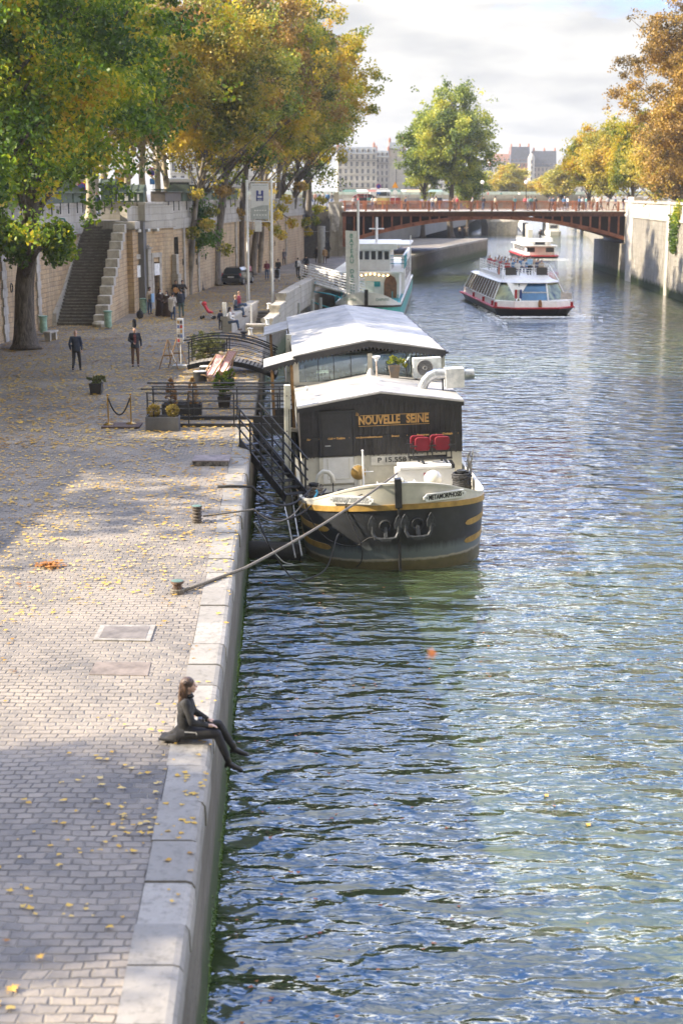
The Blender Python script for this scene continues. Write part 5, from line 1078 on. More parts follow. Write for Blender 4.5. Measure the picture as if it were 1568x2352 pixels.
t1 = tour_boat((16.3, 120.0, 0), R(3.6), 'glass-sided white tour boat with a red stripe coming towards the camera, its open top deck full of people')
t1.scale = (.94, .94, .95); t1['label'] = 'glass-sided white tour boat with a red stripe, its open top deck full of people'
mb = MB(); ff = [(-2.0, .62, 1.5), (-1.65, .55, 1.5), (-1.3, .5, 1.5)]; mb.bar((-1.95, .3, .8), (-1.95, .3, 2.4), .05); fl = mb.build('flag_staff', WHITE, t1)
for k, c in enumerate([(.05, .10, .35), (.75, .75, .75), (.5, .04, .05)]): mb = MB(); mb.prism([(-1.93+.0+.22*(2-k), .3, 1.55), (-1.71+.22*(2-k), .3, 1.5), (-1.71+.22*(2-k), .3, 2.3), (-1.93+.22*(2-k), .3, 2.32)], (0, .02, 0)); mb.build('flag_stripe', cm(c), fl)
mb = MB(); mb.lathe([(.2, .76), (.16, 1.2), (.1, 1.4)], (.4, .4, 0), 8); mb.build('mast_foot', WOODB, t1)
mb = MB(); mb.prism([(2.2, .25, 1.5), (3.3, .5, 1.45), (3.3, .5, 2.0), (2.2, .25, 2.1)], (0, .02, 0)); mb.build('bow_banner', M('banner_pink', (.75, .70, .72), .7), t1)
t2 = empty('tour_boat', (30.9, 224, 0), 0, 'white two-decked tour boat with a red stripe beyond the iron bridge', 'tour boat'); t2.scale = (.78, .76, .74)
def tb(mb, x0, x1, y0, y1, z0, z1, ch=.8): mb.add([(x0+ch, y0, z0), (x1-ch, y0, z0), (x1, y0+ch, z0), (x1, y1, z0), (x0, y1, z0), (x0, y0+ch, z0), (x0+ch, y0, z1), (x1-ch, y0, z1), (x1, y0+ch, z1), (x1, y1, z1), (x0, y1, z1), (x0, y0+ch, z1)], [(5, 4, 3, 2, 1, 0), (6, 7, 8, 9, 10, 11)]+[(i, (i+1) % 6, 6+(i+1) % 6, 6+i) for i in range(6)])
mb = MB(); tb(mb, -3.5, 3.5, 0, 24, -.4, .5); mb.build('hull', HULLK, t2); mb = MB(); tb(mb, -3.7, 3.7, -.2, 24.2, .5, .72); mb.build('rubbing_strake', REDP, t2)
mb = MB(); tb(mb, -2.9, 2.9, 1.2, 23, .722, 2.6); tb(mb, -2.3, 2.3, 2.0, 22, 2.7, 3.5); mb.box(-3.4, .3, 2.6, 3.4, 23.5, 2.7); mb.box(-2.6, 1.6, 3.5, 2.6, 22, 3.6); mb.build('superstructure', WHITE, t2)
mb = MB(); mb.box(-1.0, 1.98, 2.85, 1.0, 1.995, 3.4); mb.box(-2.7, 1.19, 1.35, -1.1, 1.195, 2.3); mb.box(1.1, 1.19, 1.35, 2.7, 1.195, 2.3)
for s_ in (-1, 1):
    for k in range(9): mb.box(s_*2.905-.01, 3+k*2.1, 1.3, s_*2.905+.01, 4.6+k*2.1, 2.3)
mb.build('window', M('dark_window', (.05, .055, .06), .15, .3), t2)
mb = MB()
for z in (1.0, 1.25): mb.bar((-3.5, 0, z), (3.5, 0, z), .05); [mb.bar((s_*3.5, .5, z), (s_*3.5, 23, z), .05) for s_ in (-1, 1)]
for x in (-3.5, -2, -.7, .7, 2, 3.5): mb.bar((x, 0, .7), (x, 0, 1.25), .06)
for z in (3.9, 4.2): [mb.bar((s_*2.5, 2, z), (s_*2.5, 21, z), .05) for s_ in (-1, 1)]; mb.bar((-2.5, 2, z), (2.5, 2, z), .05)
for k in range(8): [mb.bar((s_*2.5, 2+k*2.6, 3.6), (s_*2.5, 2+k*2.6, 4.2), .06) for s_ in (-1, 1)]
mb.build('railing', WHITE, t2); mb = MB(); mb.tube([(-.1, 6, 3.6), (-.1, 6, 5.2)], .04, 6); mb.build('mast', STEELK, t2)
text('Bateaux Parisiens'[:0]+'Seine', .55, 'lettering', M('faint_grey', (.5, .5, .52)), t2, (0, 1.17, 2.2), (R(90), 0, 0)) if False else None
# wake foam round the boats
def foam(pts, label):
    mb = MB(); rg = random.Random(8)
    for cx, cy, rx, ry, n in pts:
        for k in range(n):
            x, y = cx+rg.gauss(0, rx), cy+rg.gauss(0, ry); s = rg.uniform(.03, .14); mb.add([(x-s*1.6, y-s*.5, .015), (x+s*1.2, y-s*.6, .015), (x+s*1.8, y+s*.4, .05), (x-s, y+s*.6, .03)], [(0, 1, 2, 3)])
    tag(mb.build('foam', M('foam', (.75, .76, .74), .7)), label, 'foam', kind='stuff')
foam([(16.4, 119.0, 1.6, .25, 500), (12.8, 127, .2, 5, 260), (19.9, 121, .25, 1.2, 90), (30.9, 223.4, 1.8, .2, 120)], 'white bow foam and wake around the two moving tour boats')
# ================================================================ TEAL BARGE WITH A BANNER
TEAL = M('teal_paint', (.02, .30, .36), .45, var=.25); db = empty('white_boat', (1.8, 104.4, 0), 0, 'white and teal boat with a tall wheelhouse and vertical banner, moored behind the big barge', 'boat'); db.rotation_euler = (0, 0, -.072)
_b = bg_
S2, zg2, zr2 = make_hull(db, 40, 2.45, 3.0, (1.9, 2.05), (2.1, 3.05), 2.0, [hull_mat('teal_hull', (.05, .36, .33), (.3, .35, .33), (.03, .045, .015)), WHITE, HULLK, TEAL])
mb = MB(); mb.box(-.13, -.12, 1.2, .13, .15, 3.25); mb.build('stem_post', BLACK, db)
for s_ in (-1, 1):
    p = S2(s_*.26, 2.52, .03); q1, q2 = S2(s_*.26-.02, 2.5), S2(s_*.26+.02, 2.5); text('DAPHNE', .30, 'lettering', M('grey_green', (.2, .3, .28)), db, p, (R(88), 0, math.atan2(q2.y-q1.y, q2.x-q1.x)), fit=1.05)
mb = MB(); mb.box(-2.1, 9, 2.0, 2.1, 32, 3.95); mb.box(-1.35, 10, 4.1, 1.35, 17, 5.75); mb.box(2.1, 14, 2, 2.40, 34, 5.0); mb.box(-2.40, 16, 2, -2.1, 34, 5.0); mb.build('deckhouse', WHITE, db)
mb = MB(); mb.box(-3.2, 8.2, 3.952, 2.4, 33, 4.08); mb.box(-1.75, 9.2, 5.752, 1.9, 20, 6.2); mb.box(1.9, 10, 6.02, 2.9, 20, 6.15); mb.build('roof', WHITE, db)
mb = MB()
for k in range(5): mb.box(-1.2+k*.52, 9.985, 4.95, -.86+k*.52, 9.995, 5.6)
for k in range(7): mb.box(2.402, 15.5+k*2.4, 3.0, 2.412, 16.7+k*2.4, 4.4)
mb.build('window', M('dark_window', ()), db)
mb = MB(); mb.prism([(.9, 8.98, 2.02), (1.9, 8.98, 2.02), (1.9, 8.98, 3.2), (1.75, 8.98, 3.6), (1.4, 8.98, 3.8), (1.05, 8.98, 3.6), (.9, 8.98, 3.2)], (0, -.06, 0)); mb.build('door', M('door_wood', (.22, .10, .045), .45, var=.3, scale=5), db)
mb = MB(); mb.box(-1.9, 8.9, 2.9, .6, 8.97, 3.3); mb.box(-1.6, 6.5, 2.0, .7, 6.8, 2.4); mb.build('teal_trim', TEAL, db); mb = MB(); mb.box(-.9, 5.2, 2.6, .3, 5.25, 3.5); mb.build('sign_board', CREAM, db)
mb = MB(); mb.tube([(.15, 12, 6.2), (.15, 12, 8.2)], .10, 8); mb.tube([(-.45, 12, 7.3), (.75, 12, 7.3)], .05, 6); mb.tube([(2.9, 11, 4.3), (2.9, 11, 6.8)], .04, 6); mb.build('mast', WHITE, db)
mb = MB()
for z in (4.7, 5.0, 5.3): mb.tube([(1.4, 8.6, z), (2.5, 8.6, z), (2.5, 16, z)], .03, 6)
for y in (8.6, 10.5, 12.5, 14.5): mb.tube([(2.5, y, 4.3), (2.5, y, 5.3)], .03, 6)
for u in (-.9, -.7, -.5, .5, .7, .9): p = S2(u, zr2(u)); mb.tube([p, p+Vector((0, 0, .55))], .03, 6)
mb.build('railing', TEAL, db)
WARM = M('lamp_glow', (1, .6, .25), .5, emit=4)
for k in range(9): mb = MB(); mb.ell((-1.5+k*.34, 8.15, 3.85-.06*math.sin(k*1.1)), .07, 8, 6); mb.build('bulb', WARM, db)
bn = empty('banner', atY(812, 700, 105.5), 0, 'tall white vertical banner with green letters in front of the teal and white boat', 'banner'); HB = (700-535)*108/3349
mb = MB(); mb.tube([(.35, .05, -1), (.30, .05, HB+2.2)], .09, 8); mb.build('pole', WHITE, bn); mb = MB(); mb.prism([(-.55, 0, .3), (.28, 0, .2), (.22, 0, HB), (-.62, 0, HB+.05)], (0, .03, 0)); cl_ = mb.build('cloth', M('banner_white', (.74, .75, .72), .7, var=.12), bn)
for k, ch in enumerate('BATEAU DAPHNE'):
    if ch != ' ': text(ch, .42, 'lettering', M('banner_green', (.12, .33, .26), .6), cl_, (-.18+.008*k, -.02, HB-.35-k*.365), (R(90), 0, 0), bold=.008)
gw = empty('gangway', (-3.6, 111, QZ), 0, 'white slatted gangway ramp leading to the teal and white boat', 'gangway'); mb = MB(); A_, B_ = Vector((0.5, -.6, .9)), Vector((4.6, -6.2, .1))
for z in (0, .2, .4, .6, .8, 1.0, 1.15):
    for o_ in (Vector((0, 0, 0)), Vector((.7, .6, 0))): mb.bar(A_+o_+US*z, B_+o_+US*z, .06)
for k in range(8): p = A_.lerp(B_, k/7); mb.bar(p, p+US*1.2, .05); mb.bar(p+Vector((.7, .6, 0)), p+Vector((.7, .6, 1.2)), .05)
mb.build('railing', WHITE, gw); mb = MB(); mb.bar(A_+Vector((.35, .3, -.05)), B_+Vector((.35, .3, -.05)), 1.0, .08); mb.build('ramp', M('ramp_grey', (.45, .45, .43)), gw)
mb = MB(); mb.tube([(.3, -2, -.3), (3.4, -6.8, -1.0)], .06, 6); mb.tube([(.2, -1, .5), (-.2, -2.6, -.6)], .05, 6); mb.tube([(1.6, -1.6, .8), (1.2, -3, -.8)], .05, 6); mb.build('brace', TEAL, gw)
rope('teal_rail', [at(710, 668, 2.9), at(760, 676, 2.5), at(800, 690, 2.0)], .05, TEAL, 'teal mooring spar between the quay and the white boat', 'spar')
for i, (px_, pb, Y) in enumerate(((686, 712, 99), (718, 706, 102), (736, 700, 104))):
    p = atY(px_, pb+40, Y); mb = MB(); mb.tube([(0, 0, 0), (0, 0, 3.0)], .12, 8); o = mb.build('steel_pile', M('pile_grey', (.36, .38, .38), .5, .3)); o.location = (p.x, Y, -.3); tag(o, ['leftmost grey steel pile by the quay wall, before the teal and white boat', 'middle grey steel pile by the quay wall, before the teal and white boat', 'rightmost grey steel pile by the quay wall, before the teal and white boat'][i], 'pile', 'grey steel piles')
# ================================================================ BUILDINGS
def facade(name, label, loc, rz, W, D, H, floors, bays, wall, roofm, rh=3.0, ww=.42, mans=True, chim=2, cmat=None, wmat=None, balc=True, dorm=True):
    t = empty(name, loc, rz, label, 'building'); fh = H/floors; bw = W/bays; mb = MB(); mb.box(0, .25, -1, W, D, H)
    for j in range(floors):                             # wall face with real window recesses
        z0, z1 = j*fh, (j+1)*fh; s0, s1 = z0+fh*(.22 if j else .08), z0+fh*.84
        mb.box(0, 0, z0, W, .25, s0); mb.box(0, 0, s1, W, .25, z1)
        for i in range(bays+1):
            xa = 0 if i == 0 else i*bw-bw*(1-ww)/2; xb = W if i == bays else i*bw+bw*(1-ww)/2; mb.box(xa, 0, s0, xb, .25, s1)
    mb.build('wall', wall, t)
    wm = wmat or M('window_dark', (.07, .075, .085), .2, .1, var=.4, scale=.8)
    for j in range(floors):
        for i in range(bays):
            mb = MB(); x = i*bw+bw*(1-ww)/2; za, zb = j*fh+fh*(.22 if j else .08), j*fh+fh*.84; mb.quad((x, .2, za), (x+bw*ww, .2, za), (x+bw*ww, .2, zb), (x, .2, zb)); mb.mi = 1
            if j and H < 30: xm = (i+.5)*bw; mb.quad((xm-.03, .19, za), (xm+.03, .19, za), (xm+.03, .19, zb), (xm-.03, .19, zb))
            mb.build1('window', [wm, WHITE], t)
    mb = MB(); mb.box(-.2, -.3, H-.25, W+.2, 0-.002, H+.05)
    for j in range(1, floors): mb.box(-.05, -.10, j*fh-.08, W+.05, -.002, j*fh+.06)
    mb.build('cornice', CAPS, t)
    if balc:
        mb = MB()
        for j in (1, floors-1):
            mb.box(0, -.55, j*fh+.9, W, -.5, j*fh+.98); mb.box(0, -.6, j*fh+.02, W, -.105, j*fh+.1); [mb.box(k*.35, -.53, j*fh+.1, k*.35+.04, -.5, j*fh+.9) for k in range(int(W/.35))]
        mb.build('balcony', STEELK, t)
    mb = MB(); ins = 1.4 if mans else D*.45
    mb.add([(-.1, -.1, H+.05), (W+.1, -.1, H+.05), (W+.1, D, H+.05), (-.1, D, H+.05), (.1, ins, H+rh), (W-.1, ins, H+rh), (W-.1, D-ins, H+rh), (.1, D-ins, H+rh)], [(0, 1, 5, 4), (1, 2, 6, 5), (2, 3, 7, 6), (3, 0, 4, 7), (4, 5, 6, 7)])
    rf = mb.build('roof', roofm, t)
    if dorm:
        mb = MB()
        for i in range(bays): x = (i+.5)*bw; mb.box(x-.5, .1, H+.3, x+.5, 1.3, H+min(rh*.75, 1.9)+.0)
        dm = mb.build('dormer', wall, rf); mb = MB(); [mb.box((i+.5)*bw-.35, .07, H+.5, (i+.5)*bw+.35, .09, H+min(rh*.7, 1.7)) for i in range(bays)]; mb.build('dormer_window', wm, rf)
    for k in range(chim):
        x = W*(.0+k/(max(1, chim-1)))*.92; mb = MB(); mb.box(x, 1.5, H+.1, x+.8, 5, H+rh+1.6); [mb.tube([(x+.4, 1.9+q*.6, H+rh+1.6), (x+.4, 1.9+q*.6, H+rh+2.1)], .13, 6) for q in range(5)]; mb.build('chimney', cmat or M('chimney_brick', (.42, .17, .10), .8), rf)
    return t
LIME = M('limestone', (.62, .58, .50), .8, var=.15, scale=.5); LIMEW = M('limestone_white', (.66, .64, .60), .8, var=.1, scale=.5); ZINC = M('zinc_roof', (.24, .27, .31), .45, .3, var=.2, scale=.6); SLATE = M('slate_roof', (.09, .10, .13), .5, var=.25, scale=.8); BRICK = M('red_brick', (.36, .17, .12), .85, var=.25, scale=2); GREYW = M('grey_render', (.54, .51, .47), .8, var=.15, scale=.6)
# left: facades behind the plane trees
for i, (x, y, W, H, fl, b_, wl, lb) in enumerate([
  (-60, 112, 19, 17, 5, 9, LIME, 'limestone apartment house glimpsed behind the leftmost plane trees'),
  (-44, 134, 18, 18, 5, 9, GREYW, 'grey apartment house with tall narrow windows above dark shop fronts'),
  (-36.5, 150, 11.5, 17, 5, 6, LIME, 'apartment house with a dark balcony just left of the white house'),
  (-44.5, 380, 11, 19, 6, 5, LIMEW, 'bright white narrow house seen through the gap left of the tall trees'),
  (-33, 385, 14, 17, 6, 6, LIMEW, 'white house behind the tall quay trees, next to the bright narrow house')]):
    facade('apartment_house', lb, (x, y, SZ), R(14), W, 12, H, fl, b_, wl, ZINC)
# the row beyond the iron bridge
row = [(775, 600, 16, 17, 6, 7, LIME, 'cream house at the left end of the far row, partly behind yellow leaves'),
       (862, 615, 5.6, 16, 6, 3, GREYW, 'narrow cream house with iron balconies, second in the far row'),
       (893, 620, 6.0, 19.5, 1, 1, LIME, 'tall plain windowless gable wall in the far row'),
       (926, 632, 11, 16.5, 6, 5, LIMEW, 'white house left of the round green tree in the far row'),
       (985, 680, 16, 15, 5, 7, LIMEW, 'white house seen through the round green tree'),
       (1060, 720, 15, 11.5, 4, 8, LIMEW, 'long low white house right of the round green tree')]
for i, (px_, Y, W, H, fl, b_, wl, lb) in enumerate(row):
    p = atY(px_, 440, Y); facade('town_house', lb, (p.x, Y, SZ), R(3), W, 14, H, fl, b_, wl, ZINC, balc=Y < 650 and b_ > 1, dorm=b_ > 1, ww=.42 if b_ > 1 else .05, rh=2.6)
PX = 900/3349
p = atY(1122, 440, 900); facade('town_house', 'pale house with red chimneys left of the brick turreted house', (p.x, 900, SZ), 0, 13, 14, 20, 5, 5, LIMEW, M('red_tile', (.42, .24, .18), .8), rh=4.5, balc=False)
facade('brick_house', 'tall brick and stone house with steep slate roof and red chimneys across the water', (p.x+12.2, 893, SZ), 0, 11.5, 14, 19, 5, 5, BRICK, SLATE, rh=9.5, balc=False, chim=3)
facade('brick_house', 'stone house with a dark steep roof and brick chimneys, right of the tall brick one', (p.x+26, 893, SZ), 0, 14, 14, 16.5, 5, 6, M('pinkish_stone', (.42, .34, .30), .8, var=.2), SLATE, rh=9.5, balc=False, chim=3)
tw = empty('stair_tower', (p.x+24.6, 892, SZ), 0, 'rounded grey stair tower between the two dark-roofed houses', 'tower'); mb = MB(); mb.lathe([(2.1, 0), (2.1, 21), (1.8, 22.5), (1.0, 24), (.1, 24.6)], (0, 0, 0), 16); mb.build('shaft', GREYW, tw); mb = MB(); [mb.box(-.4, -2.15, 2+k*3.3, .4, -2.0, 3.8+k*3.3) for k in range(6)]; mb.build('window', M('window_dark', ()), tw)
for k, (px_, H, W) in enumerate(((1262, 14, 16), (1305, 16, 24))):
    p = atY(px_, 440, 950); facade('town_house', ['faint low pale house right of the dark-roofed ones', 'faint pale house behind the yellow trees of the right bank'][k], (p.x, 950, SZ), 0, W, 12, H, 4, 7, LIMEW, ZINC, balc=False)
# low quay on the far right bank with a small white house boat
rq = empty('far_quay', (60, 400, 0), 0, 'low sunlit white quay wall on the right beyond the iron bridge', 'quay'); mb = MB(); strip(mb, [(-4, 72), (-11, 0), (-16, -60), (-21, -100)], -.5, .5, -1, 2.6); mb.build('wall', LIMEW, rq)
hb_ = empty('houseboat', atY(1273, 528, 345)*1, 0, 'small white houseboat moored by the low far quay on the right', 'houseboat'); hb_.location = (atY(1273, 528, 345).x, 345, 0)
mb = MB(); tb(mb, -1.6, 1.6, 0, 14, -.2, 1.0, .6); mb.build('hull', LIMEW, hb_); mb = MB(); mb.box(-1.3, 1.5, 1.0, 1.3, 12, 3.0); mb.build('cabin', WHITE, hb_); mb = MB(); mb.box(-.9, 1.48, 1.6, .9, 1.495, 2.4); mb.build('window', M('window_dark', ()), hb_)
bpy.context.view_layer.update()
# ================================================================ PEOPLE
SHOE = M('shoe_black', (.02, .018, .016), .4); DENIM = M('denim', (.05, .09, .17), .85, var=.2); DARKT = M('dark_trousers', (.025, .024, .026), .85)
def person(loc, rz, label, top, legs, hair=(.03, .02, .015), skin=None, H=1.74, pose='stand', arms='down', vox=.03, robe=None, longhair=False, coat=0, group=None, cat='person', lean=0, bald=False, skirt=None):
    k = H/1.74; skin = skin or SKIN; V = lambda x, y, z: Vector((x, y, z))*k
    hz = .93; dy = 0
    if pose == 'sit': hz = .10
    if pose == 'bench': hz = .52
    P = V(0, 0, hz); tilt = lean; C = V(0, -.30*math.sin(tilt), hz+.36); NK = V(0, -.52*math.sin(tilt), hz+.54); HD = V(0, -.55*math.sin(tilt)-.03, hz+.70)
    SH = [V(s*.185, -.48*math.sin(tilt), hz+.49) for s in (-1, 1)]; HP = [V(s*.095, 0, hz-.02) for s in (-1, 1)]
    if pose == 'stand': KN = [V(s*.11, -.02, .50) for s in (-1, 1)]; AN = [V(s*.12, .02, .085) for s in (-1, 1)]
    elif pose == 'walk': KN = [V(-.11, -.17, .52), V(.10, .03, .49)]; AN = [V(-.11, -.24, .09), V(.11, .26, .15)]
    elif pose == 'sit': KN = [V(s*.12, -.42, .13) for s in (-1, 1)]; AN = [V(s*.12, -.50, -.30) for s in (-1, 1)]
    else: KN = [V(s*.12, -.44, .50) for s in (-1, 1)]; AN = [V(s*.12, -.42, .09) for s in (-1, 1)]
    sw = .16 if pose == 'walk' else 0; yy = SH[0].y/k
    ARM = {'down': lambda s: (V(s*.25, yy+.05+s*sw*.5, hz+.22), V(s*.265, yy-.05-s*sw, hz-.03)), 'fold': lambda s: (V(s*.25, yy-.02, hz+.20), V(s*.05, yy-.24, hz+.22)), 'pocket': lambda s: (V(s*.27, yy+.08, hz+.22), V(s*.19, yy-.04, hz+.02)),
           'push': lambda s: (V(s*.23, yy-.08, hz+.22), V(s*.16, yy-.34, hz+.12)), 'guitar': lambda s: (V(s*.27, yy-.05, hz+.25), V(s*.26 if s > 0 else -.04, yy-.27, hz+.30 if s > 0 else hz+.16)), 'lap': lambda s: (V(s*.24, yy-.02, hz+.2), V(s*.08, yy-.30, hz+.08)), 'mix': lambda s: (V(s*.26, yy+.03, hz+.22), V(.27, yy-.02, hz-.03) if s > 0 else V(-.06, yy-.22, hz+.12)),
           'up': lambda s: (V(s*.28, yy-.15, hz+.40), V(s*.12, yy-.28, hz+.62))}[arms]
    EL, WR = zip(*[ARM(s) for s in (-1, 1)])
    b = MB(); r = lambda v: v*k
    b.ell(P, (r(.15), r(.105), r(.13)), 12, 8); b.ell(P.lerp(C, .5), (r(.135), r(.095), r(.2)), 12, 8); b.ell(C, (r(.165), r(.11), r(.19)), 12, 8); b.cap(C+V(0, 0, .12), NK+V(0, 0, .06), r(.07), r(.052))
    b.ell(HD, (r(.074), r(.092), r(.112)), 14, 10); b.ell(HD+V(0, -.035, -.06), (r(.05), r(.055), r(.055)), 10, 7); b.ell(HD+V(0, -.095, -.01), (r(.014), r(.022), r(.022)), 6, 5)
    for s in (0, 1):
        sg = 2*s-1; b.ell(HD+V(sg*.075, 0, -.005), (r(.012), r(.022), r(.03)), 6, 5)
        b.cap(SH[s], EL[s], r(.05), r(.04)); b.cap(EL[s], WR[s], r(.04), r(.028)); d = (WR[s]-EL[s]).normalized(); b.cap(WR[s], WR[s]+d*r(.09), r(.032), r(.034)); b.cap(WR[s]+d*r(.04), WR[s]+d*r(.08)+V(-sg*.035, -.03, 0), r(.018), r(.014))
        b.cap(SH[s], C+V(sg*.08, 0, .1), r(.055), r(.08)); b.cap(HP[s], KN[s], r(.082), r(.055)); b.cap(KN[s], AN[s], r(.055), r(.038)); b.cap(AN[s], AN[s]+V(sg*.02, -.14, -.05), r(.04), r(.032))
    o = b.remesh('person', skin, vox=vox, smooth=2); o.location = loc; o.rotation_euler = (0, 0, rz); tag(o, label, cat, group)
    if robe:
        g = MB(); g.lathe([(r(.36), .02), (r(.30), r(.5)), (r(.23), r(.95)), (r(.20), r(1.2)), (r(.17), r(1.38)), (r(.07), r(1.5))], (0, 0, 0), 16, sy=.8)
        for s in (0, 1): g.cap(SH[s], EL[s], r(.07), r(.075)); g.cap(EL[s], WR[s], r(.07), r(.085))
        g.remesh('robe', robe, o, vox, 3)
        h = MB(); h.ell(HD+V(0, .03, .02), (r(.095), r(.105), r(.13)), 12, 8); h.cap(HD+V(0, .06, 0), C+V(0, .10, -.02), r(.10), r(.17)); h.remesh('veil', hair, o, vox, 2); w = MB(); w.ell(NK+V(0, -.055, -.02), (r(.08), r(.05), r(.09))); w.build('wimple', WHITE, o, smooth=True); return o
    t = MB(); t.ell(C, (r(.185), r(.13), r(.20)), 14, 8); t.ell(P.lerp(C, .45), (r(.165+coat*.02), r(.12+coat*.02), r(.24)), 14, 8); t.cap(C+V(0, 0, .1), NK-V(0, 0, .01), r(.09), r(.062))
    if coat: t.lathe([(r(.19), P.z-r(.14*coat)), (r(.185), P.z), (r(.17), P.z+r(.2))], (P.x, P.y, 0), 14, sy=.78)
    for s in (0, 1): t.cap(SH[s], EL[s], r(.066), r(.054)); e = .93; t.cap(EL[s], EL[s].lerp(WR[s], e), r(.053), r(.042)); t.cap(SH[s], C+V((2*s-1)*.07, 0, .1), r(.066), r(.09))
    t.remesh('jacket' if coat else 'shirt', top, o, vox, 2)
    l = MB(); l.ell(P-V(0, 0, .02), (r(.165), r(.12), r(.12)), 12, 7)
    if skirt: l.lathe([(r(.26), r(.35)), (r(.2), r(.7)), (r(.15), r(1.0))], (0, 0, 0), 14)
    for s in (0, 1): l.cap(HP[s], KN[s], r(.095), r(.072)); l.cap(KN[s], KN[s].lerp(AN[s], .94), r(.07), r(.055))
    l.remesh('trousers', legs, o, vox, 2)
    f = MB()
    for s in (0, 1): f.ell(AN[s]+V(0, -.07, -.045), (r(.048), r(.135), r(.042)), 9, 6)
    f.build('shoe', SHOE, o, smooth=True)
    if not bald:
        h = MB(); h.ell(HD+V(0, .02, .03), (r(.086), r(.098), r(.10)), 12, 8)
        if longhair: h.cap(HD+V(0, .06, 0), NK+V(0, .07, -.16), r(.075), r(.06))
        h.build('hair', M('hair_%02d%02d' % (int(hair[0]*99), int(hair[1]*99)), hair, .55, var=.3, scale=20), o, smooth=True)
    return o
def g(px_, py_, z=QZ): return at(px_, py_, z)
NAVY = cm((.022, .032, .06)); BLK = cm((.018, .018, .02)); WH = cm((.68, .67, .66)); BRN = M('brown_trousers', (.13, .07, .045), .85)
p = person(g(177, 852), R(180), 'bald man in a navy jacket and black trousers walking away on the quay', NAVY, DARKT, pose='walk', coat=.6, bald=True, vox=.022, arms='down')
p = person(g(312, 842), R(10), 'man in a dark jacket and brown trousers standing in the middle of the quay', cm((.02, .025, .04)), BRN, pose='stand', arms='mix', coat=.7, vox=.022, hair=(.10, .09, .08))
mb = MB(); mb.cap((0, -.02, 1.78), (0, -.02, 2.0), .095, .09, 14); mb.remesh('hat', M('fur_black', (.012, .012, .014), .9), p, .02, 1)
mb = MB(); mb.add([(-.06, -.146, 1.42), (.06, -.146, 1.42), (.05, -.150, 1.05), (-.05, -.150, 1.05)], [(0, 1, 2, 3)]); mb.build('checked_shirt', M('checked_shirt', (.20, .06, .07), .8, var=.7, scale=30), p)
NUN = M('nun_brown', (.040, .020, .018), .85); person(g(369, 726), R(25), 'taller nun in a long dark brown habit, left of the two by the doorway', None, None, hair=M('veil_brown', (.03, .018, .016), .85), robe=NUN, H=1.66, arms='lap'); person(g(384, 728), R(-20), 'shorter nun in a brown habit, to the right of the other nun', None, None, hair=M('veil_brown', ()), robe=NUN, H=1.58, arms='lap')
p = person(g(345, 722), R(60), 'dark haired visitor in a beige jacket with a light blue bag, leaning by the doorway', cm((.42, .34, .26)), DENIM, H=1.7, skin=SKIND); mb = MB(); mb.prism([(-.14, -.2, .75), (.14, -.2, .75), (.14, -.2, 1.3), (-.14, -.2, 1.3)], (0, -.06, 0)); mb.build('bag', cm((.25, .42, .65)), p, bevel=.02)
p = person(g(398, 735), R(150), 'woman with bobbed black hair in a white fringed shawl and jeans', cm((.62, .58, .55)), DENIM, H=1.62, arms='fold', coat=.5); mb = MB(); mb.prism([(-.22, .02, 1.25), (.24, .0, 1.3), (.22, -.02, .62), (.0, .0, .45)], (0, .16, 0)); mb.build('shawl', cm((.62, .58, .55)), p, bevel=.03)
person(g(417, 728), R(200), 'dark haired visitor in a navy jacket and teal trousers facing the musicians', NAVY, cm((.08, .14, .14)), H=1.68, arms='fold', coat=.3)
for px_, lb, hz_ in ((405, 'musician in a black shirt playing a guitar in front of the slim pale trunk', .7), (419, 'curly haired musician in black leaning over beside the guitar player', .7)):
    p = person(g(px_, 703), R(25), lb, BLK, DARKT, H=1.72, arms='guitar', lean=.2 if px_ > 410 else 0)
    if px_ < 410:
        gt = MB()
        for y_, w_ in ((0, .19), (.17, .14)): gt.lathe([(w_*.9, -.05), (w_, -.04), (w_, .04), (w_*.9, .05)], (y_-.1, -.28, 1.08), 16, 'y')
        gt.bar((.15, -.28, 1.12), (.55, -.30, 1.26), .05, .03); gt.build('guitar', M('guitar_wood', (.48, .24, .09), .35), p)
        p['label'] = lb
t = empty('guitar_case', g(396, 722), 0, 'black guitar case standing upright beside the nuns', 'guitar case'); mb = MB(); mb.prism([(-.18, 0, 0), (.18, 0, 0), (.2, 0, .35), (.12, 0, .55), (.15, 0, .75), (.06, 0, .9), (.05, 0, 1.2), (-.05, 0, 1.2), (-.06, 0, .9), (-.15, 0, .75), (-.12, 0, .55), (-.2, 0, .35)], (0, .14, 0)); mb.build('case', BLK, t, bevel=.02); mb = MB(); mb.bar((-.2, -.02, .4), (-.2, -.02, .6), .03); mb.build('handle', GALV, t)
person(g(507, 757), R(160), 'small boy in a dark blue tracksuit standing beside the white posts', cm((.03, .04, .09)), NAVY, H=1.08, vox=.022)
wz = QZ+.72
person(g(526, 745, wz)+Vector((.0, .6, 0)), R(90), 'woman with long black hair in a white jumper sitting on the low wall', WH, DENIM, H=1.62, pose='sit', longhair=True, arms='lap')
person(g(541, 713, wz), R(80), 'adult in a dark top and jeans holding a baby on the low wall', cm((.04, .05, .07)), DENIM, H=1.7, pose='sit', arms='lap', hair=(.35, .25, .16))
p = person(g(549, 703, wz), R(70), 'visitor in a blue and red top with a green backpack on the low wall', cm((.30, .04, .06)), DENIM, H=1.7, pose='sit', hair=(.25, .15, .09)); mb = MB(); mb.ell((0, .24, .42), (.15, .1, .22)); mb.build('backpack', cm((.07, .10, .04)), p, smooth=True)
person(g(532, 722, wz), R(80), 'baby in a pale sun hat held on the low wall', cm((.55, .45, .42)), cm((.5, .4, .4)), H=.72, pose='sit', hair=(.6, .5, .45), vox=.022)
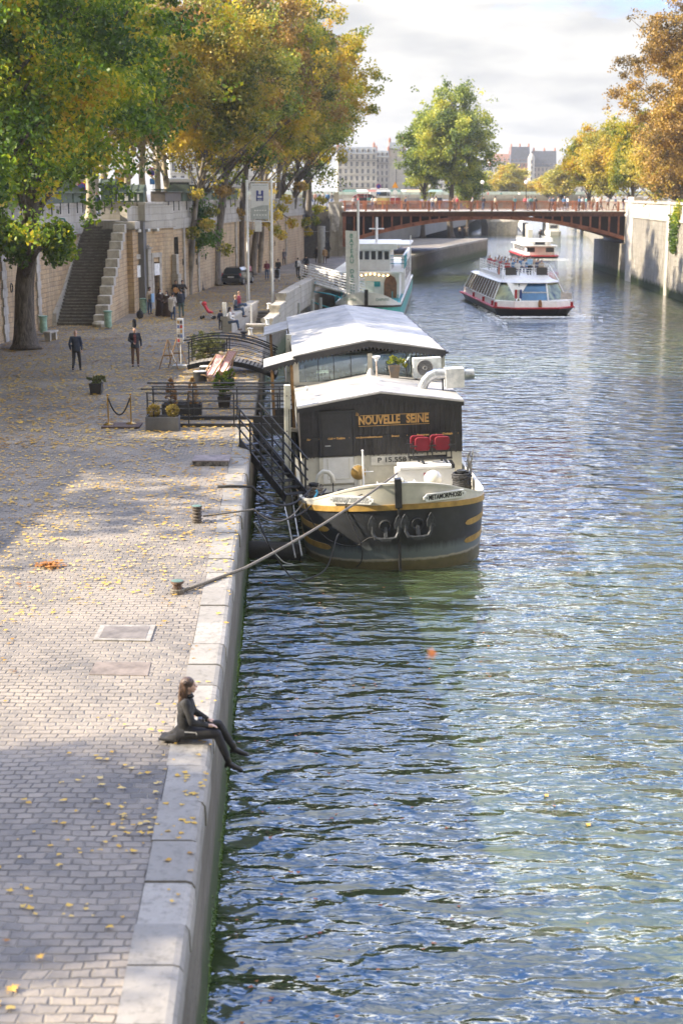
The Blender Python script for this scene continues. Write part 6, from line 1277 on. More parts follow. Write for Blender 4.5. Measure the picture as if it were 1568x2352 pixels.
person(g(613, 643), R(15), 'blonde woman in a burgundy top and jeans on the leafy quay', cm((.16, .02, .05)), DENIM, H=1.66, longhair=True, hair=(.38, .27, .16), arms='lap')
p = person(g(639, 641), R(5), 'man in a black jacket and cap pushing a pushchair towards the camera', BLK, DENIM, H=1.74, arms='push', coat=.3)
person(g(605, 618)+Vector((0, 0, -.12)), R(60), 'woman in black sitting on a bench among the trunks', BLK, DARKT, H=1.66, pose='bench', hair=(.4, .3, .2), longhair=True)
person(g(652, 610), R(0), 'visitor in grey with white shoes leaning on the stout trunk', cm((.15, .15, .18)), cm((.12, .12, .14)), H=1.68, arms='pocket')
p = person(g(684, 637), R(190), 'man in a white shirt with a dark jacket slung over his left shoulder, walking away', WH, DARKT, pose='walk', arms='down'); mb = MB(); mb.prism([(.06, .12, 1.5), (.26, .1, 1.45), (.24, .12, .9), (.08, .14, .85)], (0, .06, 0)); mb.build('slung_jacket', NAVY, p, bevel=.02)
person(g(703, 630), R(170), 'man in a dark navy top and brown trousers beside the white gangway', NAVY, BRN, arms='pocket')
person(g(728, 604), R(180), 'grey haired person in a black coat left of the concrete pillar', BLK, DARKT, H=1.72, hair=(.4, .38, .36), coat=1)
person(g(746, 606), R(180), 'person in a tan coat just right of the concrete pillar', cm((.38, .24, .11)), BRN, H=1.74, coat=1)
person(g(556, 637)+Vector((.5, 2.2, -.10)), R(40), 'person in pink and black sitting behind the dark trunk next to the parked car', cm((.5, .2, .25)), DARKT, pose='bench', H=1.62)
for i, (px_, c, lb) in enumerate(((1055, (.40, .30, .20), 'person in a tan coat on the far lower quay under the bridge arch'), (1066, (.02, .02, .02), 'dark figure on the far lower quay under the bridge arch'), (1073, (.02, .03, .03), 'second dark figure standing close on the right at the quay end'))): person(g(px_, 544), R(40*i), lb, cm(c), DARKT, vox=.05)
# crowd on the iron bridge: eight built figures, then copies
protos = []
for i in range(9):
    protos.append(person((0, 0, -50), 0, 'x', cm(TOPS[i]), [DENIM, DARKT, BRN][i % 3], hair=HAIRS[i % 5], pose='walk' if i % 2 else 'stand', arms=['down', 'pocket', 'fold'][i % 3], vox=.05, skin=SKIND if i % 4 == 3 else SKIN))
cname = ['white', 'dark navy', 'red', 'black', 'blue', 'tan', 'teal', 'orange', 'grey']; first = [True]*9; ordn = ['first', 'second', 'third', 'fourth', 'fifth', 'sixth', 'seventh', 'eighth', 'ninth', 'tenth']
cnt = {}
def crowd(lst, wh, Yf, z, grp, rzf=lambda i: i*1.9, scl=1):
    seen = {}
    tot = {k: sum(1 for _, kk in lst if kk == k) for k in range(9)}
    for i, (px_, k) in enumerate(lst):
        Y = Yf(i); p = atY(px_, 440, Y); n_ = seen[k] = seen.get(k, 0)+1
        lb = 'person in a %s top %s' % (cname[k], wh) if tot[k] == 1 else '%s person in a %s top from the left %s' % (ordn[n_-1], cname[k], wh)
        if first[k]: first[k] = False; o = protos[k]; o.location = (p.x, Y, z); o.rotation_euler = (0, 0, rzf(i)); o['label'] = lb
        else: o = copy_tree(protos[k], (p.x, Y, z), rzf(i), lb)
        o['group'] = grp
crowd([(812, 8), (822, 2), (855, 0), (862, 5), (931, 1), (993, 0), (1001, 5), (1043, 7), (1049, 2), (1085, 8), (1110, 3), (1137, 5), (1182, 6), (1206, 2), (1212, 0), (1219, 6), (1229, 3), (1262, 8), (1270, 1), (1282, 5), (1296, 4), (1303, 0), (1330, 4), (1338, 8), (1346, 6), (1362, 5), (1372, 0), (1380, 7), (1396, 8), (1413, 1), (1432, 3), (1440, 1)], 'on the iron bridge', lambda i: 178.6+(i*37 % 11)*.28, DZ, 'people on the iron bridge')
crowd([(708, 2), (716, 3), (724, 7), (732, 1), (741, 0), (752, 4), (762, 3), (773, 2)], 'at the top of the bridge stairs', lambda i: 179.5+(i*7 % 5)*.8, SZ, 'people at the head of the bridge stairs')
crowd([(1090, 0), (1120, 2), (1150, 6), (1192, 0), (1240, 5), (1310, 2), (1345, 7)], 'on the stone bridge behind', lambda i: 356, 8.5, 'people on the stone bridge')
crowd([(222, 1), (256, 4), (150, 3)], 'on the street behind the book stalls', lambda i: 108+i*4, SZ, 'people on the upper street')
# seated passengers on the open deck of the tour boat
bpy.context.view_layer.update(); TW = t1.matrix_world
sit = [person((0, 0, -60), 0, 'x', cm(TOPS[i]), DENIM, hair=HAIRS[i % 5], pose='bench', arms='lap', vox=.05) for i in (0, 1, 2, 4, 5, 8)]
cn2 = ['white', 'navy', 'red', 'blue', 'tan', 'grey']; used2 = [False]*6; k = 0
for row_ in range(7):
    for s_, x in (('far left', -1.6), ('left', -.65), ('right', .65), ('far right', 1.6)):
        if (row_, s_) in ((0, 'right'), (5, 'far left')): continue
        j = (row_*3+int(x*2+5)*2) % 6; q = TW @ Vector((x, 6.2+row_*1.65, 2.75+.48)); lb = 'seated passenger in a %s top, %s row from the bow, %s seat' % (cn2[j], ordn[row_], s_)
        if not used2[j]: used2[j] = True; o = sit[j]; o.location = q; o.rotation_euler = (0, 0, R(3.6)); o['label'] = lb
        else: o = copy_tree(sit[j], q, R(3.6), lb)
        o['group'] = 'passengers on the tour boat deck'
q = TW @ Vector((.4, 5.7, 3.2)); person(q, R(20), 'crew member in a light blue shirt standing at the tour boat deck rail', cm((.35, .55, .75)), DARKT, vox=.05, arms='lap')
q = Vector((31.2, 228, 2.68)); person(q, 0, 'dark figure standing on top of the tour boat beyond the bridge', BLK, DARKT, vox=.05)
# ================================================================ THE WOMAN ON THE EDGE
def woman():
    E0 = at(487, 1715, QZ); o0 = Vector((E0.x+.03, E0.y+.22, QZ+.02))   # under the hips, she faces +X
    skin = M('skin_face', (.62, .40, .31), .5, var=.06); coat = M('coat_grey', (.034, .033, .033), .9, var=.45, scale=7, bump=1.0); leg = M('black_leggings', (.016, .015, .017), .75); boot = M('black_boot', (.012, .012, .013), .28)
    W = lambda x, y, z: Vector((x, y, z))
    P = W(-.42, 0, .12); C = W(-.40, 0, .46); NK = W(-.375, 0, .66); HD = W(-.345, -.015, .80)
    SH = [W(-.385, -.17, .60), W(-.40, .17, .60)]; EL = [W(-.30, -.235, .34), W(-.32, .22, .34)]; WR = [W(-.085, -.10, .245), W(-.10, .10, .25)]
    HP = [W(-.40, -.09, .11), W(-.40, .09, .11)]; KN = [W(.03, -.085, .115), W(.04, .06, .20)]; AN = [W(.19, -.10, -.30), W(.25, .10, -.17)]
    b = MB(); b.ell(P, (.13, .16, .12)); b.ell(P.lerp(C, .5), (.10, .135, .2)); b.ell(C, (.11, .155, .17)); b.cap(C+W(0, 0, .1), NK+W(.01, 0, .06), .06, .046, 12)
    b.ell(HD+W(-.01, 0, .015), (.088, .072, .098), 20, 14); b.ell(HD+W(.035, 0, -.045), (.045, .048, .055), 14, 10); b.ell(HD+W(.05, 0, -.02), (.038, .052, .05), 14, 10); b.ell(HD+W(.052, 0, -.085), (.024, .026, .022), 10, 8)
    b.cap(HD+W(.083, 0, .015), HD+W(.104, 0, -.018), .009, .014, 8); b.ell(HD+W(.080, 0, -.050), (.014, .024, .007), 8, 6); b.ell(HD+W(.078, 0, -.062), (.013, .020, .007), 8, 6); b.ell(HD+W(-.005, -.072, -.01), (.016, .010, .026), 8, 6); b.ell(HD+W(-.005, .072, -.01), (.016, .010, .026), 8, 6)
    for s in (0, 1):
        sg = 2*s-1; b.cap(SH[s], EL[s], .042, .034, 10); b.cap(EL[s], WR[s], .034, .022, 10); b.cap(HP[s], KN[s], .075, .052, 12); b.cap(KN[s], AN[s], .05, .034, 12); b.cap(SH[s], C+W(0, sg*.08, .08), .05, .08)
        fw = W(.95, -sg*.18, -.12).normalized(); sd_ = W(.18*sg, .95, 0).normalized()*-sg; pm = WR[s]+fw*.045
        b.cap(WR[s], pm, .023, .027, 10); b.cap(pm+sd_*.012, pm-sd_*.014, .024, .024, 8)
        for j, (o_, ln) in enumerate(((.026, .060), (.009, .070), (-.008, .066), (-.024, .052))):
            r0 = pm+sd_*o_+fw*.022; m1 = r0+fw*ln*.5+W(0, 0, -.006); m2 = m1+(fw*.7+W(0, 0, -.7)).normalized()*ln*.5; b.cap(r0, m1, .0088, .008, 7); b.cap(m1, m2, .008, .0068, 7)
        th = WR[s]+fw*.02+sd_*.02; b.cap(th, th+(fw*.6+sd_*.8).normalized()*.035, .011, .010, 7); b.cap(th+(fw*.6+sd_*.8).normalized()*.035, th+(fw*1.0+sd_*.6).normalized()*.066, .010, .008, 7)
    o = b.remesh('person', skin, vox=.0065, smooth=2); o.location = o0; tag(o, 'woman with long brown hair and grey jacket sitting on the quay edge', 'woman')
    t = MB(); t.ell(C, (.125, .175, .18), 16, 10); t.ell(P.lerp(C, .5), (.125, .155, .22), 16, 10); t.ell(P+W(.0, 0, .0), (.17, .19, .11), 16, 10); t.cap(C+W(0, 0, .1), NK-W(0, 0, .01), .085, .060, 12)
    t.ell(P+W(.13, 0, .0), (.19, .185, .085), 14, 8)
    for s in (0, 1): sg = 2*s-1; t.cap(SH[s], EL[s], .062, .052, 12); t.cap(EL[s], EL[s].lerp(WR[s], .86), .052, .040, 12); t.cap(SH[s], C+W(0, sg*.07, .08), .062, .085)
    t.prism([(-.50, -.16, .005), (-.50, .17, .005), (-.76, .13, .015), (-.78, -.10, .02)], (0, 0, .045)); t.cap((-.52, -.1, .08), (-.68, -.06, .045), .07, .03); t.cap((-.52, .1, .08), (-.66, .1, .045), .07, .03)
    t.remesh('jacket', coat, o, .011, 3)
    mb = MB(); mb.tube([(-.41, -.172, .175), (-.25, -.188, .172)], .008, 6); mb.tube([(-.25, -.19, .172), (-.24, -.192, .145)], .006, 6); mb.build('pocket_zip', M('zip_silver', (.75, .72, .66), .3, .8), o)
    mb = MB(); mb.tube([(-.41, -.05, .655), (-.34, -.062, .66), (-.31, 0, .64), (-.34, .062, .66), (-.41, .05, .655)], .028, 8); mb.build('collar', leg, o, smooth=True)
    l = MB()
    for s in (0, 1): l.cap(HP[s], KN[s], .088, .066, 14); l.cap(KN[s], KN[s].lerp(AN[s], .55), .064, .058, 14); l.cap(KN[s].lerp(AN[s], .5), AN[s], .058, .042, 14)
    l.ell(P+W(.02, 0, -.01), (.14, .16, .10)); l.remesh('leggings', leg, o, .010, 2)
    f = MB()
    for s in (0, 1): d = W(.86, -.1, -.42 if s == 0 else -.30).normalized(); f.cap(AN[s]+W(-.03, 0, .07), AN[s], .05, .045, 12); f.cap(AN[s]+W(0, 0, -.02), AN[s]+d*.10+W(0, 0, -.03), .046, .042, 12); f.cap(AN[s]+d*.10+W(0, 0, -.03), AN[s]+d*.19+W(0, 0, -.025), .042, .030, 12); f.cap(AN[s]+W(-.035, 0, -.03), AN[s]+W(-.045, 0, -.065), .028, .022, 10)
    f.remesh('boots', boot, o, .009, 2)
    h = MB(); h.ell(HD+W(-.025, 0, .035), (.098, .088, .093), 18, 12); h.cap(HD+W(-.06, 0, .02), NK+W(-.075, 0, -.04), .078, .062, 14); h.cap(HD+W(-.045, -.055, 0), NK+W(-.03, -.075, -.05), .042, .030, 12); h.cap(HD+W(-.045, .055, 0), NK+W(-.0, .072, -.05), .042, .028, 12); h.cap(NK+W(-.07, -.03, -.02), W(-.50, -.03, .46), .050, .022, 12); h.cap(NK+W(-.02, -.06, -.02), NK+W(.02, -.075, -.09), .028, .015, 8)
    m, n, bb = base_mat('brown_hair'); hh = NB(n); tc_ = hh.new('TexCoord'); mp = hh.new('Mapping'); mp.inputs['Scale'].default_value = (9, 9, 1.2); hh.link(tc_.outputs['Object'], mp.inputs[0]); ns = hh.noise(mp.outputs[0], 6, 5, .6); hh.link(hh.ramp(ns.outputs['Fac'], [(.38, (.022, .014, .010)), (.62, (.12, .07, .045))]), bb.inputs['Base Color']); bb.inputs['Roughness'].default_value = .38; hh.bump(ns.outputs['Fac'], .6, .02, bb)
    h.remesh('hair', m, o, .009, 2)
    rg = random.Random(6); st = MB()
    for k in range(90):
        a = rg.uniform(-2.6, 2.6); r0 = rg.uniform(.3, 1); top = HD+W(-.02-.05*r0*math.cos(a)*.6, .085*math.sin(a)*r0, .125-.05*r0); side = HD+W(-.03-.075*abs(math.cos(a)), .092*math.sin(a), .0); end = NK+W(-.09-.04*rg.random()+.05*abs(math.sin(a)), .085*math.sin(a)+rg.uniform(-.02, .02), rg.uniform(-.16, -.02)); st.tube(smooth_pts([top, top.lerp(side, .5)+W(-.02, .02*math.sin(a), .02), side, side.lerp(end, .5)+W(rg.uniform(-.02, .01), rg.uniform(-.012, .012), 0), end], 3), .0042, 4)
    st.build('hair_strands', m, o, smooth=True)
    e = MB()
    for s in (-1, 1): e.ell(HD+W(.074, s*.027, .006), (.010, .012, .007), 8, 6); e.tube([HD+W(.079, s*.014, .024), HD+W(.077, s*.03, .029), HD+W(.064, s*.044, .024)], .004, 5)
    e.build('eye', M('eye_dark', (.03, .02, .018), .3), o, smooth=True); e = MB(); e.ell(HD+W(.088, 0, -.055), (.009, .021, .008), 8, 6); e.build('lips', M('lips', (.45, .14, .13), .5), o, smooth=True)
    c = empty('camera', o0+W(-.20, -.12, .33), 0, 'small black camera in front of the woman in the grey jacket', 'camera'); mb = MB(); mb.box(-.03, -.055, -.035, .03, .055, .035); mb.build('body', BLACK, c, bevel=.008); mb = MB(); mb.lathe([(.028, .03), (.028, .065)], (0, 0, 0), 12, 'x'); mb.build('lens', BLACK, c)
woman()
big_leaf('resting_leaf', at(452, 1640, QZ+.05), .08, 'curled orange leaf upright on the coping behind the sitting woman', M('orange_leaf', ()), 1.0)
# ================================================================ QUAY FURNITURE
p = at(291, 1455); p2 = at(232, 1467); mb = MB(); a, b_, c, d = at(228, 1468), at(335, 1470), at(345, 1442), at(241, 1442)
def slab(name, pts, z, mat, label, cat, th=.05, frame=None):
    cx = sum((q for q in pts), Vector())/4; t = empty(name, (cx.x, cx.y, QZ), 0, label, cat); mb = MB(); mb.prism([(q.x-cx.x, q.y-cx.y, z-th) for q in pts], (0, 0, th)); mb.build('slab', mat, t, bevel=.006)
    if frame: mb = MB(); mb.prism([((q.x-cx.x)*1.22, (q.y-cx.y)*1.3, z-th-.004) for q in pts], (0, 0, th-.002)); mb.build('frame', frame, t)
    return t
slab('manhole_cover', (a, b_, c, d), .028, M('slab_dark', (.17, .15, .135), .8, var=.3, scale=3, bump=.4), 'dark rectangular cover slab framed by pale stone in the cobbles', 'cover slab', frame=M('frame_stone', (.30, .28, .25), .85, var=.3, scale=4))
slab('cover_slab', (at(205, 1550), at(340, 1553), at(348, 1522), at(220, 1522)), .012, M('slab_brown', (.20, .165, .14), .85, var=.3, scale=3, bump=.4), 'brownish flat patch slab below the framed cover slab', 'cover slab')
t = empty('step_block', at(484, 1070), 0, 'low black-edged platform slab lying by the coping near the boarding stair', 'platform'); mb = MB(); w_ = 1.02; mb.box(-.52, -.05, .12, .52, .85, .16); mb.build('top', M('rusty_plate', (.24, .20, .19), .7, var=.3), t, bevel=.006); mb = MB(); mb.box(-.5, -.03, 0, .5, .83, .119); mb.build('base', M('chipped_black', (.03, .03, .03), .8, var=.9, scale=12, tint=(.3, .28, .26)), t)
t = empty('carpet_step', at(277, 985), 0, 'flat dark mat at the foot of the brass rope posts', 'mat'); mb = MB(); mb.box(-.62, 0, 0, .60, .9, .07); mb.build('mat', M('mat_dark', (.12, .085, .075), .9, var=.4, scale=9), t, bevel=.01)
BRASS = M('brass', (.62, .38, .10), .28, .9, var=.15)
sp = [at(250, 980), at(302, 978)]
for i, q in enumerate(sp): t = empty('barrier_post', q+Vector((0, 0, .07)), 0, ['left brass rope post', 'right brass rope post'][i]+' standing on the dark mat', 'barrier post', 'brass rope posts'); mb = MB(); mb.lathe([(.17, 0), (.17, .02), (.06, .05), (.022, .07), (.022, .9), (.035, .92)], (0, 0, 0), 18); mb.build('post', BRASS, t, smooth=True, auto=40); mb = MB(); mb.ell((0, 0, .97), .04, 12, 8); mb.build('finial', BRASS, t, smooth=True)
rope('barrier_rope', sag(sp[0]+Vector((.02, 0, .93)), sp[1]+Vector((-.02, 0, .93)), .55, 16), .028, ROPEB, 'thick black braided rope hanging between the two brass posts', 'rope')
PG = M('planter_grey', (.10, .105, .115), .6, var=.2, scale=2); SOIL = M('soil', (.04, .03, .02), .95)
TOP1 = leafmat('topiary', [(0, (.12, .11, .02)), (.4, (.26, .20, .04)), (.7, (.36, .25, .05)), (1, (.22, .14, .04))], .2); TOP2 = leafmat('topiary_rust', [(0, (.18, .09, .03)), (.5, (.36, .18, .05)), (1, (.30, .22, .05))], .2)
def planter(loc, w_, d_, h_, label, plants, mat=PG):
    t = empty('planter', loc, 0, label, 'planter'); mb = MB(); e = .03
    for bx_ in ((0, 0, 0, w_, e, h_), (0, d_-e, 0, w_, d_, h_), (0, e, 0, e, d_-e, h_), (w_-e, e, 0, w_, d_-e, h_), (e, e, 0, w_-e, d_-e, .05)): mb.box(*bx_)
    mb.build('box', mat, t, bevel=.006); mb = MB(); mb.box(e, e, .05, w_-e, d_-e, h_-.04); mb.build('soil', SOIL, t)
    for (nm, x, kind, s_, m_, lb) in plants:
        o = empty(nm, Vector(loc)+Vector((x, d_/2, h_-.04)), 0, lb, 'shrub'); rg = random.Random(int(x*100)+3); cs, rs = [], []
        for k in range(70):
            if kind == 'ball': d3 = Vector((rg.gauss(0, 1), rg.gauss(0, 1), rg.gauss(0, 1))).normalized()*s_*.86; cs.append((d3.x, d3.y, d3.z+s_)); rs.append(.05)
            else: z = rg.random(); a_ = rg.random()*6.28; r = s_*.33*(1-z)**.7*(z+.25)**.3*1.15; cs.append((math.cos(a_)*r, math.sin(a_)*r, z*s_*1.25)); rs.append(.055)
        link('foliage', leaves_mesh('foliage', cs, rs, 42, .035, m_, int(x*50)+1), o); mb = MB(); mb.tube([(0, 0, 0), (0, 0, s_*.9)], .02, 6); mb.build('stem', BARK, o)
pp = at(335, 991)
planter(pp, 1.06, .5, .46, 'grey rectangular planter with two round shrubs in front of the black gangway', [('round_shrub', .24, 'ball', .22, TOP1, 'left round olive shrub in the grey planter'), ('round_shrub', .84, 'ball', .22, TOP1, 'right round olive shrub in the grey planter')])
planter(Vector((-6.15, 48.3, QZ)), 1.35, .5, .40, 'black rectangular planter with two pointed shrubs behind the gangway railing', [('cone_shrub', .30, 'cone', .72, TOP2, 'left pointed rusty shrub in the black planter'), ('cone_shrub', 1.05, 'cone', .72, TOP2, 'right pointed rusty shrub in the black planter')], BLACK)
def bush(loc, label, rx, rz_, n, size, mat, name='bush', stems=14, z0=.25, per=30, pot=None):
    t = empty(name, loc, 0, label, 'plant'); rg = random.Random(int(loc[0]*31)); cs, rs = [], []; mb = MB()
    for k in range(n): d3 = Vector((rg.gauss(0, 1), rg.gauss(0, 1), rg.gauss(0, 1))).normalized()*rg.random()**.5; cs.append((d3.x*rx, d3.y*rx*.8, z0+rz_+d3.z*rz_)); rs.append(rg.uniform(.07, .16)*rx/.7)
    for k in range(0, n, max(1, n//stems)): c_ = Vector(cs[k]); mb.tube([(rg.uniform(-.05, .05), rg.uniform(-.05, .05), .0), (c_.x*.4, c_.y*.4, c_.z*.55), c_], [.014, .009, .004], 5)
    link('foliage', leaves_mesh('foliage', cs, rs, per, size, mat, n), t); mb.build('stems', BARK, t)
    if pot: m2 = MB(); m2.lathe([(pot[0]*.8, 0), (pot[0], pot[1]), (pot[0]*.9, pot[1]), (pot[0]*.85, pot[1]-.05), (.02, pot[1]-.05)], (0, 0, -pot[1]), 4); q = m2.build('pot', BLACK, t); q.rotation_euler = (0, 0, R(45))
    return t
OLV = leafmat('leaf_olive', [(0, (.06, .08, .03)), (.5, (.15, .17, .06)), (1, (.30, .27, .08))], .3)
bush(at(478, 846), 'wispy olive green bush under the arched footbridge railing', .80, .72, 190, .06, OLV, per=45)
bush(at(516, 936)+Vector((0, 0, .42)), 'leafy yellow green plant in a square black pot behind the gangway', .42, .45, 60, .085, LG, 'potted_plant', pot=(.33, .42), z0=.0)
bush(at(528, 884)+Vector((0, 0, .25)), 'sparse yellow green plant in front of the deck chairs', .26, .24, 22, .06, LG, 'potted_plant', pot=(.26, .3), z0=.0)
bush(at(222, 905)+Vector((0, 0, .42)), 'small dark pot with an orange green plant alone on the quay', .38, .17, 30, .08, OLV, 'potted_plant', pot=(.34, .42), z0=-.02, per=26)
bush(atY(672, 1240, 37.4)+Vector((0, 0, 0)), 'dry weeds caught on the river wall', .2, .2, 10, .05, LG, 'weeds') if False else None
# deck chairs and drums
STR = base_mat('striped_canvas'); h = NB(STR[1]); tcx = h.new('TexCoord'); sx_ = h.new('SeparateXYZ'); h.link(tcx.outputs['Object'], sx_.inputs[0]); wv = h.math('GREATER_THAN', h.math('FRACT', h.math('MULTIPLY', sx_.outputs[1], 13)), .5); h.link(h.mix(wv, (.72, .66, .64), (.50, .10, .13)), STR[2].inputs['Base Color']); STR[2].inputs['Roughness'].default_value = .8
PINE = M('pine_wood', (.52, .34, .19), .6, var=.2, scale=6)
def deck_chair(loc, rz, label):
    t = empty('deck_chair', loc, rz, label, 'deck chair', 'striped deck chairs'); mb = MB()    # low front at -x, back rising to +x
    for y in (-.28, .28): mb.bar((-.62, y, .34), (.42, y, .0), .035, .05); mb.bar((-.45, y*.92, 0), (.62, y*.92, 1.02), .035, .05); mb.bar((.15, y*.86, 0), (.42, y*.86, .78), .03, .04)
    for x, z in ((-.62, .34), (.62, 1.02), (.42, .0), (-.45, 0), (.15, .02)): mb.bar((x, -.3, z), (x, .3, z), .035)
    mb.build('frame', PINE, t); mb = MB(); prof = [(-.60, .36), (-.45, .26), (-.25, .20), (-.05, .24), (.15, .42), (.38, .72), (.60, 1.02)]
    for (xa, za), (xb, zb) in zip(prof, prof[1:]): mb.add([(xa, -.25, za), (xb, -.25, zb), (xb, .25, zb), (xa, .25, za)], [(0, 1, 2, 3)])
    mb.build('canvas', STR[0], t); return t
d1_ = deck_chair(at(484, 876), R(50), 'front deck chair with pink and white striped canvas'); 
for k_, nm_ in enumerate(('rear deck chair with pink and white striped canvas, half hidden by the front one',)): copy_tree(d1_, at(512, 866), R(50), nm_)
for i, (px_, py_) in enumerate(((460, 878), (474, 866))): t = empty('drum_table', at(px_, py_), 0, ['front black drum table with a white top by the deck chairs', 'rear black drum table with a white top by the deck chairs'][i], 'drum table', 'black drum tables'); mb = MB(); mb.lathe([(.28, 0), (.29, .02), (.27, .2), (.29, .4), (.28, .44)], (0, 0, 0), 18); mb.build('drum', BLACK, t, auto=40); mb = MB(); mb.lathe([(.27, .441), (.27, .46)], (0, 0, 0), 18); mb.build('top', WHITE, t)
# easel sign, postcard rack
t = empty('easel_sign', at(388, 850), R(8), 'pair of brown wooden A-frame easels standing on the quay', 'easel'); 
for dx, dy in ((0, 0), (.42, .9)):
    mb = MB(); [mb.bar((dx+s_*.42, dy, 0), (dx+s_*.02, dy+.1, 1.28), .05, .03) for s_ in (-1, 1)]; mb.bar((dx-.2, dy+.05, .62), (dx+.2, dy+.05, .62), .03, .06); mb.bar((dx, dy+.12, 1.2), (dx+.1, dy+.6, .2), .03); mb.build('frame', WOODB, t)
mb = MB(); mb.bar((.12, -.02, .85), (.3, -.04, .35), .10, .02); mb.build('paper', WHITE, t)
t = empty('postcard_rack', at(416, 846), 0, 'white revolving postcard rack on a thin pole with a pale base box', 'postcard rack'); mb = MB(); mb.box(-.38, -.1, 0, .25, .5, .12); mb.build('base', M('base_white', (.6, .6, .58), .7, var=.4), t, bevel=.01); mb = MB(); mb.tube([(0, .1, .1), (0, .1, 2.15)], .018, 6); mb.build('pole', WHITE, t)
mb = MB(); mb.box(-.13, -.05, 1.1, .13, .25, 2.15); rk = mb.build('rack', WHITE, t); rg = random.Random(3)
for k in range(5):
    for j in (0, 1): mb = MB(); mb.box(-.115+.12*j, -.065, 1.14+k*.2, -.015+.12*j, -.052, 1.28+k*.2); mb.build('postcard', cm([(.5, .08, .08), (.1, .1, .12), (.6, .55, .5), (.15, .2, .4), (.45, .3, .15)][(k+j*2) % 5]), rk)
# tall double-pole sign
p = at(571, 703); q = at(626, 708); t = empty('information_sign', p, 0, 'tall white twin-pole sign with a blue cathedral emblem panel', 'sign'); W_ = q.x-p.x; H_ = 8.25; D_ = q.y-p.y
for x, y in ((0, 0), (W_, D_)): mb = MB(); mb.tube([(x, y, 0), (x, y, H_)], .085, 12); mb.lathe([(.13, 0), (.13, .3), (.09, .32)], (x, y, 0), 10); mb.build('pole', WHITE, t)
mb = MB(); [mb.bar((.0, 0, z), (W_, D_, z), .07) for z in (H_-.12, H_-2.65)]; [mb.bar((x, D_*x/W_-.02, H_-2.65), (x, D_*x/W_-.02, H_-.12), .05) for x in (.18, W_-.18)]; mb.build('frame', WHITE, t)
mb = MB(); mb.box(.25, -.10, H_-2.55, W_-.25, -.06, H_-.22); pn = mb.build('panel', M('panel_white', (.74, .75, .77), .5, var=.05), t); yf = -.105
mb = MB(); mb.prism([(.25, yf, H_-2.55), (W_-.25, yf, H_-2.55), (W_-.25, yf, H_-1.62), (W_*.6, yf, H_-1.64), (W_*.4, yf, H_-1.72), (.25, yf, H_-1.84)], (0, -.006, 0)); mb.build('grey_field', M('grey_field', (.42, .45, .45), .5), pn)
mb = MB(); cx = W_/2; BL = M('emblem_blue', (.06, .08, .34), .5)
for s_ in (-1, 1): mb.box(cx+s_*.16-.07, yf-.01, H_-.95, cx+s_*.16+.07, yf, H_-.68); mb.box(cx+s_*.19-.05, yf-.01, H_-1.35, cx+s_*.19+.03, yf, H_-1.0)
mb.box(cx-.23, yf-.01, H_-1.02, cx+.23, yf, H_-.93); mb.box(cx-.24, yf-.01, H_-1.23, cx+.24, yf, H_-1.17)
for k in range(5): mb.box(cx-.22+k*.10, yf-.01, H_-1.36, cx-.18+k*.10, yf, H_-1.23)
mb.build('emblem', BL, pn); mb = MB()
for k in range(5): mb.box(.42+k*.19, yf-.02, H_-2.30, .52+k*.19, yf-.006, H_-2.22); mb.box(.48+k*.17, yf-.02, H_-2.0, .58+k*.17, yf-.006, H_-1.93)
mb.build('small_marks', WHITE, pn); mb = MB(); mb.box(.36, yf-.01, H_-.36, W_-.36, yf, H_-.32); mb.build('headline', M('grey_field', ()), pn)
# pairs of white posts, mooring cleats
for i, (px_, py_, h_) in enumerate(((514, 757, 1.5), (519, 757, 1.5), (568, 702, 1.4), (578, 762, 1.5))): mb = MB(); mb.box(-.05, -.05, 0, .05, .05, h_); o = mb.build('white_post', WHITE, bevel=.01); o.location = at(px_, py_); tag(o, ['left one of the two white posts at the near end of the low wall', 'right one of the two white posts at the near end of the low wall', 'short white post leaning against the left sign pole', 'short white post on the right side of the low wall'][i], 'post', 'short white posts')
for i, (px_, py_, z) in enumerate(((614, 745, QZ), (618, 709, QZ+.4), (575, 768, QZ))): mb = MB(); mb.lathe([(.16, 0), (.11, .03), (.10, .25), (.15, .30), (.15, .34), (.04, .36)], (0, 0, 0), 14); o = mb.build('mooring_bollard', WHITE, smooth=True, auto=40); o.location = at(px_, py_, z); tag(o, ['white bollard at the foot of the water steps', 'white bollard on top of the water steps under the sign', 'white bollard beside the near block of the water steps'][i], 'bollard', 'white bollards')
for i, (px_, py_) in enumerate(((494, 808), (500, 800))): mb = MB(); mb.lathe([(.16, 0), (.12, .05), (.11, .3), (.17, .36), (.17, .42)], (0, 0, 0), 12); o = mb.build('mooring_bollard', STEELK, auto=40); o.location = at(px_+[20, 60][i], py_+[0, -20][i]); tag(o, ['dark bollard seen through the arched footbridge railing', 'rusty bollard behind the arched footbridge'][i], 'bollard')
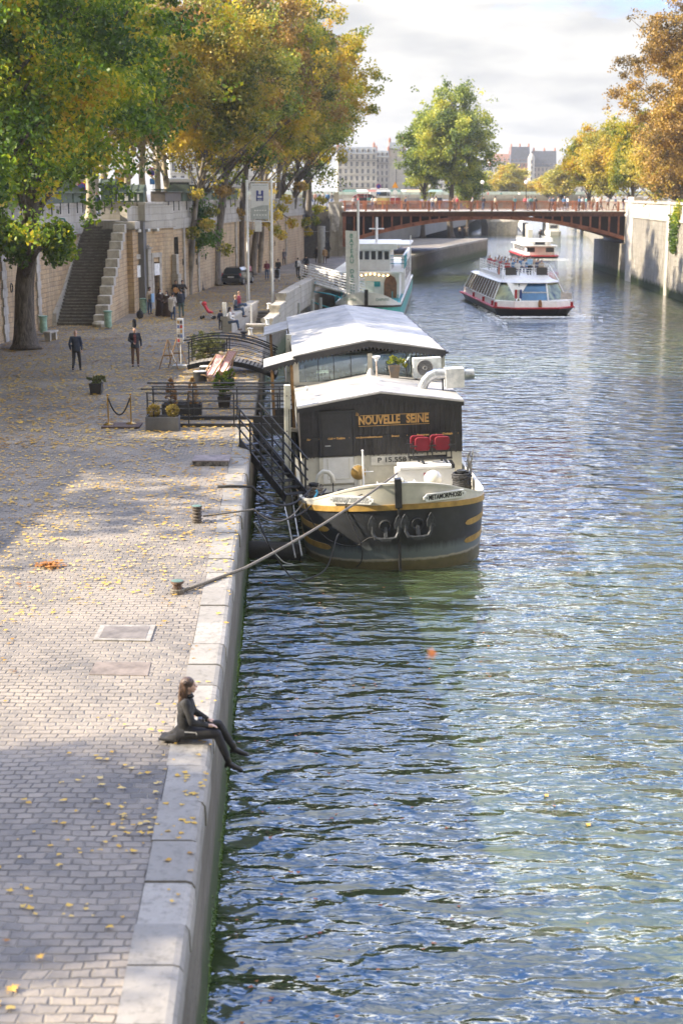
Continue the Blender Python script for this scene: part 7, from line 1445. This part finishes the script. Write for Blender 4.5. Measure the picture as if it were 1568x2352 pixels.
# pushchairs
def pushchair(loc, rz, label, col):
    t = empty('pushchair', loc, rz, label, 'pushchair')
    for x, y in ((-.35, -.2), (-.35, .2), (.35, -.2), (.35, .2)): mb = MB(); mb.lathe([(.09, -.02), (.10, 0), (.09, .02)], (x, y, .10), 14, 'y'); mb.build('wheel', STEELK, t)
    mb = MB()
    for y in (-.22, .22): mb.tube([(-.35, y, .1), (.1, y, .5), (.30, y, .95)], .015, 6) if False else mb.tube([(.35, y, .1), (-.15, y, .55), (-.42, y, 1.02)], .015, 6); mb.tube([(-.35, y, .1), (-.1, y, .5)], .015, 6)
    mb.tube([(-.42, -.22, 1.02), (-.42, .22, 1.02)], .018, 6); mb.build('frame', GALV, t); mb = MB(); mb.prism([(.28, -.18, .35), (.0, -.18, .38), (-.32, -.18, .95), (-.22, -.18, .98), (.06, -.18, .52), (.3, -.18, .45)], (0, .36, 0)); mb.build('seat', col, t, bevel=.02); mb = MB(); mb.ell((-.22, 0, .92), (.16, .2, .14)); mb.build('hood', col, t, smooth=True); return t
pushchair(at(478, 733), R(-10), 'empty red pushchair standing alone on the cobbles', cm((.55, .04, .05))); pushchair(at(636, 647), R(-90), 'dark pushchair pushed by the man in the black cap', BLK)
# litter bags
MINT = M('mint_bag', (.32, .50, .40), .35, var=.25, scale=5)
for i, (px_, py_) in enumerate(((249, 755), (101, 768), (330, 722))): t = empty('litter_bin', at(px_, py_), 0, ['pale green litter bag on a ring at the foot of the stairs', 'pale green litter bag beside the huge tree trunk', 'pale green litter bag next to the vault doorway'][i], 'litter bin', 'green litter bags'); mb = MB(); mb.lathe([(.17, .08), (.22, .2), (.20, .6), (.22, .9), (.26, .98), (.22, 1.0)], (0, 0, 0), 12); mb.build('bag', MINT, t, smooth=True, auto=50); mb = MB(); mb.tube([(.25*math.cos(a*.524), .25*math.sin(a*.524), .97) for a in range(13)], .02, 6); mb.tube([(0, .24, 0), (0, .24, 1.0)], .025, 6); mb.build('ring', M('green_iron', (.03, .16, .12), .5), t)
t = empty('rubbish_sack', at(322, 732), 0, 'black rubbish sack beside the litter bag at the vault', 'rubbish sack'); mb = MB(); mb.ell((0, 0, .25), (.22, .2, .27), 12, 9); mb.cap((0, 0, .45), (.02, 0, .6), .08, .05); mb.remesh('sack', BLK, t, .03, 1)
t = empty('stone_bench', at(140, 758)+Vector((.1, .2, 0)), R(80), 'small stone bench behind the huge tree trunk', 'bench'); t.location = at(118, 782); mb = MB(); mb.box(-.6, -.2, .4, .6, .2, .5); mb.build('seat', CAPS, t, bevel=.02); [(lambda m_: (m_.box(s_*.4-.1, -.15, 0, s_*.4+.1, .15, .398), m_.build('leg', CAPS, t)))(MB()) for s_ in (-1, 1)]
t = empty('green_container', at(489, 650), 0, 'dark green container behind the stout trunk by the car', 'container'); mb = MB(); mb.box(-.6, 0, .1, .6, .8, 1.05); mb.prism([(-.6, 0, 1.05), (.6, 0, 1.05), (.6, .8, 1.25), (-.6, .8, 1.25)], (0, 0, .05)); mb.build('body', M('green_bin', (.02, .09, .07), .5), t, bevel=.03); mb = MB(); [mb.lathe([(.1, -.03), (.1, .03)], (x, .1, .1), 10, 'x') for x in (-.45, .45)]; mb.build('wheel', STEELK, t)
# grey pillar near the bridge stairs
t = empty('concrete_pillar', at(738, 604), 0, 'smooth grey concrete pillar with a bracket near the bridge stairs', 'pillar'); mb = MB(); mb.tube([(0, 0, 0), (0, 0, 3.9)], .42, 16); mb.build('shaft', M('concrete', (.34, .35, .35), .7), t); mb = MB(); mb.bar((.4, 0, 3.3), (1.0, 0, 1.4), .2, .1); mb.box(.4, -.1, 1.2, .9, .1, 2.2); mb.build('bracket', STEELK, t)
t = empty('planter_box', at(694, 668), 0, 'brown square planter with a green plant at the quay edge before the gangway', 'planter'); mb = MB(); mb.box(-.35, -.35, 0, .35, .35, .7); mb.build('box', BRN, t, bevel=.02); link('foliage', leaves_mesh('foliage', [(0, 0, .9), (.2, 0, 1.1), (-.2, 0, 1.0), (.3, .1, 1.3)], [.25, .2, .2, .15], 60, .1, OLV, 8), t)
# wall lamps and floodlights
GI = M('green_iron', ()); LMP = M('lamp_green', (.02, .16, .13), .35)
def wall_lamp(base, out, label, h=1.35):
    t = empty('wall_lamp', base, 0, label, 'wall lamp'); d = Vector(out); mb = MB(); mb.box(-.06, -.08, -.3, .06, .08, .3); mb.tube([Vector((0, 0, -.2)), d*.3+US*.35, d*.55+US*h*.8, d*.75+US*h, d*.95+US*h*.98, d+US*h*.86], .05, 8); mb.tube([Vector((0, 0, -.35)), d*.4+US*.1, d*.7+US*.7, d*.8+US*h*.95], .03, 6); mb.build('bracket', GI, t, smooth=True)
    mb = MB(); c = d+US*(h*.86); mb.lathe([(.05, 0), (.12, -.06), (.38, -.22), (.40, -.34), (.32, -.40), (.02, -.44)], tuple(c), 18); mb.build('lamp_shade', LMP, t, smooth=True, auto=40); return t
wall_lamp(atY(105, 562, 75.5), Vector((1.15, -.3, 0)), 'curved green iron wall lamp on the embankment left of the stairs'); b0 = atY(355, 505, 101.6); t = wall_lamp(b0+Vector((-.5, .8, -.5)), Vector((.6, -.7, 0)), 'green dome lamp on the parapet above the vault doorways', .9)
for i in range(3): t = empty('floodlight', Vector(gh.location)+onf(1.2+i*1.3, 5.0, .12), R(-20), ['left', 'middle', 'right'][i]+' one of the three floodlights above the vault doorways', 'floodlight', 'floodlights above the vault'); mb = MB(); mb.box(-.22, -.35, -.02, .22, .0, .16); mb.build('head', M('flood_grey', (.5, .52, .52), .3, .5), t, bevel=.02); mb = MB(); mb.bar((0, 0, 0), (0, .15, .1), .05); mb.build('arm', STEELK, t)
t = empty('door_lamp', Vector(gh.location)+onf(2.45, 3.95, .1), 0, 'small shell-shaped lamp between the two vault doorways', 'lamp'); mb = MB(); mb.tube([(0, 0, 0), (.05, -.2, .2), (.15, -.3, .1)], .03, 6); mb.lathe([(.02, .08), (.2, 0), (.18, -.04)], (.2, -.32, .02), 12); mb.build('head', GALV, t)
# ================================================================ UPPER STREET
STG = M('stall_green', (.05, .085, .065), .5, var=.3, scale=2); STL = M('stall_lid', (.085, .115, .095), .6, var=.3, scale=1.5); PZ = QZ+6.82
def stall(p0, p1, label, hgt=.62, dep=1.0, lid=.55, col=STG, books=False, n=0):
    a_, b_ = Vector((*p0, PZ)), Vector((*p1, PZ)); L_ = (b_-a_).length; t = empty('book_stall', a_, math.atan2(b_.y-a_.y, b_.x-a_.x), label, 'book stall', 'green book stalls on the parapet')
    mb = MB(); mb.box(0, -.32, .02, L_, dep-.32, hgt); mb.build('box', col, t, bevel=.015)
    mb = MB(); mb.add([(-.08, -.5, hgt+.0), (L_+.08, -.5, hgt+.0), (L_+.08, dep*.45, hgt+lid), (-.08, dep*.45, hgt+lid), (-.08, dep-.1, hgt+.1), (L_+.08, dep-.1, hgt+.1)], [(0, 1, 2, 3), (3, 2, 5, 4), (0, 3, 4), (1, 5, 2)]); mb.add([(-.08, -.5, hgt-.04), (L_+.08, -.5, hgt-.04), (L_+.08, -.5, hgt), (-.08, -.5, hgt)], [(0, 1, 2, 3)])
    k = int(L_/.35); [mb.bar((i*L_/k, -.49, hgt+.02), (i*L_/k, dep*.44, hgt+lid+.02), .04) for i in range(k+1)]; mb.build('lid', STL, t)
    mb = MB(); [mb.box((i+.5)*L_/max(2, int(L_/1.7))-.035, -.36, -.6, (i+.5)*L_/max(2, int(L_/1.7))+.035, -.30, .05) for i in range(max(2, int(L_/1.7)))]; mb.build('bracket', STEELK, t)
    if books:
        mb = MB(); rg = random.Random(5); x = .1
        while x < L_-.3: w_ = rg.uniform(.12, .25); mb.box(x, -.36, .1, x+w_, -.325, .52); x += w_+rg.uniform(.05, .2)
        mb.build('papers', WHITE, t)
    return t
def onw(pts, y): return (interp(pts, y)-.12, y)
stall(onw(BACK, 88.0), onw(BACK, 79.2), 'long green book stall with a ribbed lid left of the stair head') if False else stall(onw(BACK, 79.2), onw(BACK, 87.6), 'long green book stall with a ribbed lid left of the stair head')
stall(onw(BACK, 88.2), onw(BACK, 91.8), 'short green book stall at the left corner of the stair head'); stall(onw(BACK, 70), onw(BACK, 78.5), 'dark book stall half hidden by the leaves of the huge tree')
stall((-15.7, 95.45), (-14.75, 95.45), 'tall dark green stall end panel right of the stair head', 1.15, .9, .35); stall((-14.6, 95.45), (-12.9, 95.45), 'open green stall showing white papers above the stairs', .62, 1, .5, books=True)
stall(onw(BACK2, 97.6), onw(BACK2, 103), 'closed dark brown stall right of the one with white papers', .7, 1, .12, M('stall_brown', (.10, .085, .075), .7)); stall(onw(BACK2, 103.6), onw(BACK2, 108.6), 'pale green book stall below the white bus'); stall(onw(BACK2, 109.2), onw(BACK2, 115), 'last pale green stall before the leafy trunks'); stall(onw(BACK2, 120), onw(BACK2, 126), 'green stall half hidden behind the tall quay trees')
bp = atY(411, 440, 152); t = empty('bus', (bp.x, 152, SZ), R(6), 'white coach seen from behind on the upper street', 'bus'); mb = MB(); mb.box(-1.28, 0, .4, 1.28, 11, 3.2); bd = mb.build('body', WHITE, t, bevel=.15); mb = MB(); mb.box(-1.08, -.02, 1.75, 1.08, .06, 2.75); mb.build('rear_window', M('dark_window', ()), t); mb = MB(); mb.box(1.27, .5, 1.7, 1.29, 10, 2.7); mb.build('side_window', M('dark_window', ()), t); mb = MB(); mb.box(-.3, -.02, .75, .3, .02, 1.05); mb.build('number_plate', STEELK, t)
for s_ in (-1, 1):
    mb = MB(); mb.box(s_*1.1-.08, -.02, .9, s_*1.1+.08, .02, 1.4); mb.build('tail_light', REDP, t)
    for y in (2, 9): mb = MB(); mb.lathe([(.45, -.15), (.48, 0), (.45, .15)], (s_*1.1, y, .48), 16, 'x'); mb.build('wheel', BLK, t)
def pole_sign(px_, py_, Y, label, kind):
    p = atY(px_, py_, Y); t = empty('road_sign', (p.x, Y, SZ), 0, label, 'road sign'); h_ = p.z-SZ; mb = MB(); mb.tube([(0, .06, 0), (0, .06, h_+.3)], .04, 8); mb.build('pole', GALV, t)
    if kind == 'round': mb = MB(); mb.lathe([(.36, -.02), (.36, 0)], (0, 0, h_), 20, 'y'); o = mb.build('disc', REDP, t); mb = MB(); mb.lathe([(.29, -.03), (.29, -.021)], (0, 0, h_), 20, 'y'); mb.build('blue_field', cm((.03, .06, .30)), o); mb = MB(); mb.bar((-.2, -.035, h_+.2), (.2, -.035, h_-.2), .07, .01); mb.build('red_bar', REDP, o); mb = MB(); mb.box(-.28, -.02, h_-1.1, .28, .01, h_-.6); mb.build('blue_plate', cm((.03, .16, .45)), t)
    if kind == 'yellow':
        mb = MB(); mb.box(-.6, -.03, h_-.95, .6, .02, h_+.95); o = mb.build('panel', M('sign_yellow', (.75, .42, .02), .5), t); mb = MB(); mb.lathe([(.22, -.05), (.22, -.035)], (-.25, 0, h_+.45), 16, 'y'); mb.build('white_disc', WHITE, o); mb = MB(); [mb.box(-.45, -.04, h_-.2-k*.2, .3, -.031, h_-.12-k*.2) for k in range(3)]; mb.build('text_lines', BLACK, o)
    if kind == 'tri': mb = MB(); mb.prism([(-.5, -.02, h_-.4), (.5, -.02, h_-.4), (0, -.02, h_+.5)], (0, .03, 0)); mb.build('triangle', M('sign_orange', (.8, .35, .02), .5), t); mb = MB(); mb.lathe([(.35, -.02), (.35, .02)], (0, 0, h_-1.0), 16, 'y'); mb.build('disc', WHITE, t)
    return t
pole_sign(351, 394, 128, 'round blue and red no parking sign over a blue plate', 'round'); pole_sign(281, 415, 122, 'tall yellow roadworks panel behind the bare plane trunk', 'yellow'); pole_sign(1041 if False else 907, 425, 215, 'orange triangular warning sign above the iron bridge railing', 'tri'); pole_sign(869, 428, 213, 'small round sign on a pole above the left end of the iron bridge', 'round'); pole_sign(188, 430, 110, 'round sign partly behind the left stall roof', 'round')
# market stands and parked vehicles across the iron bridge
rg = random.Random(21); cols = [('green', (.08, .16, .13)), ('white', (.62, .62, .60)), ('dull red', (.26, .12, .10)), ('grey', (.28, .29, .29)), ('dark green', (.05, .11, .09)), ('cream', (.55, .52, .44)), ('pale orange', (.42, .32, .22)), ('grey green', (.20, .28, .26))]
for i, px_ in enumerate((803, 828, 852, 880, 905, 925, 948, 1000)):
    nm_, c = cols[i]; Y = 212+(i % 3)*5; p = atY(px_, 440, Y); t = empty('market_stand', (p.x, Y, SZ), 0, '%s roofed stand behind the left half of the iron bridge railing' % nm_, 'market stand'); mb = MB(); mb.add([(-1.1, -.8, 1.75), (1.1, -.8, 1.75), (1.1, .8, 1.75), (-1.1, .8, 1.75), (-.9, 0, 2.1), (.9, 0, 2.1)], [(0, 1, 5, 4), (2, 3, 4, 5), (1, 2, 5), (3, 0, 4)]); mb.build('awning', cm(c), t)
    for x in (-1, 1):
        for y in (-.7, .7): mb = MB(); mb.bar((x, y, 0), (x, y, 1.78), .06); mb.build('leg', GALV, t)
    mb = MB(); mb.box(-.9, -.5, 0, .9, .3, .9); mb.build('counter', cm(TOPS[(i*3) % 10]), t)
for i, (px_, lb, c) in enumerate(((880, 'white van behind the iron bridge left of the trees', (.7, .7, .7)), (842, 'dark red car behind the left end of the iron bridge', (.2, .03, .03)))):
    p = atY(px_, 440, 225); t = empty('van' if i == 0 else 'car', (p.x, 228, SZ), 0, lb, 'van' if i == 0 else 'car'); hh = 2.3 if i == 0 else 1.45; mb = MB(); mb.prism([(-2.2, -.8, .35), (2.2, -.8, .35), (2.25, -.8, .95), (1.3, -.8, 1.1), (.8, -.8, hh), (-1.9 if i == 0 else -1.4, -.8, hh), (-2.2, -.8, 1.0)], (0, 1.6, 0)); mb.build('body', cm(c, .3), t, bevel=.06); mb = MB(); mb.prism([(-1.0, -.81, 1.15), (1.05, -.81, 1.15), (.7, -.81, hh-.15), (-1.0, -.81, hh-.15)], (0, -.01, 0)); mb.build('window', M('dark_window', ()), t)
    for x in (-1.4, 1.4): mb = MB(); mb.lathe([(.3, -.1), (.33, 0), (.3, .1)], (x, -.75, .33), 14, 'y'); mb.build('wheel', BLK, t)
for i, (px_, Y) in enumerate(((1186, 200), (1091, 202))): p = atY(px_, 440, Y); t = empty('street_lamp', (p.x, 190 if i == 0 else 192, DZ), 0, ['street lamp with a lantern rising above the middle of the iron bridge', 'round globe lamp above the iron bridge left of the middle'][i], 'street lamp'); mb = MB(); mb.tube([(0, 0, 0), (0, 0, 3.2)], .05, 8); mb.build('pole', STEELK, t); mb = MB(); mb.ell((0, 0, 3.5), .25, 12, 8); mb.build('lantern', WHITE, t, smooth=True)
# parked hatchback
cp = at(530, 656); t = empty('parked_car', (cp.x, cp.y+.3, QZ), R(-14), 'dark grey hatchback parked under the trees, seen from behind', 'car')
CARP = M('car_paint', (.035, .045, .05), .22, .4, var=.1)
def loft(mb, secs):                                  # sections: (y, half width bottom, half width top, z0, z1)
    vs = []
    for y, wb, wt, z0, z1 in secs: vs += [(-wb, y, z0), (wb, y, z0), (wb, y, z0+(z1-z0)*.55), (wt, y, z1), (-wt, y, z1), (-wb, y, z0+(z1-z0)*.55)]
    n = len(secs); fs = [(5, 4, 3, 2, 1, 0), tuple((n-1)*6+q for q in range(6))]
    for i in range(n-1):
        for q in range(6): fs.append((i*6+q, i*6+(q+1) % 6, (i+1)*6+(q+1) % 6, (i+1)*6+q))
    mb.add(vs, fs)
mb = MB(); loft(mb, [(0, .78, .70, .30, .88), (.12, .84, .74, .22, .95), (.8, .87, .76, .20, .97), (2.6, .87, .78, .20, .95), (3.6, .84, .66, .22, .78), (3.95, .70, .5, .30, .60)]); mb.build('body', CARP, t, smooth=True, auto=35)
mb = MB(); loft(mb, [(.18, .73, .60, .93, .96), (.55, .76, .56, .93, 1.42), (1.9, .77, .57, .93, 1.46), (2.85, .74, .62, .90, .93)]); cb_ = mb.build('cabin', CARP, t, smooth=True, auto=35)
DG = M('car_glass', (.03, .035, .04), .06, .2); mb = MB(); mb.add([(-.60, .26, 1.0), (.60, .26, 1.0), (.50, .50, 1.36), (-.50, .50, 1.36)], [(0, 1, 2, 3)]); mb.build('rear_window', DG, t)
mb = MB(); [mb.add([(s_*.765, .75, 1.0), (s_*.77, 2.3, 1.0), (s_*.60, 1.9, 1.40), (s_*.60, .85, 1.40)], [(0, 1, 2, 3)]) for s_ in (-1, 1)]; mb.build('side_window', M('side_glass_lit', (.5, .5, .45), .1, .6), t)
for s_ in (-1, 1):
    mb = MB(); mb.prism([(s_*.58, .02, .72), (s_*.84, .10, .74), (s_*.80, .12, .98), (s_*.64, .08, .94)], (0, .03, 0)); mb.build('tail_light', M('tail_red', (.75, .05, .03), .25), t)
    for y in (.72, 3.15): mb = MB(); mb.lathe([(.24, -.11), (.31, -.09), (.31, .09), (.24, .11)], (s_*.77, y, .31), 20, 'x'); o = mb.build('wheel', BLK, t); mb = MB(); mb.lathe([(.19, -.12), (.19, .12)], (s_*.77, y, .31), 12, 'x'); mb.build('rim', GALV, o)
mb = MB(); mb.box(-.26, -.03, .62, .26, .01, .73); mb.build('number_plate', WHITE, t); mb = MB(); mb.box(-.80, -.06, .30, .80, .08, .55); mb.build('bumper', M('bumper', (.05, .055, .06), .4), t, bevel=.05)
t = empty('notice_box', atY(594, 448+0, 100)*1, 0, 'small white box fixed to a trunk under the tall sign panel', 'box'); t.location = atY(593, 519, 105.0); mb = MB(); mb.box(-.25, -.1, -.4, .25, .1, .4); mb.build('case', WHITE, t, bevel=.02)
# ================================================================ AIR
mb = MB(); mb.box(-420, -40, -2.5, 520, 1150, 46); hz = mb.build('haze')
hm = bpy.data.materials.new('haze'); hm.use_nodes = True; n = hm.node_tree; n.nodes.clear(); v_ = n.nodes.new('ShaderNodeVolumePrincipled'); v_.inputs['Color'].default_value = (.93, .95, .97, 1); v_.inputs['Density'].default_value = .0002; v_.inputs['Anisotropy'].default_value = .2
o_ = n.nodes.new('ShaderNodeOutputMaterial'); n.links.new(v_.outputs[0], o_.inputs['Volume']); hz.data.materials.append(hm); tag(hz, kind='stuff')
